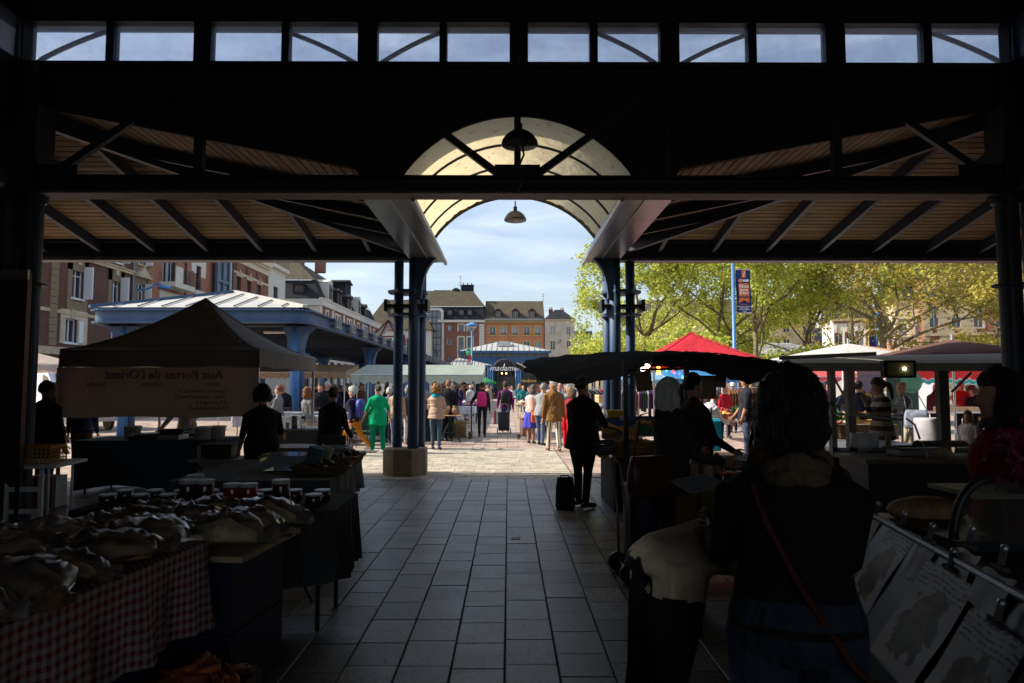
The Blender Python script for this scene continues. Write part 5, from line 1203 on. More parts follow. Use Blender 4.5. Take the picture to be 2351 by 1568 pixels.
# ================================================================== market furniture helpers
def table(label, x, y, rz, w, d, h, topm, cloth_m=None, drop=.0, legm=None, name='market_table', cat='table', legs='straight', sides='fbLR', wavy=.02):
    """x, y: centre; parts: top, legs, cloth with falling folds"""
    t = thing(name, label, cat, (x, y, 0), rz)
    MB().box(-w/2, w/2, -d/2, d/2, h-.035, h).build('top', topm, t)
    lm = legm or BLACKM
    for sx in (-1, 1):
        for sy in (-1, 1):
            k = MB(); a = (sx*(w/2-.12), sy*(d/2-.1), h-.04)
            if legs == 'straight': k.tube([a, (a[0], a[1], 0)], .016, 8)
            else: k.tube([(sx*(w/2-.25), a[1], h-.04), (sx*(w/2-.22), a[1], h*.5), (sx*(w/2-.06), a[1], .18), (sx*(w/2-.05), a[1], 0)], .015, 8)
            k.build('leg', lm, t, True)
    if cloth_m:
        k = MB(); n = 40; per = []
        def edge(a, b, m_):
            for i in range(m_): per.append((a[0]+(b[0]-a[0])*i/m_, a[1]+(b[1]-a[1])*i/m_))
        e = .012
        edge((-w/2-e,-d/2-e),(w/2+e,-d/2-e),n); edge((w/2+e,-d/2-e),(w/2+e,d/2+e),n); edge((w/2+e,d/2+e),(-w/2-e,d/2+e),n); edge((-w/2-e,d/2+e),(-w/2-e,-d/2-e),n)
        rings = []
        for j in range(7):
            f = j/6; ring = []
            for i, (px_, py_) in enumerate(per):
                wv = wavy*f*(math.sin(i*.9)+.6*math.sin(i*2.3+1)); L_ = math.hypot(px_/(w/2), py_/(d/2))
                nx, ny = (0,-1) if i < n else (1,0) if i < 2*n else (0,1) if i < 3*n else (-1,0)
                zz = h+.004-drop*f*(1+.06*math.sin(i*.21+2))
                ring.append((px_+nx*(wv+.02*f), py_+ny*(wv+.02*f), zz))
            rings.append(ring)
        k.loft(rings, False); k.add([(-w/2-e,-d/2-e,h+.004),(w/2+e,-d/2-e,h+.004),(w/2+e,d/2+e,h+.004),(-w/2-e,d/2+e,h+.004)], [(0,1,2,3)])
        k.build('cloth', cloth_m, t, True)
    return t
def crate(label, x, y, z, rz, w=.5, d=.35, h=.2, m_=None, slats=4, name='crate', fill=None, group=None, solid=False):
    t = thing(name, label, 'crate', (x, y, z), rz, group); m_ = m_ or CRATEW
    MB().box(-w/2, w/2, -d/2, d/2, 0, .015).build('base', m_, t)
    sh = (h-.02)/slats
    for j in range(slats):
        z0, z1 = .02+j*sh, .02+(j+.78)*sh
        if solid: z1 = .02+(j+.99)*sh
        for s in (-1, 1):
            k = MB().box(-w/2, w/2, *sorted((s*d/2, s*(d/2-.012))), z0, z1); k.build('slat', m_, t)
            k = MB().box(*sorted((s*w/2, s*(w/2-.012))), -d/2+.012, d/2-.012, z0, z1); k.build('slat', m_, t)
    k = MB()
    for sx in (-1, 1):
        for sy in (-1, 1): k.box(*sorted((sx*(w/2-.013), sx*(w/2-.04))), *sorted((sy*(d/2-.013), sy*(d/2-.04))), .015, h)
    k.build('corner_posts', m_, t)
    return t
def produce(label, cat, name, x, y, z, rz, w, d, r, cols, n, kind='ball', layers=2, seed=1, group=None):
    """a heap lying in a crate: nobody could count it"""
    rn = random.Random(seed); k = MB()
    for i in range(n):
        a, b = rn.uniform(-w/2+r, w/2-r), rn.uniform(-d/2+r, d/2-r); c = r*.8 + rn.random()*r*layers*(1-abs(2*a/w)**2)*(1-abs(2*b/d)**2)
        e = Euler((rn.uniform(-.4,.4), rn.uniform(-.4,.4), rn.uniform(0,6.3))).to_matrix()
        mi = rn.randrange(len(cols)); rr = r*rn.uniform(.85,1.12)
        if kind == 'ball': k.ball((a,b,c), rr, rr, rr*.9, 8, 6, mi, e)
        elif kind == 'long': k.tube([Vector((a,b,c))+e@Vector((-rr*3.5,0,0)), Vector((a,b,c)), Vector((a,b,c))+e@Vector((rr*3.5,0,0))], [rr*.3,rr,rr*.75], 7, mi)
        elif kind == 'leaf':
            for q in range(5):
                e2 = Euler((rn.uniform(-1,1), rn.uniform(-1,1), rn.uniform(0,6.3))).to_matrix(); c0 = Vector((a,b,c))
                k.add([c0, c0+e2@Vector((rr,-rr*.6,rr)), c0+e2@Vector((rr*2.2,0,rr*.8)), c0+e2@Vector((rr,rr*.6,rr))], [(0,1,2,3)], mi)
    o = k.build(name, cols, None, True, loc=(x, y, z), rz=rz); tag(o, label, cat, group); o['kind'] = 'stuff'
    return o
def awning(label, x, y, rz, w, d, zf, zb, m_, valm=None, val=.28, scallop=.07, ns=14, name='awning_stall', legs=True, cat='stall', sag=.06, border=None, ridge=None, front=True):
    """stall roof: front edge low, ridge behind, scalloped valance all round"""
    t = thing(name, label, cat, (x, y, 0), rz)
    k = MB(); nu, nv = 16, 6; rings = []
    for j in range(nv+1):
        v = j/nv; yy = -d/2+d*v
        zz = zf+(zb-zf)*(1-abs(2*v-1)) if ridge else zf+(zb-zf)*v
        rings.append([(-w/2+w*i/nu, yy, zz - sag*math.sin(math.pi*v)*(.5+.5*abs(math.sin(i*math.pi/4)))) for i in range(nu+1)])
    k.loft(rings, False, closed=False); k.build('canvas', m_, t, True)
    vm = valm or m_
    def vstrip(p, q, n):
        p, q = Vector(p), Vector(q); top, bot = [], []
        N_ = n*8; out = Vector((0,0,1)).cross(q-p).normalized()*.02
        for i in range(N_+1):
            f = i/N_; c = p.lerp(q, f); top.append(tuple(c)); bot.append(tuple(c + Vector((0,0,-val+scallop-scallop*abs(math.sin(math.pi*n*f)))) + out*math.sin(i*.7)))
        return top, bot
    def zside(v): return zf+(zb-zf)*(1-abs(2*v-1)) if ridge else zf+(zb-zf)*v
    for nm, p, q, n in (('valance', (-w/2,-d/2,zf), (w/2,-d/2,zf), ns), ('valance', (w/2,-d/2,zf), (w/2,0 if ridge else d/2,zb), ns//2), ('valance', (-w/2,0 if ridge else d/2,zb), (-w/2,-d/2,zf), ns//2)):
        top, bot = vstrip(p, q, n); k = MB(); k.loft([top, bot], False, closed=False); o = k.build(nm, vm, t, True)
        if border:
            k = MB(); k.tube([Vector(b) for b in bot], .012, 4); k.build('piping', border, o)
    if legs:
        for sx in (-1, 1):
            for sy in ((-1, 1) if front else (1,)):
                k = MB(); z = zf if sy < 0 or ridge else zb; k.tube([(sx*(w/2-.06), sy*(d/2-.06), 0), (sx*(w/2-.06), sy*(d/2-.06), z)], .02, 8); k.build('pole', ALU, t, True)
        k = MB(); k.tube([(-w/2,-d/2,zf-.02),(w/2,-d/2,zf-.02)], .016, 6); k.tube([(-w/2,d/2,(zf if ridge else zb)-.02),(w/2,d/2,(zf if ridge else zb)-.02)], .016, 6); k.build('rail', ALU, t)
    return t
def gazebo(label, x, y, w, d, ze, zp, m_, val=.24, rz=0, sidem=None, name='gazebo', exp_=1.25):
    t = thing(name, label, 'tent', (x, y, 0), rz); k = MB(); n = 16
    grid = []
    for j in range(n+1):
        row = []
        for i in range(n+1):
            u, v = 2*i/n-1, 2*j/n-1; m = max(abs(u), abs(v)); hip = min(abs(u), abs(v))/max(m,.01)
            z = ze + (zp-ze)*(1-m)**exp_ - .05*math.sin(math.pi*min(m,1))*(1-hip)
            row.append((u*w/2, v*d/2, z))
        grid.append(row)
    k.loft(grid, False, closed=False); k.build('canopy', m_, t, True)
    for (a, b) in (((-1,-1),(1,-1)),((1,-1),(1,1)),((1,1),(-1,1)),((-1,1),(-1,-1))):
        k = MB(); top, bot = [], []
        for i in range(21):
            f = i/20; px_, py_ = (a[0]+(b[0]-a[0])*f)*w/2, (a[1]+(b[1]-a[1])*f)*d/2
            top.append((px_,py_,ze)); o_ = .02*math.sin(i*1.1); bot.append((px_*1.006+o_*(abs(b[1]-a[1])>0), py_*1.006+o_*(abs(b[0]-a[0])>0), ze-val+.012*math.sin(i*.9)))
        k.loft([top, bot], False, closed=False); k.build('valance', m_, t, True)
    for sx in (-1, 1):
        for sy in (-1, 1):
            k = MB(); k.tube([(sx*w/2*m, sy*d/2*m, ze+(zp-ze)*(1-m)**exp_+.006) for m in [q/12 for q in range(13)]], .011, 5); k.build('seam', m_, t, True)
    for sx in (-1, 1):
        for sy in (-1, 1):
            k = MB(); k.box(sx*(w/2-.03)-.02, sx*(w/2-.03)+.02, sy*(d/2-.03)-.02, sy*(d/2-.03)+.02, 0, ze-.02); k.build('leg', ALU if True else WHITE, t)
    k = MB()
    for sx in (-1, 1):
        k.beam((sx*w/2*.97,-d/2*.97,ze-.1),(0,0,zp-.45), .02, .03); k.beam((sx*w/2*.97,d/2*.97,ze-.1),(0,0,zp-.45), .02, .03)
    k.build('frame', ALU, t)
    return t
def parasol(label, x, y, w, ze, zp, cols, n=8, val=.16, name='parasol', scallop=True, rot=0.0, pole=True):
    t = thing(name, label, 'parasol', (x, y, 0), rot)
    for i in range(n):
        a0, a1 = 2*math.pi*i/n, 2*math.pi*(i+1)/n; k = MB(); rings = []
        for j in range(6):
            f = j/5; r = .04+(w/2-.04)*f; z = zp-(zp-ze)*f**1.05; rings.append([(r*math.cos(a), r*math.sin(a), z-.03*math.sin(math.pi*q/4)*f) for q in range(5) for a in [a0+(a1-a0)*q/4]])
        last = rings[-1]; rings.append([(x_*1.01, y_*1.01, z_-val+(.05*math.sin(math.pi*((q*2)%4)/4) if scallop else 0)) for q, (x_,y_,z_) in enumerate(last)])
        k.loft(rings, False, closed=False); k.build('panel', cols[i % len(cols)], t, True)
    if pole:
        k = MB(); k.tube([(0,0,0),(0,0,zp+.12)], .022, 8); k.build('pole', ALU, t)
    return t
def jar(label, x, y, z, r, h, jm, lm, group, glow=None):
    t = thing('jar', label, 'jar', (x, y, z), 0, group)
    k = MB(); k.lathe([(r*.9,0),(r,.01),(r,h*.78),(r*.9,h*.86)], 12); k.build('glass', jm, t, True)
    k = MB(); k.lathe([(r*1.02,h*.86),(r*1.04,h*.87),(r*1.04,h*.99),(r*.95,h)], 12); k.build('lid', lm, t)
    return t
def bottle(label, x, y, z, h, m_, cap, group=None, lab=None):
    t = thing('bottle', label, 'bottle', (x, y, z), 0, group); r = h*.125
    k = MB(); k.lathe([(r*.9,0),(r,.01),(r,h*.55),(r*.8,h*.64),(r*.36,h*.74),(r*.34,h*.93)], 12); k.build('glass', m_, t, True)
    k = MB(); k.lathe([(r*.40,h*.86),(r*.40,h)], 10); k.build('cap', cap, t)
    if lab: k = MB(); k.lathe([(r*1.01,h*.16),(r*1.01,h*.42)], 12, caps=False); k.build('label', lab, t, True)
    return t
DG = mat('dark_jar_content', (.05,.015,.012), .15, spec=.7); RJ = mat('red_jar_content', (.35,.03,.015), .15, spec=.7); LIDW = mat('white_lid', (.5,.5,.5), .35)
TARP = mat('navy_tarpaulin', (.026,.030,.038), .6, var=.3, vs_=3, bump=.5, bs=5, spec=0.0)

# ================================================================== left side of the hall
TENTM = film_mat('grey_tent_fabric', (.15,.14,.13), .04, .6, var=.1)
tx, ty = -5.25, 11.8
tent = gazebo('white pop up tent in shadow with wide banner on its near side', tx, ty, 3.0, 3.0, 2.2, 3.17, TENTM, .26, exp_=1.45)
BANM = film_mat('brown_banner', (.36,.25,.20), .18, .7, var=.12, vs_=1.5, spots=((.40,.33,.16), 2.2))
k = MB(); rings = []
for j in range(9):
    z = 1.93-j*.0925; rings.append([(-1.52+3.03*i/24, -.012*math.sin(i*.8)*(j/8)-.01*math.sin(j*.9+i*.3), z-.01*math.sin(i*.5)*(j/8)) for i in range(25)])
k.loft(rings, False, closed=False)
bn = thing('hanging_banner', 'wide brown menu banner hung under the tent edge, lettering seen from behind', 'banner', (tx, ty-1.52, 0))
k.build('sheet', BANM, bn, True)
BT = mat('banner_ink', (.22,.145,.115), .8)
text_part("Aux Portes de l'Orient", .19, BT, bn, (.1, -.035, 1.82), (math.pi/2,0,math.pi), align='CENTER', bold=.004)
for i, s_ in enumerate(("• Epinard, Emmental 5", "• Thon, Tomate, Oeuf 5", "• 4 Fromages 5", "• Viande hachée 5")):
    text_part(s_, .085, BT, bn, (1.1, -.035, 1.58-.085*i), (math.pi/2,0,math.pi), align='LEFT')
for i, s_ in enumerate(("Pizzas", "Galettes", "Salades")):
    text_part(s_, .10, BT, bn, (.95-.85*i, -.035, 1.68), (math.pi/2,0,math.pi), align='LEFT', shear=.3)
SLATEC = cloth((.035,.05,.065))
tb = table('long stall table under the tent covered with a dark slate cloth', -5.55, 11.0, 0, 2.15, .9, .82, WHITEP, SLATEC, .72)
WB = mat('translucent_bucket', (.52,.50,.48), .4)
def bucket(label, x, y, z, r=.13, h=.2):
    k = MB(); k.lathe([(r*.86,0),(r*.95,h*.85),(r*1.06,h*.86),(r*1.06,h),(r*.98,h),(r*.8,.02)], 18, caps=True)
    t = thing('bucket', label, 'bucket', (x, y, z), 0, 'white buckets on the tent table'); k.build('body', WB, t, True)
    k = MB(); k.tube([(r*1.06*math.cos(a), r*1.06*math.sin(a), h*.8-.05*math.sin(a)) for a in [math.pi*i/8 for i in range(9)]], .004, 4); k.build('handle', BLACKM, t)
bucket('white bucket left of the pair at the right end of the tent table', XW(469,10.75), 10.75, .826); bucket('white bucket rightmost at the end of the tent table', XW(502,10.95), 10.95, .826); bucket('lone white bucket at the left of the black griddle', XW(308,10.9), 10.9, .826)
t = thing('griddle', 'round black griddle plate on the tent table', 'griddle', (XW(345,10.8), 10.8, .826))
k = MB(); k.lathe([(.22,.05),(.24,.06),(.24,.09),(.22,.095)], 24); k.build('plate', BLACKM, t); MB().box(-.2,.2,-.2,.2,0,.05).build('burner', BLACKM, t)
t = thing('frying_pan', 'black frying pan beside the griddle', 'pan', (XW(398,10.85), 10.85, .826)); k = MB(); k.lathe([(.16,.08),(.19,.15),(.2,.15),(.17,.07)], 20); k.build('pan', BLACKM, t); MB().box(-.19,.19,-.17,.17,0,.07).build('stove', ALU, t); k = MB(); k.beam((.19,0,.14),(.42,-.05,.17), .03, .02); k.build('handle', BLACKM, t)
FILM = see_mat('plastic_film', (.97,.95,.92), .95, .26, (.62,.55,.47), spots=.25, backlit=.25)
BREAD = mat('bread_crust', (.46,.27,.14), .7, var=.45, vs_=12, bump=.4, bs=25)
BREAD2 = mat('pale_bread_crust', (.60,.43,.27), .75, var=.4, vs_=12, bump=.4, bs=25)
def bread_bag(label, x, y, z, L_=.3, w=.14, h=.1, rz=0, seed=0, n=1, group='bagged loaves on the near stall'):
    rn = random.Random(seed); t = thing('bagged_bread', label, 'bread', (x, y, z), rz, group)
    for q in range(n):
        k = MB(); rings = []; oy = (q-(n-1)/2)*w*.9
        for i in range(9):
            f = i/8; s = math.sin(math.pi*(.06+.88*f))**.55
            rings.append([(L_*(f-.5)*.86, oy+w*.42*s*math.cos(a)*(1+.08*math.sin(i*2.1)), .01+h*.44*(1+math.sin(a))*s*(1+.1*math.sin(i*1.7+q))) for a in [2*math.pi*j/12 for j in range(12)]])
        k.loft(rings); k.build('loaf', BREAD if rn.random() < .6 else BREAD2, t, True)
    k = MB(); rings = []
    for i in range(19):
        f = i/18; s = math.sin(math.pi*(.05+.9*min(f*1.05,1)))**.5 if f < .86 else .34+.5*(f-.86)
        ring = []
        for j in range(20):
            a = 2*math.pi*j/20; c = .0045*rn.gauss(0,1) + .006*math.sin(j*2+i*1.3) + .005*math.sin(j*5-i)
            ring.append((L_*1.25*(f-.46)+.004*rn.gauss(0,1), (w*n*.52*s+c)*math.cos(a), max(.003, .012+(h*.56*s+c)*(1+math.sin(a)))))
        rings.append(ring)
    k.loft(rings, False); k.build('bag', FILM, t, True)
    return t
# near gingham table with bagged loaves
GING = None
def gingham():
    m, nt, b = node_mat('red_gingham'); L = nt.links
    tc = N(nt,'ShaderNodeTexCoord'); sx = N(nt,'ShaderNodeSeparateXYZ'); L.new(tc.outputs['Object'], sx.inputs[0])
    def sq(src):
        d_ = N(nt,'ShaderNodeMath', operation='DIVIDE'); d_.inputs[1].default_value = .042; L.new(src, d_.inputs[0])
        f_ = N(nt,'ShaderNodeMath', operation='FRACT'); L.new(d_.outputs[0], f_.inputs[0])
        g_ = N(nt,'ShaderNodeMath', operation='GREATER_THAN'); g_.inputs[1].default_value = .5; L.new(f_.outputs[0], g_.inputs[0]); return g_.outputs[0]
    ad0 = N(nt,'ShaderNodeMath', operation='ADD'); L.new(sx.outputs['X'], ad0.inputs[0]); L.new(sx.outputs['Y'], ad0.inputs[1])
    a, c = sq(ad0.outputs[0]), sq(sx.outputs['Z'])
    ad = N(nt,'ShaderNodeMath', operation='ADD'); L.new(a, ad.inputs[0]); L.new(c, ad.inputs[1]); hf = N(nt,'ShaderNodeMath', operation='MULTIPLY'); hf.inputs[1].default_value = .5; L.new(ad.outputs[0], hf.inputs[0])
    mx = N(nt,'ShaderNodeMixRGB'); mx.inputs[1].default_value = (.36,.33,.31,1); mx.inputs[2].default_value = (.20,.010,.013,1); L.new(hf.outputs[0], mx.inputs[0]); L.new(mx.outputs[0], b.inputs['Base Color'])
    b.inputs['Roughness'].default_value = .85; MATS['red_gingham'] = m; return m
GING = gingham()
gt = table('near stall table with red and white gingham cloth at lower left', -2.19, 2.35, R_(-6), 1.05, 2.5, .86, WOOD, GING, .42, wavy=.05)
rn = random.Random(5)
spots_ = []
for iy in range(7):
    for ix in range(3):
        spots_.append((-2.62+ix*.36+.0*iy+.02*iy, 1.5+iy*.30+.06*ix))
names_x = ('inner', 'middle', 'outer')
for i, (bx, by) in enumerate(spots_):
    ix, iy = i % 3, i//3
    bread_bag('brown loaf in a clear bag in the rows on the gingham table', bx+rn.uniform(-.03,.03), by+rn.uniform(-.03,.03), .87, rn.uniform(.34,.44), rn.uniform(.17,.22), rn.uniform(.09,.13), rn.uniform(-.3,.6), seed=i, n=1 if rn.random() < .6 else 2)
# board on crates with the bigger loaves
DKB = mat('navy_crate_plastic', (.012,.018,.045), .45, var=.2)
for j, (z, tx_) in enumerate(((0,'bottom'), (.37,'top'))):
    crate('%s dark navy plastic crate under the bread board' % tx_, -1.83, 3.98, z, R_(-6), .86, .62, .36, DKB, 3, solid=True, group='navy crates under the bread board')
o = MB().box(-.5,.52,-.34,.40,0,.03).build('bread_board', mat('pale_board', (.42,.32,.19), .7, var=.25, vs_=3, stretch=(1,5,1)), loc=(-1.85, 3.98, .742), rz=R_(-6)); tag(o, 'pale wooden board laid over the navy crates', 'board')
for i, (dx, dy, rz_) in enumerate(((-.36,-.2,.2),(-.05,-.24,-.3),(.28,-.2,.25),(-.34,.08,.5),(-.02,.06,.1),(.3,.08,-.2),(-.3,.28,.2),(.02,.3,-.1),(.34,.3,.4))):
    bread_bag('large bagged round loaf on the bread board, %s row, %s' % (('front','middle','back')[i//3], ('left','centre','right')[i%3]), -1.85+dx, 3.98+dy, .775, .44, .27, rn.uniform(.13,.17), rz_, seed=60+i, group='large loaves on the bread board')
# jars behind
jt = table('low side table behind the loaves crowded with jam jars', -2.05, 5.0, 0, 1.75, .7, .82, WOOD, cloth((.05,.05,.05)), .5)
ji = 0
for iy in range(2):
    for ix in range(8):
        x_, y_ = -2.75+ix*.20+rn.uniform(-.02,.02), 4.78+iy*.2
        jar('squat jam jar with pale lid crowded behind the bagged loaves', x_, y_, .826, .055, .085, DG, LIDW, 'squat jam jars behind the loaves'); ji += 1
for px_, h_, m_, nm in ((440,.19,DG,'dark'),(478,.19,DG,'dark'),(540,.165,RJ,'red'),(577,.165,RJ,'red'),(650,.19,DG,'dark'),(455,.19,DG,'dark')):
    jar('tall %s jam jar standing among the squat jars %s' % (nm, {440:'at the left end',478:'left of the middle',540:'in the middle',577:'right of the middle',650:'at the right end',455:'at the left end, behind'}[px_]), XW(px_,4.72 if px_ != 455 else 4.98), 4.72 if px_ != 455 else 4.98, .826, .058, h_, m_, LIDW, 'tall jam jars')
# grey cloth table
GREYC = cloth((.11,.115,.12))
gtab = table('folding table with grey draped cloth and splayed black legs', -2.55, 7.65, R_(3), 1.5, 1.95, .74, WHITEP, GREYC, .36, legs='splay', wavy=.025)
WICK = mat('wicker_basket', (.25,.15,.06), .8, var=.4, vs_=30, bump=.9, bs=60)
def basket(label, x, y, z, w, d, h, rz=0, m_=None):
    t = thing('basket', label, 'basket', (x, y, z), rz); k = MB(); n = 28
    def ring(s, zz): return [(w/2*s*math.copysign(abs(math.cos(a))**.5, math.cos(a)), d/2*s*math.copysign(abs(math.sin(a))**.5, math.sin(a)), zz) for a in [2*math.pi*i/n for i in range(n)]]
    k.loft([ring(.85,0), ring(.93,h*.5), ring(1,h), ring(.94,h), ring(.86,h*.5), ring(.8,.01)]); k.build('body', m_ or WICK, t, True)
    k = MB(); rg = ring(1.0,h); k.tube([Vector(p)+Vector((0,0,.012*math.sin(i*2))) for i, p in enumerate(rg+rg[:1])], .014, 6); k.build('rim', m_ or WICK, t, True)
    return t
basket('long wicker tray basket at the aisle end of the grey table', XW(795,8.3), 8.15, .745, .42, .75, .09, R_(-6)); basket('wicker tray basket at the near corner of the grey table', XW(742,7.2), 7.2, .745, .6, .42, .08, .1)
for i, (px_, y_, sz) in enumerate(((770,7.9,.05),(800,8.2,.055),(812,8.45,.045),(785,8.0,.04),(752,7.3,.05),(735,7.15,.045))):
    k = MB(); rr = random.Random(i)
    for q in range(5): k.tube([(rr.uniform(-.08,.08), rr.uniform(-.12,.12), .02+q*.012), (rr.uniform(-.08,.08), rr.uniform(-.12,.12), .03+q*.014)], .018, 7)
    k.ball((0,.02,.07), sz, nu=10, nv=7)
    o = k.build('leather_goods', mat('dark_brown_goods', (.07,.035,.02), .6, var=.4), None, True, loc=(XW(px_,y_), y_, .77)); tag(o, 'small heap of dark brown goods lying in the wicker trays', 'goods', 'dark goods in the wicker trays'); o['kind'] = 'stuff'
t = thing('paper_roll', 'blue paper towel roll tilted on the grey table', 'paper roll', (XW(715,7.35), 7.35, .75)); k = MB(); k.lathe([(.03,0),(.085,0),(.085,.26),(.03,.26),(.03,.0)], 20, caps=False); o = k.build('roll', mat('blue_paper', (.07,.14,.19), .85), t, True); o.rotation_euler = (0,.3,0)
t = thing('plastic_box', 'clear plastic storage box on the grey table', 'box', (XW(668,7.5), 7.6, .745)); k = MB(); k.loft([[(-.26,-.18,0),(.26,-.18,0),(.26,.18,0),(-.26,.18,0)],[(-.3,-.21,.15),(.3,-.21,.15),(.3,.21,.15),(-.3,.21,.15)]], True); k.build('body', see_mat('clear_box', (.85,.88,.92), .55, .1, (.4,.42,.45)), t); MB().box(-.31,.31,-.22,.22,.151,.165).build('lid', see_mat('clear_box', ), t)
t = thing('plastic_tub', 'grey plastic tub at the far side of the grey table', 'tub', (XW(755,8.4), 8.45, .745)); k = MB(); k.loft([[(a*.2,b*.14,z) for a,b in ((-1,-1),(1,-1),(1,1),(-1,1))] for z in (0,.0)]+[[(a*.26,b*.19,.17) for a,b in ((-1,-1),(1,-1),(1,1),(-1,1))],[(a*.24,b*.17,.17) for a,b in ((-1,-1),(1,-1),(1,1),(-1,1))],[(a*.19,b*.13,.02) for a,b in ((-1,-1),(1,-1),(1,1),(-1,1))]]); k.build('body', mat('grey_plastic', (.22,.23,.24), .4), t)
t = thing('price_frame', 'small tilted white price frame among the baskets', 'sign', (XW(748,7.85), 7.85, .75)); k = MB(); k.obox((0,0,.12), .15, .015, .22, Euler((-.35,.35,0))); k.build('frame', WHITEP, t); k = MB(); k.obox((0,-.009,.12), .11, .015, .16, Euler((-.35,.35,0))); k.build('card', mat('yellow_card', (.5,.46,.2), .7), t)
# small things between: stool tables, round table, counter with guard
t = thing('round_table', 'brown round bistro table behind the dark vendor', 'table', (XW(672,10.6), 10.6, 0)); k = MB(); k.lathe([(.36,.70),(.38,.71),(.38,.735),(.36,.74)], 30); k.build('top', mat('brown_table_top', (.22,.13,.10), .4), t)
for a in range(4):
    k = MB(); k.tube([(.08*math.cos(a*1.57+.7),.08*math.sin(a*1.57+.7),.7),(.28*math.cos(a*1.57+.7),.28*math.sin(a*1.57+.7),0)], .02, 8); k.build('leg', BLACKM, t)
t = thing('display_counter', 'white serving counter with clear sneeze guard inside the tent edge', 'counter', (XW(690,12.4), 12.6, 0)); MB().box(-.62,.45,-.3,.35,0,.86).build('body', mat('grey_counter', (.25,.25,.25), .6), t); MB().box(-.66,.49,-.34,.39,.861,.9).build('worktop', WHITEP, t); k = MB(); k.add([(-.6,-.05,.9),(.42,-.05,.9),(.42,.15,1.25),(-.6,.15,1.25),(-.6,.3,1.25),(.42,.3,1.25)], [(0,1,2,3),(3,2,5,4)]); k.build('guard', see_mat('guard_glass', (.9,.92,.93), .8, .05, (.5,.5,.5)), t)
t = thing('water_bottle', 'clear plastic water bottle with blue label on the counter', 'bottle', (XW(694,12.2), 12.3, .905)); k = MB(); k.lathe([(.04,0),(.043,.02),(.04,.06),(.043,.09),(.04,.12),(.043,.15),(.043,.2),(.04,.24),(.015,.29),(.015,.31)], 14); k.build('body', see_mat('pet', (.9,.95,1), .75, .05, (.6,.65,.7)), t, True); k = MB(); k.lathe([(.044,.17),(.044,.21)], 14, caps=False); k.build('label', mat('blue_label', (.05,.05,.25), .5), t, True); k = MB(); k.lathe([(.017,.305),(.017,.33)], 10); k.build('cap', WHITEP, t)
t = thing('paper_cup', 'green and white paper cup on the counter', 'cup', (XW(660,12.2), 12.25, .905)); k = MB(); k.lathe([(.026,0),(.036,.1)], 14); k.build('body', mat('green_cup', (.45,.6,.15), .6), t, True)
t = thing('kitchen_roll', 'upright grey paper roll beside the water bottle', 'paper roll', (XW(676,12.15), 12.2, .905)); k = MB(); k.lathe([(.05,0),(.05,.22)], 16); k.build('roll', mat('grey_paper', (.2,.2,.21), .8), t, True)
# left folding table with yellow crates
YELC = mat('yellow_crate_plastic', (.45,.20,.015), .5, var=.15)
ft = table('white trestle table carrying yellow crates at far left', -5.85, 8.0, R_(8), 1.5, .75, .77, WHITEP, legm=WHITE)
k = MB()
for x_ in (.28, .62):
    k.beam((x_,-.40,.73),(x_+.06,-.52,0), .04, .04)
for z_ in (.28, .52): k.beam((.29,-.44,z_),(.66,-.45,z_), .03, .05)
k.build('trestle', WHITE, ft)
def mesh_crate(label, x, y, z, rz, w, d, h, m_):
    t = thing('mesh_crate', label, 'crate', (x, y, z), rz, 'yellow mesh crates'); MB().box(-w/2,w/2,-d/2,d/2,0,.012).build('base', m_, t)
    for s in (-1, 1):
        for nm, ax in (('side', 0), ('end', 1)):
            k = MB(); L_ = w if ax == 0 else d-.02; n = int(L_/.045)
            def bx(u0,u1,z0,z1):
                if ax == 0: k.box(u0,u1,*sorted((s*d/2, s*(d/2-.01))),z0,z1)
                else: k.box(*sorted((s*w/2, s*(w/2-.01))),u0,u1,z0,z1)
            for i in range(n+1): u = -L_/2+L_*i/n; bx(u-.004,u+.004,.012,h-.03)
            for j in range(1,4): bx(-L_/2,L_/2,h*j/4-.006,h*j/4+.002)
            bx(-L_/2,L_/2,h-.03,h); k.build(nm, m_, t)
    return t
mesh_crate('yellow mesh crate on the trestle table, right one', XW(88,8.0), 7.95, .775, R_(8), .56, .38, .2, YELC); mesh_crate('yellow mesh crate on the trestle table, left one cut by the frame', XW(-25,8.0), 7.95, .775, R_(8), .56, .38, .2, YELC)
t = thing('striped_bag', 'red and white striped bag standing behind the trestle table', 'bag', (XW(118,9.6), 9.6, 0)); k = MB(); k.loft([[(a*.2,b*.12,z) for a,b in ((-1,-1),(1,-1),(1,1),(-1,1))] for z in (0,.42)]); k.build('body', stripe_mat('red_white_stripe', ((.6,.02,.03),(.7,.7,.68)), .1, 0), t)
# chair with coat and further small pieces
def chair(label, x, y, rz, m_):
    t = thing('chair', label, 'chair', (x, y, 0), rz); MB().box(-.21,.21,-.2,.22,.43,.46).build('seat', m_, t)
    k = MB(); k.box(-.21,.21,-.235,-.205,.6,.92); k.build('backrest', m_, t)
    for sx in (-1,1):
        for sy in (-1,1):
            k = MB(); k.tube([(sx*.19, sy*.2, 0), (sx*.19, sy*.2, .43 if sy > 0 else .9)], .014, 6); k.build('leg', BLACKM, t)
    return t
chair('grey folding chair behind the seated dark figure', XW(766,10.3), 10.45, 0, mat('grey_fabric', (.06,.06,.065), .9)); chair('dark green folding chair near the green dressed woman', XW(832,18.4), 18.4, 0, mat('dark_green_fabric', (.01,.06,.03), .8))
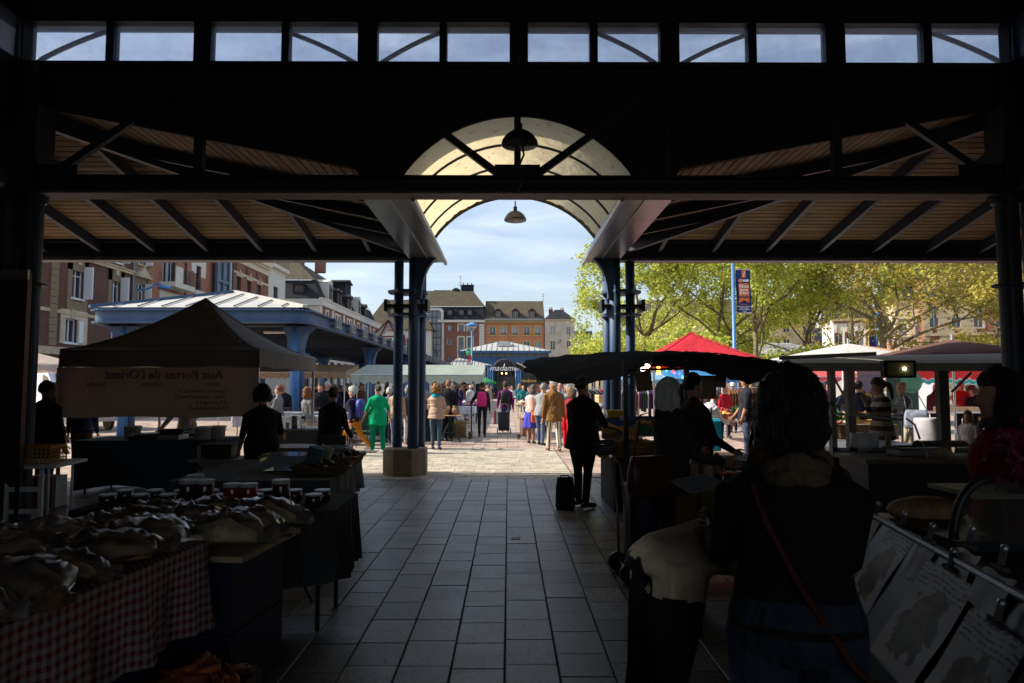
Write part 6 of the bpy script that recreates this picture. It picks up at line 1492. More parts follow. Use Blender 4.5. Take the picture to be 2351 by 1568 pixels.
# carrots and bagged salad on the floor in front of the crates
crate('wooden crate of carrots on the floor at lower left', XW(535,3.55), 3.2, 0, R_(-4), .42, .5, .3, mat('dark_crate_wood', (.10,.06,.035), .8), 3)
produce('heap of orange carrots in the wooden floor crate', 'carrots', 'carrot_heap', XW(535,3.55), 3.2, .26, 0, .38, .46, .025, [mat('carrot_orange', (.42,.10,.015), .6, var=.2), mat('carrot_deep', (.33,.07,.012), .6)], 60, 'long', 3, 3)
for i, (px_, y_) in enumerate(((330,3.0),(410,3.05),(450,2.85))):
    bread_bag('clear bag of vegetables on the floor by the carrots, %s' % ('left','middle','right')[i], XW(px_,y_), y_, .0, .3, .22, .2, .4*i, seed=90+i, group='bags on the floor by the carrots')
t = thing('low_stool', 'white topped folding stool table beside the jars', 'stool', (XW(675,5.35), 5.35, 0)); k = MB(); k.lathe([(.23,.62),(.24,.63),(.24,.65),(.23,.655)], 24); k.build('top', mat('pale_wood_top', (.30,.23,.17), .5), t)
for s in (-1,1):
    k = MB(); k.tube([(s*.15,0,.62),(-s*.18,0,0)], .014, 6); k.build('leg', BLACKM, t)
t = thing('side_table', 'small table with dark stove near the tent table', 'table', (XW(505,9.2), 9.3, 0)); MB().box(-.32,.32,-.3,.3,.66,.69).build('top', mat('cream_top', (.32,.29,.24), .6), t)
for s in (-1,1):
    k = MB(); k.tube([(s*.22,-.25,.66),(-s*.2,-.25,0)], .016, 6); k.build('leg', BLACKM, t)
t = thing('camp_stove', 'dark camping stove on the small side table', 'stove', (XW(508,9.2), 9.25, .69)); MB().box(-.2,.2,-.16,.16,.02,.18).build('body', BLACKM, t); MB().box(-.24,.24,-.2,.2,.181,.2).build('lid', mat('dark_olive', (.06,.055,.04), .6), t)
t = thing('menu_board', 'white menu board leaning against the side table', 'board', (XW(497,9.7), 9.75, 0)); k = MB(); k.obox((0,0,.42), .5, .02, .84, Euler((.12,0,0))); k.build('panel', mat('grey_white_board', (.40,.39,.41), .6), t)

# ================================================================== right side of the hall: tarpaulin stall
ts = thing('tarpaulin_stall', 'greengrocer stall under a sagging dark navy tarpaulin right of the gate', 'stall', (2.3, 9.6, 0))
def wp(name, mb, m_, smooth=False, parent=None): return mb.build(name, m_, parent or ts, smooth, world_=True)
# main sheet: ridge from (1430,806) to (1630,812), left end tip (1190,838)
def sheet(edge_top, edge_bot, n=18, m=8, sag=.10, name='tarpaulin', seed=0):
    rn = random.Random(seed); k = MB(); rings = []
    for j in range(m+1):
        v = j/m; row = []
        for i in range(n+1):
            u = i/n; a = catm(edge_top, u); b = catm(edge_bot, u); p = a.lerp(b, v)
            p.z -= sag*math.sin(math.pi*v)*(.6+.4*math.sin(u*9+seed)) + .012*math.sin(i*2.1+j*1.3); p.y += .02*math.sin(i*1.3+j)
            row.append(tuple(p))
        rings.append(row)
    k.loft(rings, False, closed=False); return wp(name, k, TARP, True)
def catm(pts, u):
    f = u*(len(pts)-1); i = min(int(f), len(pts)-2); return Vector(pts[i]).lerp(Vector(pts[i+1]), f-i)
top1 = [P(1207,826,11.6), P(1300,815,11.6), P(1432,806,11.4), P(1560,806,11.4), P(1640,810,11.2)]
bot1 = [P(1190,840,9.6), P(1243,874,9.3), P(1330,884,9.1), P(1430,866,8.9), P(1500,828,8.6)]
sheet(top1, bot1, 20, 8, .03, seed=1)
top2 = [P(1500,818,8.6), P(1570,812,8.8), P(1650,812,9.2), P(1740,822,9.6), P(1800,832,9.9)]
bot2 = [P(1497,840,8.35), P(1570,845,8.3), P(1650,862,8.3), P(1720,882,8.4), P(1775,872,8.6)]
sheet(top2, bot2, 20, 6, .02, seed=2)
sheet([P(1640,810,11.2), P(1700,818,11.0), P(1800,830,10.6)], top2[2:], 12, 5, .0, seed=4)
sheet([P(1560,806,11.4), P(1600,808,11.3), P(1640,810,11.2)], [P(1500,818,8.6), P(1570,812,8.8), P(1650,812,9.2)], 10, 5, .0, seed=5)
k = MB(); k.tube([P(1186,838,9.6), P(1196,843,9.55), P(1206,849,9.5)], .04, 8); wp('tarp_rod', k, ALU)
for px_, y_ in ((1436,8.9),(1576,8.6),(1345,10.9),(1760,9.5)):
    k = MB(); x_ = XW(px_, y_); k.box(x_-.03,x_+.03,y_-.03,y_+.03,0,1.98); wp('pole', k, BLACKM)
k = MB(); k.beam(P(1436,850,8.9), P(1576,846,8.6), .03, .03); k.beam(P(1436,870,8.9), P(1480,846,8.8), .025, .025); wp('rail', k, BLACKM)
wp('counter_body', MB().box(XW(1405,9.2), XW(1560,9.2), 9.1, 10.4, .0, .72), mat('dark_counter', (.02,.018,.017), .8))
wp('counter_shelf', MB().box(XW(1370,9.2), XW(1570,9.2), 9.0, 10.5, .721, .76), WOOD)
cr = [('blue', (.02,.04,.16)), ('ochre', (.25,.15,.03)), ('dark green', (.02,.10,.05)), ('maroon', (.10,.02,.025)), ('navy', (.01,.015,.06)), ('black', (.015,.015,.016))]
for i, (px_, y_, z_, ci) in enumerate(((1400,9.2,.77,5),(1455,9.15,.77,1),(1530,9.15,.77,3),(1420,9.7,.92,1),(1490,9.75,.95,2),(1465,10.2,1.05,0),(1400,10.15,1.0,0),(1530,9.9,.98,2))):
    crate('%s plastic crate on the tarpaulin stall, %s' % (cr[ci][0], ('front left','front centre','front right','middle left','middle centre','back centre','back left','middle right')[i]), XW(px_,y_), y_, z_, .1*((i%3)-1), .48, .36, .16, mat('crate_'+cr[ci][0].replace(' ','_'), cr[ci][1], .45), 4, name='plastic_crate', group='plastic crates on the tarpaulin stall')
produce('heap of potatoes in a crate on the tarpaulin stall', 'potatoes', 'potato_heap', XW(1490,9.75), 9.75, 1.07, 0, .42, .3, .04, [mat('potato', (.30,.17,.08), .8)], 26, seed=4); produce('heap of onions in a front crate of the tarpaulin stall', 'onions', 'onion_heap', XW(1455,9.15), 9.15, .87, 0, .42, .3, .038, [mat('onion', (.26,.11,.04), .5)], 20, seed=6)
t = thing('yellow_tub', 'bright yellow plastic tub at the back of the stall', 'tub', (XW(1415,11), 11.0, 1.16)); k = MB(); k.loft([[(a*.14,b*.1,0) for a,b in ((-1,-1),(1,-1),(1,1),(-1,1))],[(a*.18,b*.13,.11) for a,b in ((-1,-1),(1,-1),(1,1),(-1,1))]]); k.build('body', mat('yellow_plastic', (.75,.52,.02), .4), t); wp('back_shelf', MB().box(XW(1385,11), XW(1560,11), 10.7, 11.3, 1.10, 1.155), BLACKM)
t = thing('clear_punnet', 'clear plastic box tilted on the back shelf', 'box', (XW(1522,11), 10.95, 1.16)); k = MB(); k.loft([[(a*.13,b*.1,0) for a,b in ((-1,-1),(1,-1),(1,1),(-1,1))],[(a*.16,b*.12,.12) for a,b in ((-1,-1),(1,-1),(1,1),(-1,1))]]); o = k.build('body', see_mat('clear_box'), t); o.rotation_euler = (.2,.3,.2)
# hanging cardboard price tags and coloured bulbs, lit
CARD = mat('brown_card', (.26,.17,.10), .85, var=.15)
for i, (px_, py_, w_, h_) in enumerate(((1478,852,38,46),(1565,880,20,50),(1590,865,30,34),(1548,915,26,56),(1622,862,46,54),(1655,850,26,40))):
    a_ = P(px_-w_/2, py_, 8.75); b_ = P(px_+w_/2, py_+h_, 8.75)
    k = MB(); k.obox(((a_.x+b_.x)/2, 8.75, (a_.z+b_.z)/2), b_.x-a_.x, .006, a_.z-b_.z, Euler((0,.12*((i%3)-1),0)))
    wp('price_card', k, CARD)
k = MB(); k.tube([P(1455+i*18, 838+10*math.sin(i*1.3)+(i%3)*6, 8.8) for i in range(12)], .006, 4); wp('light_cable', k, BLACKM)
for i, (px_, py_, cn, col) in enumerate(((1462,870,'blue',(.1,.1,1)),(1478,877,'red',(1,.05,.05)),(1495,873,'green',(.05,.8,.2)),(1530,850,'green',(.05,.8,.2)),(1538,870,'blue',(.2,.15,1)),(1549,857,'blue',(.2,.15,1)),(1560,858,'blue',(.2,.15,1)),(1567,866,'green',(.05,.8,.2)),(1545,853,'red',(1,.05,.05)))):
    k = MB(); p_ = P(px_, py_, 8.78); k.ball(p_, .014, .014, .02, 8, 6); wp('bulb', k, glow_mat('fairy_'+cn, col, 3))
for px_, py_, rx_, rz_, cm in ((1475,853,.055,.058,(1,.9,.72)), (1486,840,.035,.03,(1,.75,.4))):
    k = MB(); k.ball(P(px_,py_,8.85), rx_, rx_, rz_, 12, 8); wp('bulb', k, glow_mat('lit_bulb_%d' % px_, cm, 9), True)
k = MB(); k.tube([P(1512,842,8.85), P(1512,860,8.85)], .022, 8); wp('tube_bulb', k, glow_mat('amber_tube', (1,.5,.05), 5), True)

# stall with wine and jars, mid right
wt = table('preserves table with ochre cloth and blue shelf right of the aisle', XW(1690,5.9), 6.0, R_(-8), 1.1, 1.1, .84, WOOD, cloth((.17,.11,.03)), .7)
MB().box(-.1,.52,.0,.5,.845,1.0).build('blue_riser', mat('petrol_blue', (.01,.05,.09), .6), wt)
WINE = mat('wine_glass_green', (.015,.02,.008), .1, spec=.8); LABW = mat('wine_label', (.12,.08,.05), .7); CAPR = mat('red_capsule', (.55,.05,.02), .4)
for i, (px_, y_) in enumerate(((1725,6.1),(1745,6.25),(1762,6.15),(1785,6.2),(1738,6.45))):
    bottle(('leftmost dark wine bottle on the blue riser','dark wine bottle second from the left on the riser','dark wine bottle third from the left on the riser','rightmost wine bottle on the riser, black capsule')[i] if i < 4 else 'dark wine bottle standing behind the others on the riser', XW(px_,y_), y_, 1.002, .31, WINE, CAPR if i != 3 else BLACKM, 'wine bottles on the preserves table', LABW)
for i in range(8):
    jar('small preserve jar with red lid in the cluster on the preserves table', XW(1650,5.6)+(i%4)*.085, 5.55+(i//4)*.1, .846, .036, .11, mat('olive_jar', (.10,.08,.02), .15, spec=.7), CAPR, 'small preserve jars')
for i, (px_, y_) in enumerate(((1598,5.75),(1622,5.65),(1640,5.8))):
    bread_bag('knotted clear gift bag of sweets on the preserves table, %s' % ('left','middle','right')[i], XW(px_,y_), y_, .846, .17, .12, .2, 1.2, seed=110+i, group='gift bags on the preserves table')
t = thing('sign_stand', 'tilted framed menu sign on a thin black stand', 'sign', (XW(1600,4.6), 4.6, 0)); pz = ZW(1110,4.6)
k = MB(); e_ = Euler((-1.05,-.16,-.30)); k.obox((0,0,pz), .30, .20, .012, Euler((.28,-.10,.42))); k.build('frame', ALU, t); k = MB(); k.obox((0,-.002,pz+.008), .26, .165, .004, Euler((.28,-.10,.42))); k.build('sheet', mat('grey_sheet', (.16,.20,.24), .35), t); k = MB(); k.tube([(0,0,0),(0,0,pz-.01)], .014, 8); k.build('post', BLACKM, t)
# shopping trolley of the white haired woman
def trolley(label, x, y, rz, bagm, h=.62, w=.34, d=.24, wheel=.075, frame=GREYM):
    t = thing('shopping_trolley', label, 'trolley', (x, y, 0), rz, 'shopping trolleys')
    k = MB(); rings = []
    for z, s in ((.12,.9),(.16,1.0),(h*.6+.1,1.03),(h+.1,1.0),(h+.16,.85)):
        rings.append([(w/2*s*math.copysign(abs(math.cos(a))**.45,math.cos(a)), d/2*s*math.copysign(abs(math.sin(a))**.45,math.sin(a)), z) for a in [2*math.pi*i/20 for i in range(20)]])
    k.loft(rings); k.build('bag', bagm, t, True)
    k = MB(); k.box(-w/2-.01,w/2+.01,-d/2-.015,d/2,h+.13,h+.17); k.build('flap', bagm, t)
    k = MB()
    for s in (-1,1): k.tube([(s*w*.42,d/2+.03,wheel),(s*w*.42,d/2+.04,h*.9),(s*w*.34,d/2+.08,.98),(s*w*.2,d/2+.12,1.03)], .012, 8)
    k.tube([(-w*.2,d/2+.12,1.03),(w*.2,d/2+.12,1.03)], .015, 8); k.tube([(-w*.42,d/2+.03,.1),(w*.42,d/2+.03,.1)], .01, 6); k.tube([(-w*.4,d/2,.1),(-w*.4,-d/2-.05,.05),(w*.4,-d/2-.05,.05),(w*.4,d/2,.1)], .01, 6); k.build('frame', frame, t, True)
    for s in (-1,1):
        k = MB(); rings = [[(s*(w/2+.03)+dx, d/2+.03+r_*math.cos(a), wheel+r_*math.sin(a)) for a in [2*math.pi*i/20 for i in range(20)]] for dx, r_ in ((-.018,wheel*.7),(-.018,wheel),(.018,wheel),(.018,wheel*.7))]
        k.loft(rings); o = k.build('wheel', BLACKM, t); k = MB(); k.lathe([(wheel*.68,-.016),(wheel*.68,.016)], 16); oo = k.build('hub', mat('pale_hub', (.3,.27,.2), .6), o); oo.location = (s*(w/2+.03), d/2+.03, wheel); oo.rotation_euler = (0,math.pi/2,0)
    return t
trolley('purple shopping trolley with silver frame beside the white haired woman', XW(1470,6.0), 6.05, R_(95), glossy_cloth((.02,.012,.05)), .62, .36, .26, .085, frame=mat('champagne_metal', (.35,.3,.24), .35, metal=.6))
# food trailer on the right
ft = thing('food_trailer', 'food trailer stall with open canopy, glass counter and floodlight at right', 'stall', (XW(1960,9.6), 9.6, 0))
def fp(name, mb, m_, smooth=False): return mb.build(name, m_, ft, smooth, world_=True)
ROOFC = mat('trailer_cream', (.38,.34,.27), .6, var=.15, dirt=.3)
k = MB(); a_, b_, c_, d_ = P(1795,842,9.0), P(2330,842,9.0), P(2330,818,11.2), P(1795,826,11.2)
k.add([a_,b_,c_,d_]+[p_+Vector((0,0,.05)) for p_ in (a_,b_,c_,d_)], [(0,3,2,1),(4,5,6,7),(0,1,5,4),(1,2,6,5),(2,3,7,6),(3,0,4,7)]); fp('roof', k, ROOFC)
k = MB(); k.beam(P(1800,846,8.98), P(2310,846,8.98), .05, .07); k.beam(P(1790,822,8.95), P(2010,812,8.95), .05, .05); fp('roof_rail', k, ROOFC)
for px_ in (1913, 1955, 2168):
    w_ = {1913:.035,1955:.05,2168:.065}[px_]
    k = MB(); x_ = XW(px_,9.2); k.box(x_-w_,x_+w_,9.2,9.3,.35,1.9); fp('post', k, ROOFC if px_ != 2168 else mat('dark_post', (.09,.085,.075), .5))
k = MB(); k.beam(P(1905,850,9.4), P(1955,940,9.4), .02, .025); k.beam(P(1960,850,9.5), P(1915,945,9.5), .02, .025); k.beam(P(2180,850,9.4), P(2140,905,9.4), .02, .025); k.beam(P(2230,855,9.4), P(2185,900,9.4), .02, .025); fp('brace', k, GREYM)
fp('body', MB().box(XW(1905,9.3), XW(1975,9.3), 9.25, 10.6, .35, .78), mat('steel_body', (.16,.16,.16), .3, metal=.6))
fp('worktop', MB().box(XW(1900,9.3), XW(2150,9.3), 9.2, 10.6, .781, .83), ALU)
fp('rear_counter', MB().box(XW(1990,9.3), XW(2150,9.3), 9.5, 10.5, .1, .78), mat('dark_counter', (.02,.018,.017), .8))
GG = see_mat('counter_glass', (.9,.9,.87), .86, .04, (.4,.36,.28))
k = MB(); k.add([P(1912,1015,9.2), P(2070,1010,9.2), P(2070,965,9.2), P(1912,950,9.2)], [(0,1,2,3)]); k.add([P(1912,950,9.2), P(2070,965,9.2), P(2066,965,9.7), P(1912,950,9.7)], [(0,1,2,3)]); fp('glass_guard', k, GG)
k = MB(); k.beam(P(1905,948,9.18), P(2072,964,9.18), .025, .03); k.tube([P(2080,960,9.25), P(2100,975,9.2), P(2112,1008,9.1)], .014, 8); k.beam(P(2072,964,9.18), P(2072,1012,9.18), .02, .02); fp('guard_rail', k, ALU)
k = MB(); 
for i in range(16): k.box(XW(1912,9.22)+i*.022, XW(1912,9.22)+i*.022+.012, 9.2, 9.24, .62, .72)
fp('burner_grille', k, ALU)
for i, z_ in enumerate((.74, .58)): fp('trim', MB().box(XW(1905,9.24), XW(1985,9.24), 9.215, 9.245, z_, z_+.025), ALU)
t = thing('floodlight', 'black square floodlight hung under the trailer roof', 'lamp', P(2062,845,9.0)); MB().box(-.21,.21,-.05,.05,-.13,.10).build('housing', BLACKM, t); MB().box(-.17,.17,-.056,-.051,-.1,.07).build('lens', mat('lens_olive', (.25,.23,.12), .2), t); k = MB(); k.ball((.05,-.06,-.01), .02); k.build('led', glow_mat('led_warm', (1,.92,.6), 12), t)
for i, (px_, w_) in enumerate(((1985,.13),(2012,.08))):
    k = MB(); k.lathe([(w_,0),(w_,.19)], 18); o = k.build('body', WHITEP, thing('paper_tub', 'white paper tub on the trailer counter, %s' % ('large one','smaller one')[i], 'tub', (XW(px_,9.0), 9.15, .84), group='tubs on the trailer counter'), True)
t = thing('squeeze_bottle', 'yellow squeeze bottle beside the paper tubs', 'bottle', (XW(2034,9.2), 9.2, .84)); k = MB(); k.lathe([(.035,0),(.035,.13),(.012,.17),(.006,.21)], 12); k.build('body', mat('mustard', (.30,.22,.05), .4), t, True)
t = thing('cash_scale', 'black weighing scale on the trailer side counter', 'scale', (XW(2085,8.6), 8.6, .80)); MB().box(-.22,.22,-.16,.16,.0,.06).build('base', GREYM, t); k = MB(); k.obox((0,0,.1), .55, .34, .02, Euler((-.12,0,.1))); k.build('plate', BLACKM, t)
sc_ = thing('side_counter', 'dark wooden side counter of the food trailer', 'counter', (XW(2100,8.5), 8.5, 0)); MB().box(-.85,.75,-.4,.4,.74,.79).build('top', mat('worn_wood_top', (.13,.10,.07), .5, var=.4), sc_); MB().box(-.8,.7,-.35,.35,0,.73).build('body', BLACKM, sc_)
t = thing('glass_dome', 'clear cylindrical pastry cover on the side counter', 'dome', (XW(2160,8.4), 8.45, .795)); k = MB(); n = 14
k.loft([[(x_, .17*math.cos(math.pi*i/n), .19*math.sin(math.pi*i/n)) for i in range(n+1)] for x_ in (-.28, .28)], False, closed=False); k.add([(.28,0,0)]+[(.28,.17*math.cos(math.pi*i/n),.19*math.sin(math.pi*i/n)) for i in range(n+1)], [(0,i+1,i+2) for i in range(n)]); k.build('cover', see_mat('dome_glass', (.92,.92,.9), .82, .03, (.5,.48,.42)), t, True)
k = MB()
for x_ in (-.28,.28): k.tube([(x_,.17*math.cos(math.pi*i/n),.19*math.sin(math.pi*i/n)) for i in range(n+1)], .006, 5)
k.build('rim', mat('clear_rim', (.4,.4,.38), .2), t); k = MB(); k.ball((0,0,.05), .14, .1, .05); k.build('pastry', BREAD2, t, True)

# near right display: sloped rail with clipped menu sheets, curved glass cabinet, flowers
ds = thing('display_case', 'dark refrigerated display with sloping front at lower right', 'counter', (1.75, 2.55, 0))
def dsp(name, mb, m_, smooth=False): return mb.build(name, m_, ds, smooth, world_=True)
A0, A1 = Vector((1.95,3.75,.95)), Vector((1.62,2.0,.95))     # front upper rail
out = Vector((-.62,.1,0)); ax = (A1-A0).normalized()
def dpt(u, v): return A0 + ax*u + out*(v*.42) + Vector((0,0,-v*.42))
k = MB(); k.add([dpt(-.1,0),dpt(1.7,0),dpt(1.7,1),dpt(-.1,1)], [(0,1,2,3)]); k.add([dpt(-.1,1),dpt(1.7,1),dpt(1.7,1)-Vector((0,0,.55)),dpt(-.1,1)-Vector((0,0,.55))], [(0,1,2,3)]); dsp('sloping_front', k, mat('dark_case', (.015,.017,.02), .4))
k = MB(); q0, q1 = dpt(-.1,0), dpt(1.7,0); bk = Vector((.75,-.1,0)); k.add([q0,q1,q1+bk,q0+bk], [(0,1,2,3)]); k.add([q0,q0+bk,q0+bk-Vector((0,0,1)),q0-Vector((0,0,1))], [(0,1,2,3)]); dsp('case_top', k, mat('dark_case', ))
k = MB(); k.tube([dpt(-.1,0)+Vector((0,0,.02)), dpt(1.7,0)+Vector((0,0,.02))], .018, 8); dsp('rail', k, GREYM)
def sheet_mat(name, seed):
    m, nt, b = node_mat(name); L = nt.links; tc = N(nt,'ShaderNodeTexCoord'); mp = N(nt,'ShaderNodeMapping'); mp.inputs['Location'].default_value = (seed*1.7,seed,0); L.new(tc.outputs['UV'], mp.inputs['Vector'])
    sx = N(nt,'ShaderNodeSeparateXYZ'); L.new(tc.outputs['UV'], sx.inputs[0])
    vd = N(nt,'ShaderNodeVectorMath', operation='DISTANCE'); vd.inputs[1].default_value = (.5,.45,0); L.new(tc.outputs['UV'], vd.inputs[0])
    nz = N(nt,'ShaderNodeTexNoise', Scale=6.0, Detail=5.0); L.new(mp.outputs['Vector'], nz.inputs['Vector'])
    rp = N(nt,'ShaderNodeValToRGB'); e = rp.color_ramp.elements; e[0].position = .35; e[0].color = (.05,.012,.004,1); e[1].position = .62; e[1].color = (.30,.16,.06,1); q = e.new(.5); q.color = (.07,.055,.006,1); L.new(nz.outputs['Color'], rp.inputs['Fac'])
    lt = N(nt,'ShaderNodeMath', operation='LESS_THAN'); lt.inputs[1].default_value = .62; ns = N(nt,'ShaderNodeMath', operation='MULTIPLY_ADD'); ns.inputs[1].default_value = .55; L.new(nz.outputs['Fac'], ns.inputs[0]); L.new(vd.outputs['Value'], ns.inputs[2]); L.new(ns.outputs[0], lt.inputs[0])
    mx = N(nt,'ShaderNodeMixRGB'); mx.inputs[1].default_value = (.52,.51,.52,1); L.new(lt.outputs[0], mx.inputs[0]); L.new(rp.outputs[0], mx.inputs[2]); wv = N(nt,'ShaderNodeMath', operation='MULTIPLY'); wv.inputs[1].default_value = 22.0; L.new(sx.outputs['Y'], wv.inputs[0]); fr = N(nt,'ShaderNodeMath', operation='FRACT'); L.new(wv.outputs[0], fr.inputs[0])
    g1 = N(nt,'ShaderNodeMath', operation='GREATER_THAN'); g1.inputs[1].default_value = .55; L.new(fr.outputs[0], g1.inputs[0]); g2 = N(nt,'ShaderNodeMath', operation='GREATER_THAN'); g2.inputs[1].default_value = .80; L.new(sx.outputs['Y'], g2.inputs[0])
    n3 = N(nt,'ShaderNodeTexNoise', Scale=14.0, Detail=1.0); L.new(tc.outputs['UV'], n3.inputs['Vector']); g3 = N(nt,'ShaderNodeMath', operation='GREATER_THAN'); g3.inputs[1].default_value = .47; L.new(n3.outputs['Fac'], g3.inputs[0])
    m1 = N(nt,'ShaderNodeMath', operation='MULTIPLY'); L.new(g1.outputs[0], m1.inputs[0]); L.new(g2.outputs[0], m1.inputs[1]); m2 = N(nt,'ShaderNodeMath', operation='MULTIPLY'); L.new(m1.outputs[0], m2.inputs[0]); L.new(g3.outputs[0], m2.inputs[1])
    mt = N(nt,'ShaderNodeMixRGB'); mt.inputs[2].default_value = (.05,.05,.06,1); L.new(m2.outputs[0], mt.inputs[0]); L.new(mx.outputs[0], mt.inputs[1]); L.new(mt.outputs[0], b.inputs['Base Color']); b.inputs['Roughness'].default_value = .45; b.inputs['Specular IOR Level'].default_value = .2
    return m
def flat_sheet(label, u, v0, w, h, seed, lift=.012, plain=False):
    n = 8; me = MB(); rings = []
    for j in range(n+1):
        rings.append([tuple(dpt(u+w*i/n, v0+h*j/n) + Vector((0,0,lift+.006*math.sin(i*1.1+seed)+.008*math.sin(j*.9+seed*2)))) for i in range(n+1)])
    me.loft(rings, False, closed=False); t = thing('menu_sheet', label, 'sheet', dpt(u, v0), 0, 'clipped menu sheets')
    o = me.build('paper', sheet_mat('menu_print_%d' % seed, seed) if not plain else mat('plain_menu_paper', (.45,.45,.46), .5, spec=.2), t, True, world_=True)
    uv = o.data.uv_layers.new(name='UVMap'); 
    for lp in o.data.loops:
        i, j = lp.vertex_index % (n+1), lp.vertex_index//(n+1); uv.data[lp.index].uv = (i/n, 1-j/n)
    c_ = dpt(u+w*.5, v0) + Vector((0,0,lift+.02)); k = MB(); k.beam(c_-ax*.045, c_+ax*.045, .02, .015); k.build('clip', BLACKM, t, world_=True)
    k = MB(); k.beam(c_, c_+Vector((.03,.02,.05)), .02, .012); k.ball(c_+Vector((.035,.022,.06)), .014, nu=8, nv=5); k.build('clip_handle', ALU, t, world_=True)
    return t
for i, (u, v0, w, h, pl, tx_) in enumerate(((.06,.02,.16,.6,True,'small plain sheet nearest the dark shopper'),(.34,.0,.30,.85,False,'upright sheet with a round plate picture'),(.72,.0,.16,.35,True,'small label beside the plate picture'),(.86,.12,.42,.9,False,'large sheet with two plates of food'),(1.0,-.1,.2,.25,True,'upper text card above the large sheet'),(1.25,-.05,.22,.3,True,'text card right of the large sheet'),(1.34,.3,.36,.9,False,'bluish sheet at the lower right corner'))):
    flat_sheet('printed menu ' + tx_, u, v0, w, h, i+1, .012+.004*i, pl)
t = thing('bread_bundle', 'dark wrapped bread bundle on the display top', 'bread', Vector((2.12,3.5,.955))); k = MB(); k.ball((0,0,.07), .2, .1, .07, 14, 8); k.build('bundle', BREAD, t, True)
gc = thing('glass_cabinet', 'curved glass cabinet cut by the right picture edge', 'cabinet', (2.1, 2.9, 0)); k = MB(); c0 = Vector((2.06,2.95,1.0)); rings = []
for j in range(9):
    a = math.pi/2*j/8; off = Vector((-.16*math.cos(a), 0, .25*math.sin(a))); rings.append([tuple(c0+off), tuple(c0+off+Vector((.9,-.5,0)))])
k.loft(rings, False, closed=False); k.build('glass', see_mat('cabinet_glass', (.85,.85,.83), .7, .04, (.2,.19,.16)), gc, True, world_=True)
k = MB(); k.tube([Vector(r_[0]) for r_ in rings], .02, 8); k.build('edge_frame', BLACKM, gc, True, world_=True)
MB().box(c0.x-.16,c0.x+.9,c0.y-.02,c0.y+.5,.0,.995).build('base', mat('dark_case', ), gc, world_=True); MB().box(c0.x-.02,c0.x+.7,c0.y+.05,c0.y+.4,1.16,1.18).build('lit_shelf', mat('cream_shelf', (.45,.42,.3), .5), gc, world_=True)
fl = thing('pink_flowers', 'bunch of pink flowers at the right picture edge', 'flowers', (XW(2338,3.1), 3.1, 0)); rn = random.Random(9); PK = mat('pink_petal', (.25,.015,.07), .6, var=.3); k = MB()
for i in range(60):
    c_ = Vector((rn.gauss(0,.07), rn.gauss(0,.05), 1.27+rn.gauss(0,.10)))
    for q in range(5):
        e2 = Euler((rn.uniform(-1.5,1.5), rn.uniform(-1.5,1.5), rn.uniform(0,6.3))).to_matrix(); k.add([c_, c_+e2@Vector((.02,-.015,.01)), c_+e2@Vector((.045,0,.012)), c_+e2@Vector((.02,.015,.01))], [(0,1,2,3)])
o = k.build('blossoms', PK, fl); o['kind'] = 'stuff'
k = MB(); k.lathe([(.07,.98),(.1,1.2),(.09,1.2),(.06,1.0)], 14); k.build('pot', mat('dark_pot', (.03,.05,.03), .6), fl)
MB().box(-.12,.3,-.1,.2,.0,.978).build('plinth', BLACKM, fl)

# ================================================================== outside: tents, awnings, parasols
REDC = film_mat('red_canvas', (.62,.012,.03), .35, .7, var=.08); GREENC = film_mat('pale_green_canvas', (.50,.58,.50), .55, .7, var=.08)
gazebo('red peaked tent behind the tarpaulin stall', XW(1590,20.5), 20.5, 3.0, 3.0, 2.45, 3.28, REDC, .25, exp_=1.1)
aw = awning('pale green scalloped awning stall left of the gate columns', (XW(805,22)+XW(1108,22))/2, 23.2, 0, XW(1108,22)-XW(805,22), 2.6, 2.03, 2.42, GREENC, val=.30, scallop=.09, ns=14, front=False, sag=.1)
MB().box(-.35,.05,-1.33,1.28,2.0,2.0).build('brown_strip', film_mat('brown_canvas', (.25,.16,.11), .2), aw)
BEIGEA = film_mat('beige_canvas', (.42,.30,.20), .3, .7)
awning('beige scalloped awning behind the tent under the blue canopy', -9.2, 29, 0, 5.2, 2.4, 2.25, 2.6, BEIGEA, val=.3, ns=18)
awning('dark green awning beside the beige one', -6.6, 31, 0, 3.4, 2.2, 2.2, 2.35, film_mat('dark_green_canvas', (.02,.10,.06), .2), val=.16, scallop=.0, ns=10)
awning('faded red awning before the far hall on the left', XW(1052,52), 52, 0, 2.6, 2.0, 2.1, 2.35, film_mat('faded_red_canvas', (.45,.10,.07), .3), val=.18, ns=10)
parasol('small green parasol in the crowd before the far hall', XW(1115,62), 62, 1.9, 2.05, 2.45, [film_mat('green_canvas', (.04,.30,.12), .35)], 8)
REDS = film_mat('bright_red_canvas', (.65,.02,.02), .4, .7); TURQ = film_mat('turquoise_canvas', (.03,.42,.40), .4, .7); WPIP = mat('white_piping', (.8,.8,.78), .7)
awning('red awning with white scalloped edge on the right', XW(2210,19), 20, 0, 4.6, 2.6, 2.15, 2.55, REDS, val=.34, ns=18, border=WPIP)
awning('turquoise awning with scalloped edge below the red one', XW(2215,24), 25, 0, 5.6, 2.4, 2.05, 2.4, TURQ, val=.34, ns=18, border=WPIP)
BLUEC = film_mat('blue_canvas', (.03,.22,.50), .4, .7)
awning('blue scalloped awning behind the red tent', XW(1650,28), 29, 0, 3.6, 2.4, 2.0, 2.35, BLUEC, val=.22, ns=16)
awning('second blue awning seen between the hall columns', XW(1500,30), 31, 0, 3.2, 2.4, 1.95, 2.3, film_mat('pale_blue_canvas', (.20,.42,.62), .4), val=.2, ns=14)
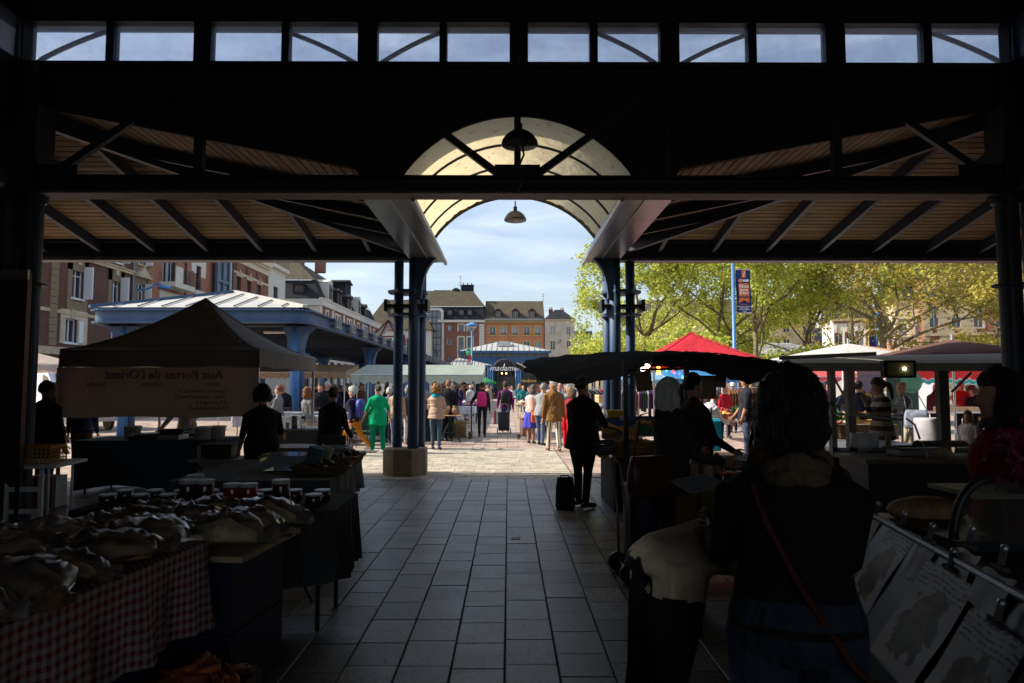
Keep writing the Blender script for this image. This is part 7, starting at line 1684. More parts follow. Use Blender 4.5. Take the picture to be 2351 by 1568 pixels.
awning('red and white awning beyond the food trailer', XW(1925,24), 25, 0, 3.6, 2.4, 2.0, 2.3, film_mat('pinkish_red_canvas', (.65,.12,.12), .45), val=.2, ns=14, border=WPIP)
WCAN = film_mat('white_canvas', (.72,.70,.68), .4, .7, var=.05); ORC = film_mat('peach_canvas', (.72,.42,.22), .4); GRC = film_mat('sea_green_canvas', (.12,.36,.28), .4); BRC = film_mat('maroon_canvas', (.16,.075,.06), .25)
parasol('big white parasol with peach and green panels beyond the trailer', XW(1950,15.5), 15.5, 3.6, 2.28, 2.62, [WCAN, WCAN, GRC, WCAN, WCAN, WCAN, ORC, WCAN], 8, .12, rot=.2)
parasol('large maroon parasol at the right beyond the trailer', XW(2190,13.4), 13.4, 3.4, 2.22, 2.56, [BRC, BRC, BRC, GRC, BRC, BRC, BRC, REDS], 8, .12)
# roll up banners
def rollup(label, px0, px1, py0, py1, Y, m_, lines=(), lm=None):
    a_, b_ = P(px0, py0, Y), P(px1, py1, Y); t = thing('display_banner', label, 'banner', ((a_.x+b_.x)/2, Y, 0)); w = b_.x-a_.x
    MB().box(-w/2,w/2,-.01,.01,b_.z,a_.z).build('sheet', m_, t)
    for s, sz, dz in lines: text_part(s, sz, lm or WHITE, t, (0,-.014,a_.z-dz), (math.pi/2,0,0))
    k = MB()
    for s in (-1,1): k.box(s*(w/2-.03)-.015,s*(w/2-.03)+.015,.012,.04,0,a_.z)
    k.build('frame', ALU, t); return t
rb = rollup('lilac roll banner reading Jardin Verger Saint Francois', 1968, 2032, 846, 1000, 16.2, film_mat('lilac_banner', (.28,.27,.45), .3), (('JARDIN VERGER', .105, .12), ('Saint François', .10, .26)), mat('peach_letter', (.6,.4,.3), .6))
k = MB(); rn = random.Random(3)
for i in range(40): k.ball((rn.gauss(0,.12),-.03,1.35+rn.gauss(0,.12)), .05, .01, .05, 6, 4, rn.randrange(3))
o = k.build('bouquet_print', [mat('print_green', (.02,.05,.02), .8), mat('print_mauve', (.15,.06,.14), .8), mat('print_yellow', (.4,.28,.05), .8)], rb); o['kind'] = 'stuff'
rb = rollup('dark green roll banner with pale green disc', 2034, 2112, 846, 1000, 16.4, film_mat('bottle_green_banner', (.06,.13,.10), .3)); k = MB(); k.lathe([(.27,-.004),(.27,.004)], 26); o = k.build('disc', mat('pale_disc', (.14,.36,.22), .7), rb); o.location = (.2,-.02,1.75); o.rotation_euler = (math.pi/2,0,0)
# fruit stall in the sun
fs = table('fruit stall table with white legs in the sun', XW(1655,16.3), 16.6, 0, 2.3, 1.5, .86, WHITEP, legm=WHITE)
crate('reddish crate of yellow and orange fruit on the sunny stall', XW(1652,16), 16.1, .865, .05, .62, .45, .16, mat('crate_brick_red', (.30,.10,.06), .6), 2)
APC = [mat('fruit_yellow', (.75,.45,.07), .4, var=.2), mat('fruit_orange', (.70,.24,.04), .4, var=.2), mat('fruit_blush', (.65,.15,.05), .4, var=.2)]
produce('heap of yellow and orange fruit in the sunny crate', 'fruit', 'fruit_heap', XW(1652,16), 16.1, .95, 0, .56, .4, .042, APC, 60, seed=12)
basket('wicker basket of red apples on the sunny stall', XW(1640,16.9), 16.8, .865, .75, .42, .2); produce('heap of red apples in the wicker basket', 'apples', 'apple_heap', XW(1640,16.9), 16.8, 1.02, 0, .62, .34, .042, [mat('apple_red', (.45,.04,.03), .35, var=.3), mat('apple_dark', (.32,.02,.03), .35)], 40, seed=13)
produce('heap of green leaf vegetables at the back of the sunny stall', 'vegetables', 'leaf_heap', XW(1690,17), 17.0, .87, 0, .7, .45, .07, [mat('leaf_green', (.05,.20,.03), .6, var=.3), mat('leaf_dark', (.03,.12,.03), .6)], 50, 'leaf', 2, 14)
crate('black crate under the leaf vegetables', XW(1690,16.9), 17.0, .865, 0, .75, .5, .12, BLACKM, 2, name='plastic_crate')
t = thing('cooler_bag', 'turquoise and blue trolley bag before the fruit stall', 'trolley', (XW(1630,13.8), 13.9, 0)); TQ = cloth((.03,.36,.55)); k = MB(); k.loft([[(a*.2*s,b*.13*s,z) for a,b in ((-1,-1),(1,-1),(1,1),(-1,1))] for z, s in ((.35,.95),(.7,1.05),(.95,1.0),(1.0,.8))]); k.build('bag', TQ, t); MB().box(.205,.24,-.12,.12,.4,.95).build('side_pocket', cloth((.02,.07,.25)), t); k = MB(); k.tube([(-.1,.16,.1),(-.1,.18,1.2),(.1,.18,1.2),(.1,.16,.1)], .014, 8); k.build('handle', BLACKM, t)
for s in (-1,1):
    k = MB(); k.loft([[(s*.2+dx, .15+.09*math.cos(a), .09+.09*math.sin(a)) for a in [2*math.pi*i/16 for i in range(16)]] for dx in (-.02,.02)]); k.build('wheel', BLACKM, t)
# produce stall with radishes, wooden boxes behind the trailer
rs = table('produce table with radishes beyond the food trailer', XW(1935,13.6), 13.9, 0, 1.9, 1.0, .9, WHITEP, cloth((.3,.22,.15)), .3)
produce('bunches of red radishes with green leaves', 'radishes', 'radish_heap', XW(1918,13.4), 13.6, .905, 0, .8, .5, .03, [mat('radish_red', (.5,.03,.05), .4), mat('leaf_green', (.05,.20,.03)), mat('radish_pale', (.6,.45,.4), .4)], 90, seed=15); produce('green leek tops behind the radishes', 'leeks', 'leek_heap', XW(1925,13.9), 14.0, .91, 0, .9, .4, .06, [mat('leaf_green', (.05,.20,.03)), mat('leaf_dark', (.03,.12,.03))], 40, 'leaf', 2, 16)
crate('wooden box at the right end of the produce table', XW(1975,13.7), 13.8, .905, 0, .5, .36, .24, CRATEW, 3, name='wooden_box')
ct = table('cheese stall counter under the red awning', XW(2205,19), 19.2, 0, 3.2, .9, .95, WHITEP, legm=WHITE)
for i, px_ in enumerate((2165,2195,2225)): crate('pale wooden box on the red awning counter, %s' % ('left','middle','right')[i], XW(px_,19), 19.0, .955, .1*i, .42, .3, .14, mat('pale_box_wood', (.62,.45,.24), .8), 2, name='wooden_box', group='wooden boxes under the red awning')
t = thing('round_pillar', 'pale cylindrical pillar stand beside the bald man', 'pillar', (XW(2133,13.2), 13.2, 0)); k = MB(); k.lathe([(.29,0),(.29,1.0),(.28,1.04),(.1,1.05)], 30); k.build('drum', mat('lilac_grey', (.38,.37,.42), .5), t, True)
# second hand clothes racks
def rack(label, x, y, rz, w, cols, seed, h=1.6):
    rn = random.Random(seed); t = thing('clothes_rack', label, 'clothes rack', (x, y, 0), rz, 'clothes racks'); k = MB()
    for s in (-1,1): k.tube([(s*w/2,0,0),(s*w/2,0,h)], .018, 6); k.tube([(s*w/2,-.3,.02),(s*w/2,.3,.02)], .018, 6)
    k.tube([(-w/2,0,h),(w/2,0,h)], .016, 6); k.build('frame', ALU, t)
    n = int(w/.085)
    for i in range(n):
        x_ = -w/2+.06+i*(w-.12)/(n-1); L_ = rn.uniform(.65,.95); hw = rn.uniform(.2,.25); c_ = cols[rn.randrange(len(cols))]
        k = MB(); q = [(0,h-.06),(hw*.5,h-.1),(hw,h-.2),(hw*1.0,h-.45),(hw*.85,h-.43),(hw*.8,h-.06-L_),(-hw*.8,h-.06-L_),(-hw*.85,h-.43),(-hw*1.0,h-.45),(-hw,h-.2),(-hw*.5,h-.1)]
        k.prism([(a,b) for a,b in q], x_-.02, x_+.02, 'x'); k.build('garment', c_, t)
    return t
CC = [cloth(c) for c in ((.02,.02,.025),(.05,.05,.06),(.25,.02,.03),(.02,.03,.09),(.3,.28,.25),(.12,.03,.10),(.04,.09,.08),(.4,.35,.3))]
rack('clothes rack with dark garments right of the aisle, nearest', XW(1345,23), 23, R_(60), 2.2, CC, 21); rack('clothes rack behind the hall columns with mixed garments', XW(1400,27), 27, R_(10), 2.4, CC, 22); rack('clothes rack left of the dark man, red garment at its end', XW(1310,27), 27.5, R_(20), 2.0, CC[1:], 23); rack('clothes rack behind the fruit stall with dark coats', XW(1620,25), 25, 0, 2.6, CC[:4], 24); rack('clothes rack seen between the two right hall columns', XW(1480,24), 24, 0, 2.0, CC[2:], 25); rack('rack of brown leather belts behind the seller in dark jacket', XW(1740,24), 24, 0, 2.2, [cloth((.18,.09,.04)), cloth((.12,.06,.03))], 26)
# tables in the aisle beyond
tb2 = table('white clothed jumble table beside the scooter', XW(1062,31), 31, 0, 1.5, .9, .75, WHITEP, cloth((.55,.55,.6)), .3)
produce('heap of folded purple and white clothes on the jumble table', 'clothes', 'clothes_heap', XW(1062,31), 31, .75, 0, 1.3, .7, .09, [cloth((.55,.55,.56)), cloth((.14,.04,.16)), cloth((.2,.02,.06))], 26, seed=31)
tb3 = table('bric a brac table on the right of the aisle', XW(1205,36), 36, R_(90), 3.2, .9, .75, mat('plain_wood_top', (.45,.30,.16), .7), legm=CRATEW)
produce('jumble of small crockery and brass on the bric a brac table', 'bric a brac', 'bric_a_brac', XW(1205,36), 36, .755, R_(90), 3.0, .8, .06, [WHITEP, mat('brass_dull', (.4,.27,.08), .4), mat('crock_cream', (.6,.5,.36), .5), BLACKM], 70, seed=32)
# hay bale, folding stand, crates near the puffer jacket woman
t = thing('hay_bale', 'straw bale standing by the black folding stand', 'hay bale', (XW(1050,22.2), 22.4, 0)); rn = random.Random(44); HAY = mat('straw', (.30,.22,.09), .9, var=.4, vs_=20); k = MB().box(-.27,.27,-.3,.3,0,.5); 
for i in range(500):
    c_ = Vector((rn.uniform(-.27,.27), -.30+rn.uniform(-.02,.0) if i%2 else rn.uniform(-.3,.3), rn.uniform(.02,.5) if i%2 else .5)); d_ = Vector((rn.gauss(0,1),rn.gauss(-.4,.3),rn.gauss(0,.6))).normalized()*.09; k.tube([c_,c_+d_], .004, 3, caps=False)
k.build('straw', HAY, t)
t = thing('folding_stand', 'black folding stand holding brown paper bags', 'stand', (XW(1035,20.4), 20.4, 0)); k = MB()
for s in (-1,1): k.tube([(s*.3,-.22,0),(-s*.05,-.2,.78)], .014, 6); k.tube([(s*.3,.22,0),(-s*.05,.2,.78)], .014, 6)
k.tube([(-.22,-.22,.3),(.22,-.22,.3)], .01, 6); k.build('legs', BLACKM, t); MB().box(-.32,.32,-.28,.28,.781,.8).build('top', CRATEW, t)
for i, dx in enumerate((-.14,.14)):
    k = MB(); k.ball((0,0,.12), .13, .13, .12, 10, 7); k.lathe([(.05,.2),(.09,.27)], 8); o = k.build('paper_bag', mat('brown_paper', (.22,.14,.085), .85, var=.2), None, True, loc=(XW(1035,20.4)+dx, 20.4, .802)); tag(o, 'brown paper bag on the folding stand, %s one' % ('left','right')[i], 'bag', 'paper bags on the folding stand')
for i, (px_, y_, tx_) in enumerate(((985,19.5,'left'),(1010,20.2,'right'))): crate('black produce crate under the pale green awning, %s' % tx_, XW(px_,y_), y_+1.2, .7, 0, .6, .4, .2, BLACKM, 3, name='plastic_crate', group='black crates under the green awning')
gb = table('market table with dark green cloth under the pale green awning', XW(962,21), 21.3, 0, 2.0, .9, .7, WHITEP, cloth((.01,.05,.03)), .6)
produce('heap of green salad on the table left of the green dressed woman', 'salad', 'salad_heap', XW(842,20.5), 20.6, .7, 0, .9, .5, .09, [mat('leaf_green', (.05,.20,.03)), mat('leaf_lime', (.15,.32,.05), .6)], 40, 'leaf', 2, 41); gb2 = table('produce table behind the green dressed woman', XW(850,20.6), 20.8, 0, 1.8, .8, .7, WHITEP, cloth((.03,.04,.05)), .5)
# left background counters
for i, (px_, y_, w_) in enumerate(((690,17.5,1.6),(640,20,2.4),(745,19.5,1.6))):
    tt_ = table('stall counter under the blue canopy, %s' % ('nearest to the tent','behind the tent','right of the blue column')[i], XW(px_,y_), y_, 0, w_, .7, .9, WHITEP, cloth(((.35,.36,.4),(.3,.3,.33),(.25,.28,.33))[i]), .4, name='stall_counter', cat='counter')
# vans
def van(label, x, y, rz, scale=1.0):
    t = thing('parked_van', label, 'van', (x, y, 0), rz); s = scale; prof = [(-2.5,.35),(2.3,.35),(2.5,.8),(2.35,1.15),(1.65,1.35),(.95,2.15),(.6,2.35),(-2.4,2.4),(-2.5,2.2)]
    k = MB(); k.prism([(a*s,b*s) for a,b in prof], -.95*s, .95*s); k.build('body', mat('van_white', (.68,.70,.74), .25, var=.03, spec=.6), t)
    for sy in (-1,1): 
        k = MB(); k.prism([(.55*s,1.45*s),(1.5*s,1.4*s),(.95*s,2.0*s),(.55*s,2.1*s)], *sorted((sy*.951*s, sy*.965*s))); k.build('side_window', GLASSW, t)
    k = MB(); k.add([(1.6*s,-.8*s,1.40*s),(1.6*s,.8*s,1.40*s),(1.02*s,.75*s,2.1*s),(1.02*s,-.75*s,2.1*s)], [(0,1,2,3)]); 
    k.v = [(a+.02,b,c+.02) for a,b,c in k.v]; k.build('windscreen', GLASSW, t)
    for sx in (-1.6,1.6):
        for sy in (-1,1):
            k = MB(); k.loft([[(sx*s+.34*s*math.cos(a), sy*.97*s+dy, .34*s+.34*s*math.sin(a)) for a in [2*math.pi*i/20 for i in range(20)]] for dy in (-.1,.03)]); k.build('wheel', BLACKM, t)
    for sy in (-1,1):
        MB().box(-2.53*s,-2.5*s,sy*.78*s-.08,sy*.78*s+.08,.8*s,1.5*s).build('tail_light', mat('tail_red', (.55,.01,.02), .3), t); MB().box(2.42*s,2.52*s,sy*.7*s-.15,sy*.7*s+.15,.85*s,1.05*s).build('headlight', GLASSW, t)
    return t
van('white van parked behind the tent at far left', XW(128,26), 26.5, R_(-35)); van('white van with red tail lights behind the turquoise awning', XW(2125,30), 31, R_(60))
parasol('beige stall awning above the white van at far left', XW(70,22), 22, 3.4, 2.3, 2.75, [BEIGEA, film_mat('pale_beige_canvas', (.5,.42,.36), .3)], 6, .2)
t = thing('no_entry_sign', 'round red and white no parking sign under the green awning', 'sign', (XW(1002,40), 40, 0)); k = MB(); k.tube([(0,0,0),(0,0,2.3)], .03, 8); k.build('post', GREYM, t); k = MB(); k.lathe([(.25,-.01),(.25,.01)], 22); o = k.build('plate', mat('sign_red', ), t); o.location = (0,-.04,2.1); o.rotation_euler = (math.pi/2,0,0); k = MB(); k.lathe([(.17,-.012),(.17,.012)], 22); o = k.build('field', WHITE, t); o.location = (0,-.045,2.1); o.rotation_euler = (math.pi/2,0,0)
# electric scooter
sc = thing('electric_scooter', 'black electric kick scooter held by the woman with pink backpack', 'scooter', (XW(1081,22.1), 22.1, 0), 0)
k = MB(); k.tube([(0,.5,.14),(0,.42,.55),(0,.38,1.02)], .022, 8); k.build('stem', BLACKM, sc); k = MB(); k.tube([(-.24,.37,1.03),(.24,.37,1.03)], .016, 8); k.build('handlebar', BLACKM, sc)
MB().box(-.07,.07,-.42,.42,.12,.16).build('deck', BLACKM, sc)
for y_ in (-.48,.52):
    k = MB(); k.loft([[(dx, y_+.105*math.cos(a), .105+.105*math.sin(a)) for a in [2*math.pi*i/18 for i in range(18)]] for dx in (-.025,.025)]); o = k.build('wheel', BLACKM, sc); k = MB(); k.loft([[(dx, y_+.05*math.cos(a), .105+.05*math.sin(a)) for a in [2*math.pi*i/12 for i in range(12)]] for dx in (-.03,.03)]); k.build('hub', GREYM, o)
MB().box(-.035,.035,-.62,-.5,.19,.24).build('mudguard', BLACKM, sc); k = MB(); k.tube([(0,.38,.95),(-.09,.38,.6),(-.08,.45,.3),(0,.5,.2)], .006, 5); k.build('brake_cable', mat('red_cable', (.3,.02,.02), .5), sc); MB().box(-.03,.03,-.635,-.622,.19,.235).build('tail_light', mat('tail_red', ), sc)
trolley('black shopping trolley pulled by the man in purple sweater', XW(1157,24.0), 24.0, R_(0), glossy_cloth((.03,.032,.036)), .58, .40, .28, .09)
t = thing('carrier_bag', 'white and red carrier bag beside the black trolley', 'bag', (XW(1139,24.0), 24.1, .33)); k = MB(); k.loft([[(a*.1*s,b*.14,z) for a,b in ((-1,-1),(1,-1),(1,1),(-1,1))] for z, s in ((0,.9),(.3,1.05),(.46,.9))]); k.build('body', stripe_mat('white_red_bag', ((.7,.7,.7),(.7,.7,.7),(.6,.04,.04)), .2, 0), t)
trolley('brown shopping trolley tipped beside the blue skirt woman', XW(1207,21.5), 21.4, R_(20), glossy_cloth((.18,.09,.07)), .5, .32, .24, .08)

# ================================================================== people: one continuous voxel-fused body each, hair and small clothing as children
def skin_mat(k):
    c = {'fair': (.46,.26,.18), 'tan': (.36,.19,.12), 'dark': (.12,.06,.04), 'pink': (.50,.25,.18)}[k]
    return mat('skin_'+k, c, .55, var=.08, vs_=20, spec=.3)
def hair_mat(c):
    key = 'hair_%02x%02x%02x' % tuple(int(min(v,1)*255) for v in c)
    return mat(key, c, .5, var=.35, vs_=22, bump=.9, bs=70, spec=.35, stretch=(1,1,.16))
QUEUE = []
def rotx(a): return Matrix.Rotation(a, 3, 'X')
def body(P_):
    """builds the posed raw shapes in local space (facing +y) -> (MB, segments, hands, head frame)"""
    k = MB(); segs = []
    S = P_['h']/1.70; wd = P_['wide']; male = P_['male']
    def tube(pts, rad, mi, n=12, flat=1.0):
        k.tube(pts, rad, n, flat=flat)
        for a, b, ra, rb in zip(pts, pts[1:], rad, rad[1:]): segs.append((Vector(a), Vector(b), ra, rb, mi))
    # legs
    lz = []
    hipx = .088*wd
    legs = []
    for sd, (a, kn) in zip((-1, 1), P_['legs']):
        a, kn = R_(a), R_(kn); d1 = Vector((0, math.sin(a), -math.cos(a))); d2 = Vector((0, math.sin(a-kn), -math.cos(a-kn)))
        hip = Vector((sd*hipx, 0, 0)); kne = hip+d1*.43; ank = kne+d2*.41; legs.append((sd, hip, kne, ank, d2)); lz.append(ank.z-.085)
    ph = -min(lz); up0 = Vector((0,0,ph))
    tw = P_['trouser']; skirt = P_['skirt']
    for sd, hip, kne, ank, d2 in legs:
        hip, kne, ank = hip+up0, kne+up0, ank+up0
        lm = 0 if skirt else 2
        tube([hip+Vector((0,0,.03)), hip.lerp(kne,.45), kne, kne.lerp(ank,.35), ank+Vector((0,0,.02))], [.094*wd*tw, .082*wd*tw, .062*tw, .058*tw, (.045 if skirt else .05)*tw], lm)
        toe = Vector((sd*.012, .17, 0)); flat = Vector((ank.x, ank.y, max(ank.z-.045, .035)))
        tube([flat+Vector((0,-.065,.0)), flat+Vector((0,-.02,.015)), flat+Vector((0,.06,0.005)), flat+toe+Vector((0,-.02,-.008)), flat+toe+Vector((0,.015,-.014))], [.034,.042,.042,.04,.022], 3, flat=.9)
    # torso
    L = R_(P_['lean']); up = Vector((0, math.sin(L), math.cos(L))); fw = Vector((0, math.cos(L), -math.sin(L)))
    pel = up0 + Vector((0,0,.0)); sw = (.188 if male else .160)*wd**.5; puff = P_['puff']
    prof = [(-.06,.12,.10,0), (.0,.168,.122,-.01), (.07,.172 if not male else .165,.128,-.012), (.15,.150,.112,0), (.23,.140 if not male else .152,.105,.005), (.33,.158 if not male else .172,.122,.012), (.42,.165 if not male else .182,.118,.0), (.485,.135,.09,-.012), (.525,.075,.065,-.012)]
    rings = []; hump = P_['hump']
    for s, rx, ry, off in prof:
        bend = L*min(max((s+.05)/.35,0),1); u = Vector((0, math.sin(bend), math.cos(bend))); f = Vector((0, math.cos(bend), -math.sin(bend)))
        c = pel + up*s + fw*off; rx = rx*wd+puff*.8; ry = ry*wd+puff
        rings.append([c + Vector((1,0,0))*rx*math.cos(t) + f*ry*math.sin(t) for t in [2*math.pi*i/20 for i in range(20)]])
    k.loft(rings)
    belt = P_['belt']
    for (s0, rx0, ry0, o0), (s1, rx1, ry1, o1) in zip(prof, prof[1:]):
        mi = 2 if (s0+s1)/2 < belt else 1
        for q in (-.5, 0, .5):
            segs.append((pel+up*s0+fw*o0+Vector((q*rx0,0,0)), pel+up*s1+fw*o1+Vector((q*rx1,0,0)), ry0+puff+(.025 if mi == 1 and P_['lean'] > 40 else 0), ry1+puff+(.025 if mi == 1 and P_['lean'] > 40 else 0), mi))
    if P_['coat']:
        n = P_['coat']; rr = []
        for s, g in ((.16,.0), (.02,.02), (-n*.5,.03), (-n,.045)):
            rx = (.165+g)*wd+puff; ry = (.125+g)*wd+puff; c = pel + (up*s if s > 0 else Vector((0,0,s)))
            rr.append([c + Vector((rx*math.cos(t)*(1+.04*math.sin(5*t)), ry*math.sin(t)*(1+.05*math.sin(4*t+1)), 0)) for t in [2*math.pi*i/24 for i in range(24)]])
        k.loft(rr)
        for q in (-.09, 0, .09): segs.append((pel+up*.12+Vector((q*wd,0,0)), pel+Vector((q*wd,0,-n)), .15*wd+puff, .19*wd+puff, 1, pel.z-n-.012, .205*wd+puff))
    if skirt:
        rr = []
        for z, g in ((.06,.0), (-.1,.03), (-skirt*.6,.06), (-skirt,.10)):
            rr.append([pel+Vector(((.17+g)*wd*math.cos(t)*(1+.05*math.sin(9*t)), (.13+g)*wd*math.sin(t)*(1+.06*math.sin(8*t)), z)) for t in [2*math.pi*i/36 for i in range(36)]])
        k.loft(rr)
        for q in (-.1, 0, .1): segs.append((pel+Vector((q*wd,0,-.02)), pel+Vector((q*wd,0,-skirt)), .14*wd, .2*wd, 2, pel.z-skirt-.012))
    # neck and head
    hl = L*.75 + R_(P_['pitch']); hu = Vector((0, math.sin(hl), math.cos(hl))); hf = Vector((0, math.cos(hl), -math.sin(hl)))
    yw = Matrix.Rotation(-R_(P_['yaw']), 3, hu); hf2 = yw @ hf; hx = hf2.cross(hu).normalized()
    nb = pel+up*.50+fw*(-.005); hb = nb+hu*.095
    tube([nb, nb.lerp(hb,.5), hb+hu*.02], [.062,.055,.055], 0 if not P_['scarfneck'] else 1)
    rr = []
    for z, rx, ry, off in ((-.035,.028,.03,.045), (-.015,.05,.055,.03), (.03,.064,.078,.016), (.08,.073,.092,.004), (.125,.077,.098,-.002), (.17,.073,.094,-.004), (.205,.055,.074,-.004), (.225,.025,.035,-.004)):
        rr.append([hb+hu*z+hf2*off+hx*rx*math.cos(t)+hf2*ry*math.sin(t) for t in [2*math.pi*i/16 for i in range(16)]])
    k.loft(rr); segs.append((hb-hu*.02+hf2*.02, hb+hu*.15, .075, .09, 0))
    k.tube([hb+hu*.105+hf2*.09, hb+hu*.065+hf2*.118, hb+hu*.055+hf2*.092], [.010,.018,.012], 8)
    for sd in (-1, 1): k.ball(hb+hu*.085+hx*sd*.078-hf2*.008, .014, .024, .03, 8, 6)
    # arms
    hands = []
    for sd, (a, b, e) in zip((-1, 1), P_['arms']):
        a, b, e = R_(a), R_(b), R_(e)
        sh = pel+up*.425+Vector((sd*sw,0,0)); k.tube([pel+up*.52+Vector((sd*.02,0,0)), pel+up*.478+Vector((sd*sw*.55,-.005,0)), sh], [.055,.058+puff*.6,.058+puff*.7], 10); segs.append((pel+up*.50+Vector((sd*.05,0,0)), sh, .06, .06, 1))
        tilt = 0 if P_['armsfree'] else L
        d1 = Vector((sd*math.sin(b), math.sin(a)*math.cos(b), -math.cos(a)*math.cos(b))); d2 = Vector((sd*math.sin(b)*.6 - sd*math.sin(e)*P_['cross'], math.sin(a+e), -math.cos(a+e))).normalized()
        el = sh+d1*.29; wr = el+d2*.25
        tube([sh-d1*.02, sh.lerp(el,.5), el], [.062*wd**.5+puff*.7, .054+puff*.6, .045+puff*.5], 1)
        tube([el, el.lerp(wr,.5), wr], [.045+(puff*.5 if P_['sleeve'] == 'long' else 0), .042 if P_['sleeve'] == 'long' else .036, .034 if P_['sleeve'] == 'long' else .026], 1 if P_['sleeve'] == 'long' else 0)
        hands.append((wr, d2, sd))
    return k, segs, hands, (hb, hu, hf2, hx, pel, up, fw, sw), S
def hand_mesh(k, wr, d, sd, mi=0, curl=.5):
    d = d.normalized(); side = d.cross(Vector((1,0,0))) if abs(d.x) < .8 else d.cross(Vector((0,1,0))); side = side.normalized()   # across the palm
    nrm = d.cross(side).normalized()*(-sd)
    rings = []
    for s, w, t in ((-.01,.026,.02), (.02,.034,.018), (.06,.042,.016), (.09,.04,.013)):
        rings.append([wr+d*s+side*w*math.cos(q)+nrm*t*math.sin(q) for q in [2*math.pi*i/10 for i in range(10)]])
    k.loft(rings, True, mi)
    for i, (o, L_) in enumerate(((-.030,.068), (-.010,.078), (.011,.073), (.030,.056))):
        b = wr+d*.082+side*o; q1 = b+(d*math.cos(curl*.5)+nrm*math.sin(curl*.5))*L_*.45; q2 = q1+(d*math.cos(curl*1.3)+nrm*math.sin(curl*1.3))*L_*.32; q3 = q2+(d*math.cos(curl*1.9)+nrm*math.sin(curl*1.9))*L_*.25
        k.tube([b, q1, q2, q3], [.0092,.0088,.008,.006], 6, mi)
    b = wr+d*.03-side*.032; q1 = b-side*.022+d*.03+nrm*.01; q2 = q1+d*.032+nrm*.014-side*.006
    k.tube([b, q1, q2], [.012,.0105,.008], 6, mi)
def hair_mesh(style, fr, seed):
    hb, hu, hf, hx = fr[:4]; rn = random.Random(seed); k = MB(); c = hb+hu*.105; nu, nv = 44, 22; rings = []
    thick = {'short':.014,'crop':.010,'bob':.026,'long':.024,'curly':.05,'bun':.016,'pony':.016,'afro':.05,'puffy':.030,'nape':.034}.get(style, .02)
    drop = {'bob':.16,'long':.34,'nape':.10,'pony':.0}.get(style, 0)
    rough = {'curly':.014,'afro':.010,'puffy':.008,'short':.003,'nape':.006}.get(style, .002)
    for j in range(nv+1):
        th = math.pi*j/nv; ring = []
        for i in range(nu):
            ph = 2*math.pi*i/nu; x, y, z = math.sin(th)*math.sin(ph), math.sin(th)*math.cos(ph), math.cos(th)
            r = Vector((x*.077, y*.098, z*.122)); t = thick*(1+.10*math.sin(i*5.3+j)+.0)
            hairline = .42 if style not in ('bob','long','nape') else .5
            face = max(0, min(1, (y-.25)/.3))*max(0, min(1, (hairline-z)/.25))
            low = 0 if style in ('bob','long','nape') else max(0, min(1, (-.42-z)/.3)) if style in ('afro','curly','puffy') else max(0, min(1, (-.2-z)/.4))
            if style in ('short','crop','bun','pony','puffy'): low = max(low, max(0,min(1,(y+.25)/.35))*max(0,min(1,(.12-z)/.35)))
            tuck = max(face, low)
            n_ = (x*.2, y*.2, z)
            off = t*(1-tuck) - .022*tuck + rn.gauss(0, rough)*(1-tuck) + .004*math.sin(i*nu/7.0)*(1-tuck)
            p = r + r.normalized()*off
            if drop and z < .1 and tuck < .6:
                f = min(1, (.1-z)/.9); p.z = -.01-drop*f*(1.0 if y < .3 else .85); hr = 1.0+.12*math.sin(math.pi*min(f*1.1,1)); p.x = (x/max(math.hypot(x,y),.05))*(.077+t*.9)*hr*(1-.1*f); p.y = (y/max(math.hypot(x,y),.05))*(.098+t*.7)*hr*(1-.1*f)
                p.x += rn.gauss(0,.002)
                if j >= nv-1: p.x *= .75; p.y *= .75
            ring.append(c+hx*p.x+hf*p.y+hu*p.z)
        rings.append(ring)
    k.loft(rings, True)
    if style in ('puffy','curly','afro','nape'):
        for i in range(240):
            th, ph = rn.uniform(.1,1.75), rn.uniform(.5,5.8); n_ = (hx*math.sin(th)*math.sin(ph)+hf*math.sin(th)*math.cos(ph)+hu*math.cos(th)); b_ = c+Vector(n_)*(.085+thick); t_ = Vector(n_).cross(Vector((rn.gauss(0,1),rn.gauss(0,1),rn.gauss(0,1)))).normalized(); L_ = rn.uniform(.01,.03)
            k.tube([b_, b_+t_*L_*.6+Vector(n_)*L_*.5, b_+t_*L_*1.4+Vector(n_)*L_*rn.uniform(-.1,.5)], [.0012,.001,.0005], 3, caps=False)
    if style == 'bun': k.ball(c-hf*.085+hu*.085, .055, .05, .05, 14, 10)
    if style == 'pony':
        b = c-hf*.105+hu*.03; k.tube([b, b-hf*.05-hu*.05, b-hf*.06-hu*.16, b-hf*.04-hu*.28], [.03,.038,.034,.012], 12)
    return k
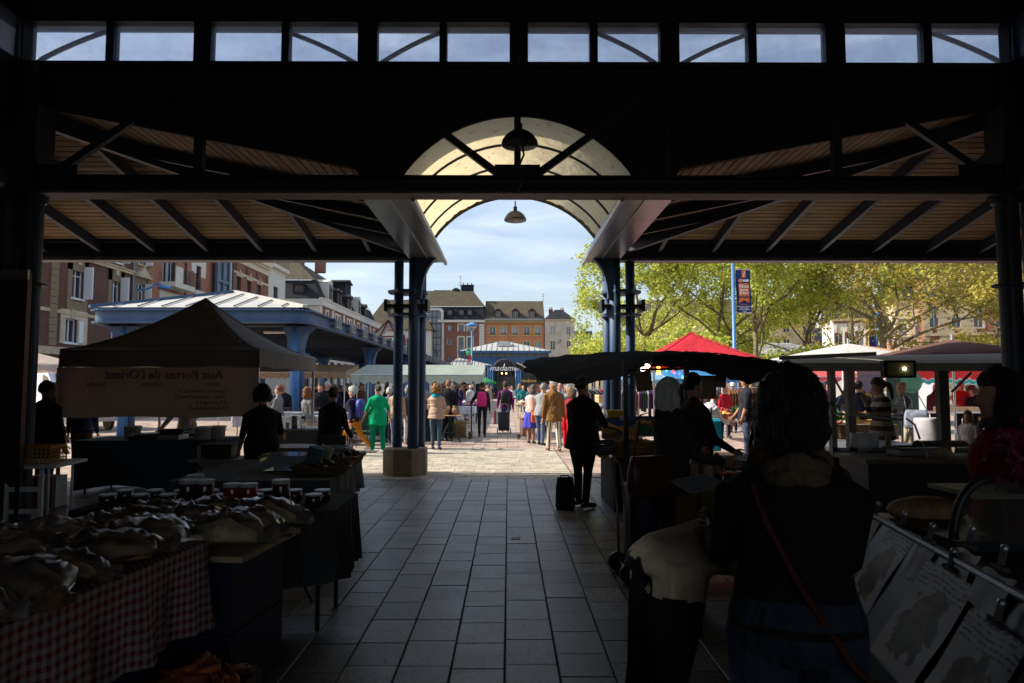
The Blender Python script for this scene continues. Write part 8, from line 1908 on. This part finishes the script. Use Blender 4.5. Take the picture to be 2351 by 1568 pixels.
def person(label, px, Y, face=0, h=1.70, top=(.1,.1,.1), bot=(.05,.05,.06), shoe=(.03,.03,.03), skin='fair', hair=(.1,.06,.03), style='short', male=False, lean=0, legs=((3,2),(-3,4)), arms=((4,8,12),(4,8,12)), yaw=0, pitch=0, sleeve='long', coat=0.0, skirt=None, wide=1.0, trouser=1.0, puff=0.006, vox=.017, eyes=False, glasses=False, scarf=None, belt=.03, cross=0.0, z=0.0, topm=None, botm=None, hump=0, X=None, curl=.5, cap=None, group=None, name='person'):
    x = XW(px, Y) if X is None else X
    P_ = dict(h=h, wide=wide, male=male, legs=legs, arms=arms, lean=lean, yaw=yaw, pitch=pitch, sleeve=sleeve, coat=coat, skirt=skirt, trouser=trouser, puff=puff, belt=belt, scarfneck=False, cross=cross, armsfree=True, hump=hump)
    k, segs, hands, fr, S = body(P_)
    o = bpy.data.objects.new(name, k.mesh('raw', [])); C.objects.link(o)
    md = o.modifiers.new('r', 'REMESH'); md.mode = 'VOXEL'; md.voxel_size = vox
    ms = o.modifiers.new('s', 'SMOOTH'); ms.iterations = 9 if vox < .012 else 4 if vox < .02 else 1; ms.factor = .5
    o.location = (x, Y, z); o.rotation_euler = (0,0,-R_(face)); o.scale = (S,)*3
    tag(o, label, 'person', group)
    mats = [skin_mat(skin), topm or cloth(top), botm or cloth(bot), mat('shoe_%02x%02x%02x' % tuple(int(c*255) for c in shoe), shoe, .45, var=.1)]
    QUEUE.append((o, segs, hands, mats, curl))
    hb, hu, hf, hx, pel, up, fw, sw = fr
    if style != 'bald':
        hair_mesh(style, fr, hash(label) % 999 if False else len(label)*7+int(px)).build('hair', hair_mat(hair), o, True)
    if cap:
        q = MB(); c = hb+hu*.15; rr = []
        for s_, r_ in ((-.01,.098),(.03,.108),(.075,.10),(.10,.06),(.108,.01)): rr.append([c+hu*s_+hx*r_*.85*math.cos(t)+hf*r_*math.sin(t)*1.05 for t in [2*math.pi*i/18 for i in range(18)]])
        q.loft(rr)
        if cap[1] == 'peak': q.add([c+hf*.09-hx*.07, c+hf*.09+hx*.07, c+hf*.16+hx*.04-hu*.02, c+hf*.16-hx*.04-hu*.02], [(0,1,2,3)])
        q.build('cap', cloth(cap[0]), o, True)
    if eyes:
        for sd in (-1, 1):
            q = MB(); c = hb+hu*.098+hx*sd*.031+hf*.079; q.ball(c, .013, .008, .008, 8, 5); q.build('eye', mat('eye_dark', (.05,.035,.03), .3), o)
            q = MB(); q.tube([c+hu*.02-hx*.017+hf*.006, c+hu*.024+hf*.009, c+hu*.02+hx*.017+hf*.006], .0035, 5); q.build('eyebrow', hair_mat(hair), o)
        q = MB(); c = hb+hu*.018+hf*.089; q.tube([c-hx*.024-hf*.006, c, c+hx*.024-hf*.006], [.003,.006,.003], 6); q.build('mouth', mat('lip', (.33,.12,.10), .5), o)
    if glasses:
        q = MB(); c = hb+hu*.096+hf*.092
        for sd in (-1, 1):
            q.add([c+hx*sd*.008-hu*.016, c+hx*sd*.056-hu*.014-hf*.01, c+hx*sd*.056+hu*.016-hf*.01, c+hx*sd*.008+hu*.014], [(0,1,2,3)]); q.tube([c+hx*sd*.056-hf*.01, c+hx*sd*.08-hf*.09], .003, 4)
        q.build('glasses', BLACKM, o)
    if scarf:
        q = MB(); c = pel+up*.515; n = 26; rr = []
        for i in range(n): t = 2*math.pi*i/n; rr.append(c+hx*(.082+.006*math.sin(5*t))*math.cos(t)+hf*(.085+.006*math.cos(4*t))*math.sin(t)+hu*(.02+.012*math.sin(3*t)))
        q.tube(rr+rr[:2], [.04+.008*math.sin(i*1.7) for i in range(n+2)], 10, caps=False); q.tube([r_+up*-.04+(r_-c)*.2 for r_ in rr]+[rr[0]+up*-.04], .034, 8, caps=False); q.build('scarf', cloth(scarf), o, True)
    o['_fr'] = 0; del o['_fr']
    return o, fr, hands, S
def finish_people():
    dg = bpy.context.evaluated_depsgraph_get(); dg.update(); done = []
    for o, segs, hands, mats, curl in QUEUE:
        me = bpy.data.meshes.new_from_object(o.evaluated_get(dg))
        nv = len(me.vertices); co = np.empty(nv*3, 'f'); me.vertices.foreach_get('co', co); co = co.reshape(-1,3)
        npoly = len(me.polygons); cen = np.empty(npoly*3, 'f'); me.polygons.foreach_get('center', cen); cen = cen.reshape(-1,3)
        best = np.full(npoly, 1e9); mi = np.zeros(npoly, 'i')
        for sg in segs:
            a, b, ra, rb, m_ = sg[:5]
            a_, b_ = np.array(a), np.array(b); ab = b_-a_; t = np.clip(((cen-a_)@ab)/max(ab@ab,1e-9), 0, 1)
            d = np.linalg.norm(cen-(a_+t[:,None]*ab), axis=1)-(ra+(rb-ra)*t)
            w = d < best
            if len(sg) > 5: w &= cen[:,2] > sg[5]
            if len(sg) > 6: w &= np.abs(cen[:,0]) < sg[6]
            best[w] = d[w]; mi[w] = m_
        pv = np.array([tuple(q.vertices)[:4] if len(q.vertices) >= 4 else tuple(q.vertices)+(q.vertices[0],) for q in me.polygons])
        for _ in range(5):
            votes = np.zeros((nv,4)); 
            for q in range(4): np.add.at(votes, (pv[:,q], mi), 1)
            mi = votes[pv].sum(axis=1).argmax(axis=1).astype('i')
        hk = MB()
        for wr, d2, sd in hands: hand_mesh(hk, wr, d2, sd, 0, curl)
        faces = [tuple(p.vertices) for p in me.polygons]
        nm = bpy.data.meshes.new('person'); nm.from_pydata(co.tolist()+hk.v, [], faces+[tuple(i+nv for i in f) for f in hk.f])
        for m_ in mats: nm.materials.append(m_)
        nm.polygons.foreach_set('material_index', list(mi)+[0]*len(hk.f)); nm.polygons.foreach_set('use_smooth', [True]*len(nm.polygons)); nm.update()
        bpy.data.meshes.remove(me); done.append((o, nm))
    for o, nm in done:
        o.modifiers.clear(); old = o.data; o.data = nm; bpy.data.meshes.remove(old)
    QUEUE.clear()
def local_to_world(o, S, p): return Vector(o.location) + Matrix.Rotation(o.rotation_euler.z, 3, 'Z') @ (Vector(p)*S)
def backpack(label, rec, col, w=.30, h=.44, d=.17, flapm=None, pocket=True):
    o, fr, hands, S = rec; hb, hu, hf, hx, pel, up, fw, sw = fr
    c = local_to_world(o, S, pel+up*.27-fw*(.135+d*.45))
    t = thing('backpack', label, 'backpack', c, o.rotation_euler.z); m_ = glossy_cloth(col)
    k = MB(); rings = []
    for z, s in ((-h/2,.8),(-h/2+.03,.98),(0,1.05),(h/2-.1,.95),(h/2-.03,.75),(h/2,.45)):
        rings.append([(w/2*s*math.copysign(abs(math.cos(a))**.55,math.cos(a)), d/2*s*math.copysign(abs(math.sin(a))**.55,math.sin(a)), z) for a in [2*math.pi*i/22 for i in range(22)]])
    k.loft(rings); k.build('body', m_, t, True)
    if pocket:
        k = MB(); rings = [[(w*.4*s*math.copysign(abs(math.cos(a))**.5,math.cos(a)), -d*.5-.02+.045*s*math.sin(a), z) for a in [2*math.pi*i/16 for i in range(16)]] for z, s in ((-h*.42,.8),(-h*.38,1),(-h*.05,1),(0,.8))]
        k.loft(rings); k.build('pocket', m_, t, True); k = MB(); k.tube([(-w*.36,-d*.5-.06,-.02),(w*.36,-d*.5-.06,-.02)], .006, 5); k.build('zip', BLACKM, t)
    for sd in (-1, 1):
        k = MB(); k.tube([(sd*w*.26,d*.4,h*.42),(sd*w*.36,d*.5+.10,h*.50),(sd*w*.42,d*.5+.22,h*.3),(sd*w*.42,d*.5+.2,-.02),(sd*w*.40,d*.4,-h*.38)], .02, 6, flat=.5); k.build('strap', m_, t, True)
    k = MB(); k.tube([(-.04,-.01,h/2-.01),(0,-.01,h/2+.04),(.04,-.01,h/2-.01)], .008, 6); k.build('grab_loop', m_, t)
    return t
def shoulder_bag(label, loc, rz, w, h, d, m_, strap=None, name='handbag'):
    t = thing(name, label, 'bag', loc, rz); k = MB(); rings = []
    for z, s in ((0,.9),(h*.1,1.0),(h*.7,.96),(h,.82)): rings.append([(w/2*s*math.copysign(abs(math.cos(a))**.4,math.cos(a)), d/2*s*(1-.5*z/h)*math.copysign(abs(math.sin(a))**.6,math.sin(a)), z) for a in [2*math.pi*i/20 for i in range(20)]])
    k.loft(rings); k.build('body', m_, t, True)
    k = MB(); k.tube(strap or [(-w*.35,0,h*.9),(-w*.2,0,h*1.6),(w*.2,0,h*1.6),(w*.35,0,h*.9)], .009, 6); k.build('strap', m_, t, True)
    return t

# ================================================================== who is where
JEANS, DJEANS, BLK, NVY, GRY = (.10,.15,.25), (.05,.07,.12), (.012,.012,.014), (.018,.02,.055), (.22,.22,.23)
WHITEH, GREYH, BROWNH, BLACKH, BLONDH = (.62,.60,.56), (.30,.29,.28), (.07,.038,.02), (.012,.01,.01), (.36,.21,.09)
r = person('woman in orange trousers and navy jacket with blue backpack walking left', 813, 17.2, -72, 1.66, NVY, (.62,.22,.015), (.5,.5,.48), 'fair', WHITEH, 'puffy', legs=((26,4),(-22,22)), arms=((-18,8,20),(22,8,25)), lean=4, trouser=1.1)
backpack('blue backpack on the woman in orange trousers', r, (.05,.06,.32))
r = person('woman in green pleated tunic and green trousers seen from behind', 868, 17.1, -24, 1.66, (0,.32,.13), (0,.19,.10), (.6,.6,.58), 'fair', (.06,.045,.04), 'crop', legs=((8,2),(-10,8)), arms=((4,24,22),(-4,22,20)), sleeve='short', coat=.20, wide=1.18, trouser=1.25, yaw=-20)
person('woman in beige sweater and jeans behind the left columns', 911, 18.3, 8, 1.64, (.36,.26,.18), JEANS, hair=(.10,.08,.07), style='crop', wide=1.1)
person('white haired stooping shopper left of the columns', 891, 20.0, 10, 1.58, (.10,.13,.2), BLK, hair=WHITEH, style='puffy', lean=14)
person('curly grey haired woman in pale trousers between the columns', 940, 19.6, 150, 1.60, (.04,.04,.05), (.5,.5,.52), hair=GREYH, style='curly')
r = person('woman in beige quilted jacket with teal scarf and curly ginger hair', 1002, 18.0, 6, 1.64, (.42,.27,.19), (.055,.085,.14), (.03,.025,.02), 'fair', (.36,.18,.06), 'curly', arms=((28,10,62),(30,10,60)), puff=.02, coat=.08, wide=1.08, scarf=(.01,.22,.28), topm=mat('quilted_beige', (.42,.27,.19), .5, var=.1, vs_=3, bump=1.0, bs=12, stretch=(.2,.2,2.2), spec=.3), legs=((2,1),(-2,3)))
person('tall man in dark suit with cropped fair hair behind the puffer woman', 1030, 20.6, 12, 1.80, BLK, BLK, hair=(.25,.14,.07), style='crop', male=True)
person('bearded man in grey hoodie and black beanie with folded arms', 971, 22.2, 150, 1.78, (.26,.27,.29), BLK, hair=(.03,.02,.015), style='crop', male=True, arms=((18,4,95),(18,4,95)), cross=.8, cap=((.02,.02,.02),'none'), eyes=True)
r = person('woman in black jacket with pink backpack and dark bun holding the scooter', 1107, 22.4, 0, 1.76, (.02,.021,.024), (.015,.015,.018), (.05,.03,.03), 'fair', BROWNH, 'bun', arms=((38,30,22),(6,10,14)), legs=((2,1),(-3,3)), trouser=.88, puff=.012)
backpack('bright pink backpack on the woman with the scooter', r, (.62,.012,.17), .31, .48)
r = person('man in purple sweater with black rucksack pulling a trolley', 1160, 24.8, 0, 1.78, (.16,.012,.12), (.06,.09,.16), (.05,.04,.03), 'tan', (.06,.03,.015), 'short', male=True, arms=((6,10,18),(-14,10,6)), legs=((6,2),(-8,8)), yaw=-25)
backpack('black rucksack on the man in purple sweater', r, (.015,.015,.017), .32, .50, .2)
person('grey haired woman in white blouse and dark cardigan walking towards us', 1175, 46, 180, 1.63, (.55,.55,.55), BLK, hair=GREYH, style='short', legs=((12,3),(-12,12)), eyes=True, wide=1.1, arms=((10,10,60),(10,10,50)))
person('woman in pale pink sweater and blue skirt leaning forward', 1219, 19.9, 20, 1.66, (.62,.44,.38), (.055,.065,.42), (.06,.04,.03), 'tan', (.14,.11,.09), 'bob', lean=15, skirt=.46, arms=((25,8,40),(10,10,30)), topm=stripe_mat('pink_knit', ((.66,.47,.41),(.58,.40,.35)), .045, 2))
shoulder_bag('bright orange shoulder bag on the blue skirt woman', (XW(1232,19.6), 19.6, .62), .2, .34, .30, .12, mat('orange_leather', (.75,.12,.012), .4), [(-.1,0,.28),(-.12,.02,.62),(.02,.05,.66),(.1,0,.28)])
person('man in grey jacket and blue jeans leaning beside the blue skirt woman', 1241, 19.3, 25, 1.72, (.27,.265,.27), (.085,.12,.21), (.02,.02,.02), hair=GREYH, style='short', male=True, lean=20, legs=((8,4),(-4,4)), arms=((30,8,30),(20,8,40)), coat=.1)
r = person('man in brown jacket and striped trousers with grey tied hair', 1271, 17.5, -8, 1.80, (.21,.105,.035), (.5,.46,.38), (.16,.06,.02), 'tan', (.42,.40,.38), 'short', male=True, legs=((14,2),(-12,6)), arms=((-6,10,12),(4,10,20)), yaw=-58, coat=.18, trouser=1.12, wide=1.06, botm=stripe_mat('striped_trouser', ((.60,.55,.45),(.60,.55,.45),(.05,.047,.042)), .075, 0))
k = MB(); k.tube([Vector((.17,-.10,1.45)),Vector((.0,-.17,1.25)),Vector((-.17,-.14,.98))], .018, 6, flat=.4); k.build('shoulder_strap', cloth((.07,.03,.02)), r[0], True)
person('bald man in pale blue shirt and sunglasses facing us', 1285, 24.5, 178, 1.72, (.52,.57,.63), DJEANS, hair=WHITEH, style='bald', male=True, glasses=True, eyes=True, skin='pink')
person('woman in pale blue blouse with sunglasses and fair hair', 1304, 23.4, 165, 1.62, (.30,.40,.44), BLK, hair=(.42,.36,.28), style='curly', glasses=True, eyes=True)
person('man in blue striped shirt reaching over the goods', 1322, 21.2, -62, 1.70, (.5,.5,.6), (.3,.28,.24), hair=(.35,.34,.33), style='short', male=True, lean=22, arms=((55,5,15),(30,8,40)), topm=stripe_mat('blue_striped_shirt', ((.62,.63,.72),(.10,.10,.30)), .035, 0))
person('curly grey haired shopper in green jacket', 1249, 24.5, 30, 1.68, (.02,.16,.06), BLK, hair=(.18,.18,.17), style='curly')
person('shopper in red trousers bending behind the brown jacket man', 1301, 18.6, 40, 1.60, (.25,.02,.03), (.55,.01,.02), hair=BROWNH, style='bob', lean=30)
person('dark patterned dress shopper beside the red trousers', 1308, 20.0, 10, 1.58, (.04,.04,.06), (.08,.06,.06), hair=BLONDH, style='bob', skirt=.7)
r = person('grey haired helper carrying a wooden box between racks and columns', 1399, 20.0, -95, 1.66, (.45,.45,.46), (.42,.42,.43), hair=(.3,.28,.25), style='bob', arms=((45,6,30),(45,6,30)))
crate('pale wooden box carried by the grey haired helper', XW(1383,20), 19.95, 1.16, .3, .38, .28, .26, mat('pale_box_wood', (.62,.45,.24), .8), 3, name='wooden_box')
# right of the gate, in the sun
person('seller in dark jacket with rolled sleeves looking left at the fruit stall', 1712, 15.2, -85, 1.88, (.02,.021,.028), DJEANS, skin='tan', hair=BLACKH, style='short', male=True, arms=((12,6,10),(8,10,30)), sleeve='short', coat=.12, puff=.012, glasses=True)
person('fair haired shopper in white jacket bending over the fruit', 1604, 14.6, 60, 1.66, (.62,.63,.66), (.12,.14,.18), hair=BLONDH, style='short', lean=48, arms=((50,8,40),(30,8,40)), puff=.016)
person('white haired woman in red coat and sunglasses', 1664, 22.0, 175, 1.64, (.40,.02,.04), BLK, hair=WHITEH, style='bob', glasses=True, wide=1.1, coat=.25, eyes=True)
person('man in white peaked cap and dark coat', 1682, 24.4, -150, 1.72, (.035,.035,.03), BLK, hair=GREYH, style='crop', male=True, cap=((.7,.7,.7),'peak'), glasses=True)
r = person('young man in charcoal hoodie with rucksack from behind', 1625, 23.2, 10, 1.76, (.03,.033,.036), BLK, hair=BLACKH, style='crop', male=True); backpack('charcoal rucksack on the young man in hoodie', r, (.02,.021,.023), .28, .42)
person('woman in white puffed blouse by the belt rack', 1788, 24.6, -160, 1.64, (.62,.60,.66), (.07,.08,.13), hair=BROWNH, style='long', eyes=True, puff=.015)
person('auburn haired woman in sunglasses and red cardigan', 1592, 17.0, -120, 1.70, (.40,.02,.03), NVY, hair=(.20,.05,.02), style='bob', glasses=True, skin='pink')
person('man in blue shirt behind the red coat', 1648, 27.0, 30, 1.76, (.03,.13,.30), DJEANS, hair=BLACKH, style='crop', male=True)
person('woman in brown and cream striped sweater with ponytail behind the counter', 2022, 10.7, -78, 1.74, (.3,.25,.2), BLK, hair=(.14,.06,.025), style='pony', arms=((42,5,118),(35,5,85)), pitch=12, wide=1.12, topm=stripe_mat('brown_striped_knit', ((.32,.27,.21),(.045,.022,.02)), .145, 2), coat=.12)
person('bald man with glasses in black quilted jacket carrying bags', 2080, 14.2, -82, 1.72, (.022,.026,.034), (.40,.34,.26), skin='tan', style='bald', male=True, glasses=True, arms=((20,8,70),(25,8,85)), puff=.028, lean=8, topm=mat('quilted_black', (.022,.026,.034), .4, var=.1, vs_=3, bump=1.0, bs=12, stretch=(.2,.2,2.2), spec=.5), legs=((14,2),(-14,12)))
shoulder_bag('large blue and white patterned shopping bag of the bald man', (XW(2098,13.8), 13.75, .80), -.3, .46, .38, .18, mat('patterned_shopper', (.24,.27,.36), .5, var=.75, vs_=7), [(-.18,0,.4),(-.22,.05,.75),(.0,.06,.8),(.18,0,.4)], name='shopping_bag')
person('small girl with long reddish hair and white heart printed top', 2219, 11.6, -120, 1.20, (.55,.50,.46), (.3,.1,.1), hair=(.22,.10,.045), style='long', eyes=True)
person('man in red jacket on the phone under the red awning', 2206, 20.2, -170, 1.76, (.35,.02,.025), BLK, hair=GREYH, style='crop', male=True, glasses=True, arms=((40,12,120),(20,8,60)), skin='pink', eyes=True)
person('bald man in dark maroon jacket under the red awning', 2148, 20.3, -165, 1.68, (.06,.02,.02), BLK, style='bald', male=True, skin='pink', eyes=True)
person('curly haired shopper in black at the cheese counter', 2241, 19.9, -110, 1.62, BLK, BLK, hair=(.10,.08,.06), style='curly', lean=18)
person('young man in dark hoodie facing us beyond the trailer', 1885, 16.6, 170, 1.68, (.04,.04,.045), BLK, hair=BLACKH, style='crop', male=True, eyes=True)
person('balding man in navy sweater beyond the trailer', 1946, 15.0, 40, 1.72, (.015,.02,.05), BLK, hair=GREYH, style='bald', male=True, skin='pink'); person('dark haired man in navy jacket next to the balding man', 1972, 14.8, 60, 1.72, (.012,.016,.04), BLK, hair=BLACKH, style='crop', male=True)
# dark figures inside the hall
V1 = .014
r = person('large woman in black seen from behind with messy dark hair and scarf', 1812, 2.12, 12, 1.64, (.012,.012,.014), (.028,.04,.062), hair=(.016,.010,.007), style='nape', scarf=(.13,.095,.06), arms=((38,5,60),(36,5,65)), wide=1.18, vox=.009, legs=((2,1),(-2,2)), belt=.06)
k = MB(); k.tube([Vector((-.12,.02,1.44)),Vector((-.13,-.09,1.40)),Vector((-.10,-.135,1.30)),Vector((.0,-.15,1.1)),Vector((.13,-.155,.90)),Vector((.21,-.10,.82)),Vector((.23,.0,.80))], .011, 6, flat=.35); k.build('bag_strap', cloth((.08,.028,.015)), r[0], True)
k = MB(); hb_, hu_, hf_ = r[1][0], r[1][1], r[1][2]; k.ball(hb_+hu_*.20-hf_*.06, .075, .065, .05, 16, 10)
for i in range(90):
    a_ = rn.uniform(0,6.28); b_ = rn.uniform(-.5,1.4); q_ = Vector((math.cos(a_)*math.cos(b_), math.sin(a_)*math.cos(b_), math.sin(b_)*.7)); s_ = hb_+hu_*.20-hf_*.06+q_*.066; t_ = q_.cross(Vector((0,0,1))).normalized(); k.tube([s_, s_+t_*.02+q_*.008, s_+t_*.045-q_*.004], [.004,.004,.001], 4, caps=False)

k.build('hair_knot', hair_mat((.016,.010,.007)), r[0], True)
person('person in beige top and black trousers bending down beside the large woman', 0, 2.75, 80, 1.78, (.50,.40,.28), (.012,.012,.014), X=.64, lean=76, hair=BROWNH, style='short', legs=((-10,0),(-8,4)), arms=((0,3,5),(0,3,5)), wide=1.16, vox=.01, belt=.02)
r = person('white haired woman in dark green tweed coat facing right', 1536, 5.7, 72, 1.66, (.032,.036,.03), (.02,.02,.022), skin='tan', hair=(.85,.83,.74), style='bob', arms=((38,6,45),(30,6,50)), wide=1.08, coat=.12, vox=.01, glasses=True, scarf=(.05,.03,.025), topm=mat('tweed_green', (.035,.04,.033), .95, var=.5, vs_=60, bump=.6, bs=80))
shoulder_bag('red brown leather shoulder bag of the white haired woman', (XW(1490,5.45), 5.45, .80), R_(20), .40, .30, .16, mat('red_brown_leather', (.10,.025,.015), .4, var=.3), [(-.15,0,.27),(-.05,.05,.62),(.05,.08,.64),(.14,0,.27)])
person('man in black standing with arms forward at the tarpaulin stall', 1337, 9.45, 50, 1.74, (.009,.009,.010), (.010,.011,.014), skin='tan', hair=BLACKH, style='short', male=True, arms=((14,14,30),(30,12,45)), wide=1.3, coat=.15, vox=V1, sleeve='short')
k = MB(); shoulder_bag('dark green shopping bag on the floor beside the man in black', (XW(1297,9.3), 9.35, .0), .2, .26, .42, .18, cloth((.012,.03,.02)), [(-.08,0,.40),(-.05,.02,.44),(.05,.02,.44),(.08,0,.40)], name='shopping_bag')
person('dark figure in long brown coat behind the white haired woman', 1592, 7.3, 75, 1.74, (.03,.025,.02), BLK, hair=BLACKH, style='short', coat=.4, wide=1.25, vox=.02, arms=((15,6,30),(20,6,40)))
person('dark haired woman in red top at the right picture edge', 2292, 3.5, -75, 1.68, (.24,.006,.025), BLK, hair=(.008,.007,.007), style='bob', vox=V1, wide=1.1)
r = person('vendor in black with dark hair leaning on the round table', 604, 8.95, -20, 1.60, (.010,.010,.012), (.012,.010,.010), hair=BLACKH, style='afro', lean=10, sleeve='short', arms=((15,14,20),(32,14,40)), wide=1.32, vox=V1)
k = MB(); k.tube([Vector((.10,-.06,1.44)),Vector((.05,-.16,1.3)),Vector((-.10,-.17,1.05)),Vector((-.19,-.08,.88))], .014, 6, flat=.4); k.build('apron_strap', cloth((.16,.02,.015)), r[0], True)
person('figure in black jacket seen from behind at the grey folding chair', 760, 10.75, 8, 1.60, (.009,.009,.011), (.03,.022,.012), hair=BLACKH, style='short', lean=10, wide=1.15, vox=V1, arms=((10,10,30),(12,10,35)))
person('dark shopper at far left beside the corner columns', 108, 9.9, 20, 1.68, BLK, BLK, hair=BLACKH, style='short', male=True, wide=1.25, vox=.02, coat=.15)
person('fair haired shopper in brown coat at far left by the tent', 126, 11.9, 30, 1.66, (.07,.035,.02), (.02,.03,.06), hair=(.20,.10,.04), style='pony', vox=.02)
person('shopper in blue jacket half hidden by the tent banner', 192, 12.1, -20, 1.70, (.02,.03,.10), (.10,.06,.04), hair=BROWNH, style='short', vox=.02)
person('tent vendor in white shirt behind the griddle', 432, 12.0, 180, 1.66, (.42,.41,.42), BLK, hair=BLACKH, style='short', male=True, arms=((45,12,30),(35,10,20)), skin='tan', vox=.02)
# ------------------------------------------------------------------ crowd: a few bodies, recoloured copies
variants = []
for i, (kw) in enumerate((dict(face=0, male=True, style='crop', legs=((14,3),(-12,10))), dict(face=0, style='bob', legs=((8,3),(-8,8)), arms=((10,10,50),(5,8,15))), dict(face=0, male=True, style='short', coat=.2, legs=((4,2),(-4,3)), arms=((15,8,70),(6,8,12))), dict(face=0, style='curly', coat=.15, wide=1.15, legs=((10,3),(-10,8))), dict(face=0, style='pony', trouser=.9, legs=((16,3),(-14,14)), arms=((-14,8,15),(20,8,25))), dict(face=0, male=True, style='bald', wide=1.15, arms=((5,10,12),(30,10,70)), lean=6))):
    v = person('crowd prototype', 0, 30, X=0, vox=.026, **kw); variants.append(v[0])
finish_people()
rn = random.Random(77)
TOPS = [('navy',NVY),('black',(.015,.015,.016)),('grey',(.18,.18,.19)),('white',(.6,.6,.6)),('red',(.42,.02,.02)),('brown',(.14,.07,.035)),('beige',(.40,.31,.21)),('olive',(.09,.09,.035)),('sky blue',(.22,.36,.52)),('purple',(.12,.04,.16)),('teal',(.02,.16,.18)),('denim',(.09,.14,.24))]
BOTS = [('dark jeans',DJEANS),('blue jeans',JEANS),('black trousers',(.015,.015,.016)),('beige trousers',(.36,.29,.20)),('grey trousers',(.14,.14,.15))]
HAIRS = [('black haired',BLACKH),('brown haired',BROWNH),('grey haired',GREYH),('fair haired',BLONDH),('white haired',WHITEH),('auburn',(.22,.07,.025))]
STY = ['striding man','bobbed woman','long jacketed man','stout curly shopper','ponytailed woman','stout bald man']
used = set()
def crowd_spot(px, Y, face, where, tops=None, sun=True):
    for _ in range(200):
        vi = rn.randrange(6); ti = rn.randrange(12) if tops is None else tops[rn.randrange(len(tops))]; bi = rn.randrange(5); hi = rn.randrange(6)
        key = (where, vi, ti, bi) if vi == 5 else (where, vi, ti, bi, hi)
        if key not in used: used.add(key); break
    lab = '%s %s in %s and %s %s' % ('' if vi == 5 else HAIRS[hi][0], STY[vi], TOPS[ti][0], BOTS[bi][0], where)
    lab = ' '.join(lab.replace(', ,', ',').split())
    src = variants[vi]; o = src.copy(); C.objects.link(o); o['label'] = lab; o['group'] = 'market crowd'
    o.location = (XW(px, Y), Y, 0); o.rotation_euler = (0,0,-R_(face)); s = src.scale[0]*rn.uniform(.93,1.05); o.scale = (s,)*3
    for i, m_ in enumerate((skin_mat(rn.choice(('fair','tan','pink'))), cloth(TOPS[ti][1]), cloth(BOTS[bi][1]))):
        o.material_slots[i].link = 'OBJECT'; o.material_slots[i].material = m_
    for ch in src.children:
        c = ch.copy(); C.objects.link(c); c.parent = o; c.material_slots[0].link = 'OBJECT'; c.material_slots[0].material = hair_mat(HAIRS[hi][1])
for i in range(20): crowd_spot(*((rn.uniform(1035,1098), rn.uniform(44,80)) if i < 7 else (rn.uniform(1190,1205), rn.uniform(42,76)) if i < 14 else (rn.uniform(1100,1195), rn.uniform(70,84))), rn.choice((0,180,20,160,-60,90)), 'before the far hall')
for px_, Y_, f_ in ((1121,47,10),(1189,55,190),(1080,38,-30),(1058,33,100),(1038,28,-90),(1020,33,20),(1215,33,-60),(1228,30,30)): crowd_spot(px_, Y_, f_, 'along the sunny aisle')
for i in range(12): crowd_spot(rn.uniform(730,905), rn.uniform(24,40), rn.choice((90,-90,150,30,180)), 'under the blue canopy', tops=(0,1,2,5,7,11,1,0))
for px_, Y_, f_ in ((650,21.5,170),(640,17.5,-90),(706,16.5,40),(735,21,160),(752,22,200),(770,24.5,150),(722,24,20)): crowd_spot(px_, Y_, f_, 'behind the white tent', tops=(0,1,2,1))
for i in range(14): crowd_spot(rn.uniform(1450,1800), rn.uniform(27,42), rn.choice((90,-90,180,20,160)), 'among the clothes racks')
for i in range(9): crowd_spot(rn.uniform(1830,2280), rn.uniform(23,36), rn.choice((90,-90,180,20)), 'near the red awnings')
for v in variants:
    for ch in list(v.children): bpy.data.objects.remove(ch)
    bpy.data.objects.remove(v)
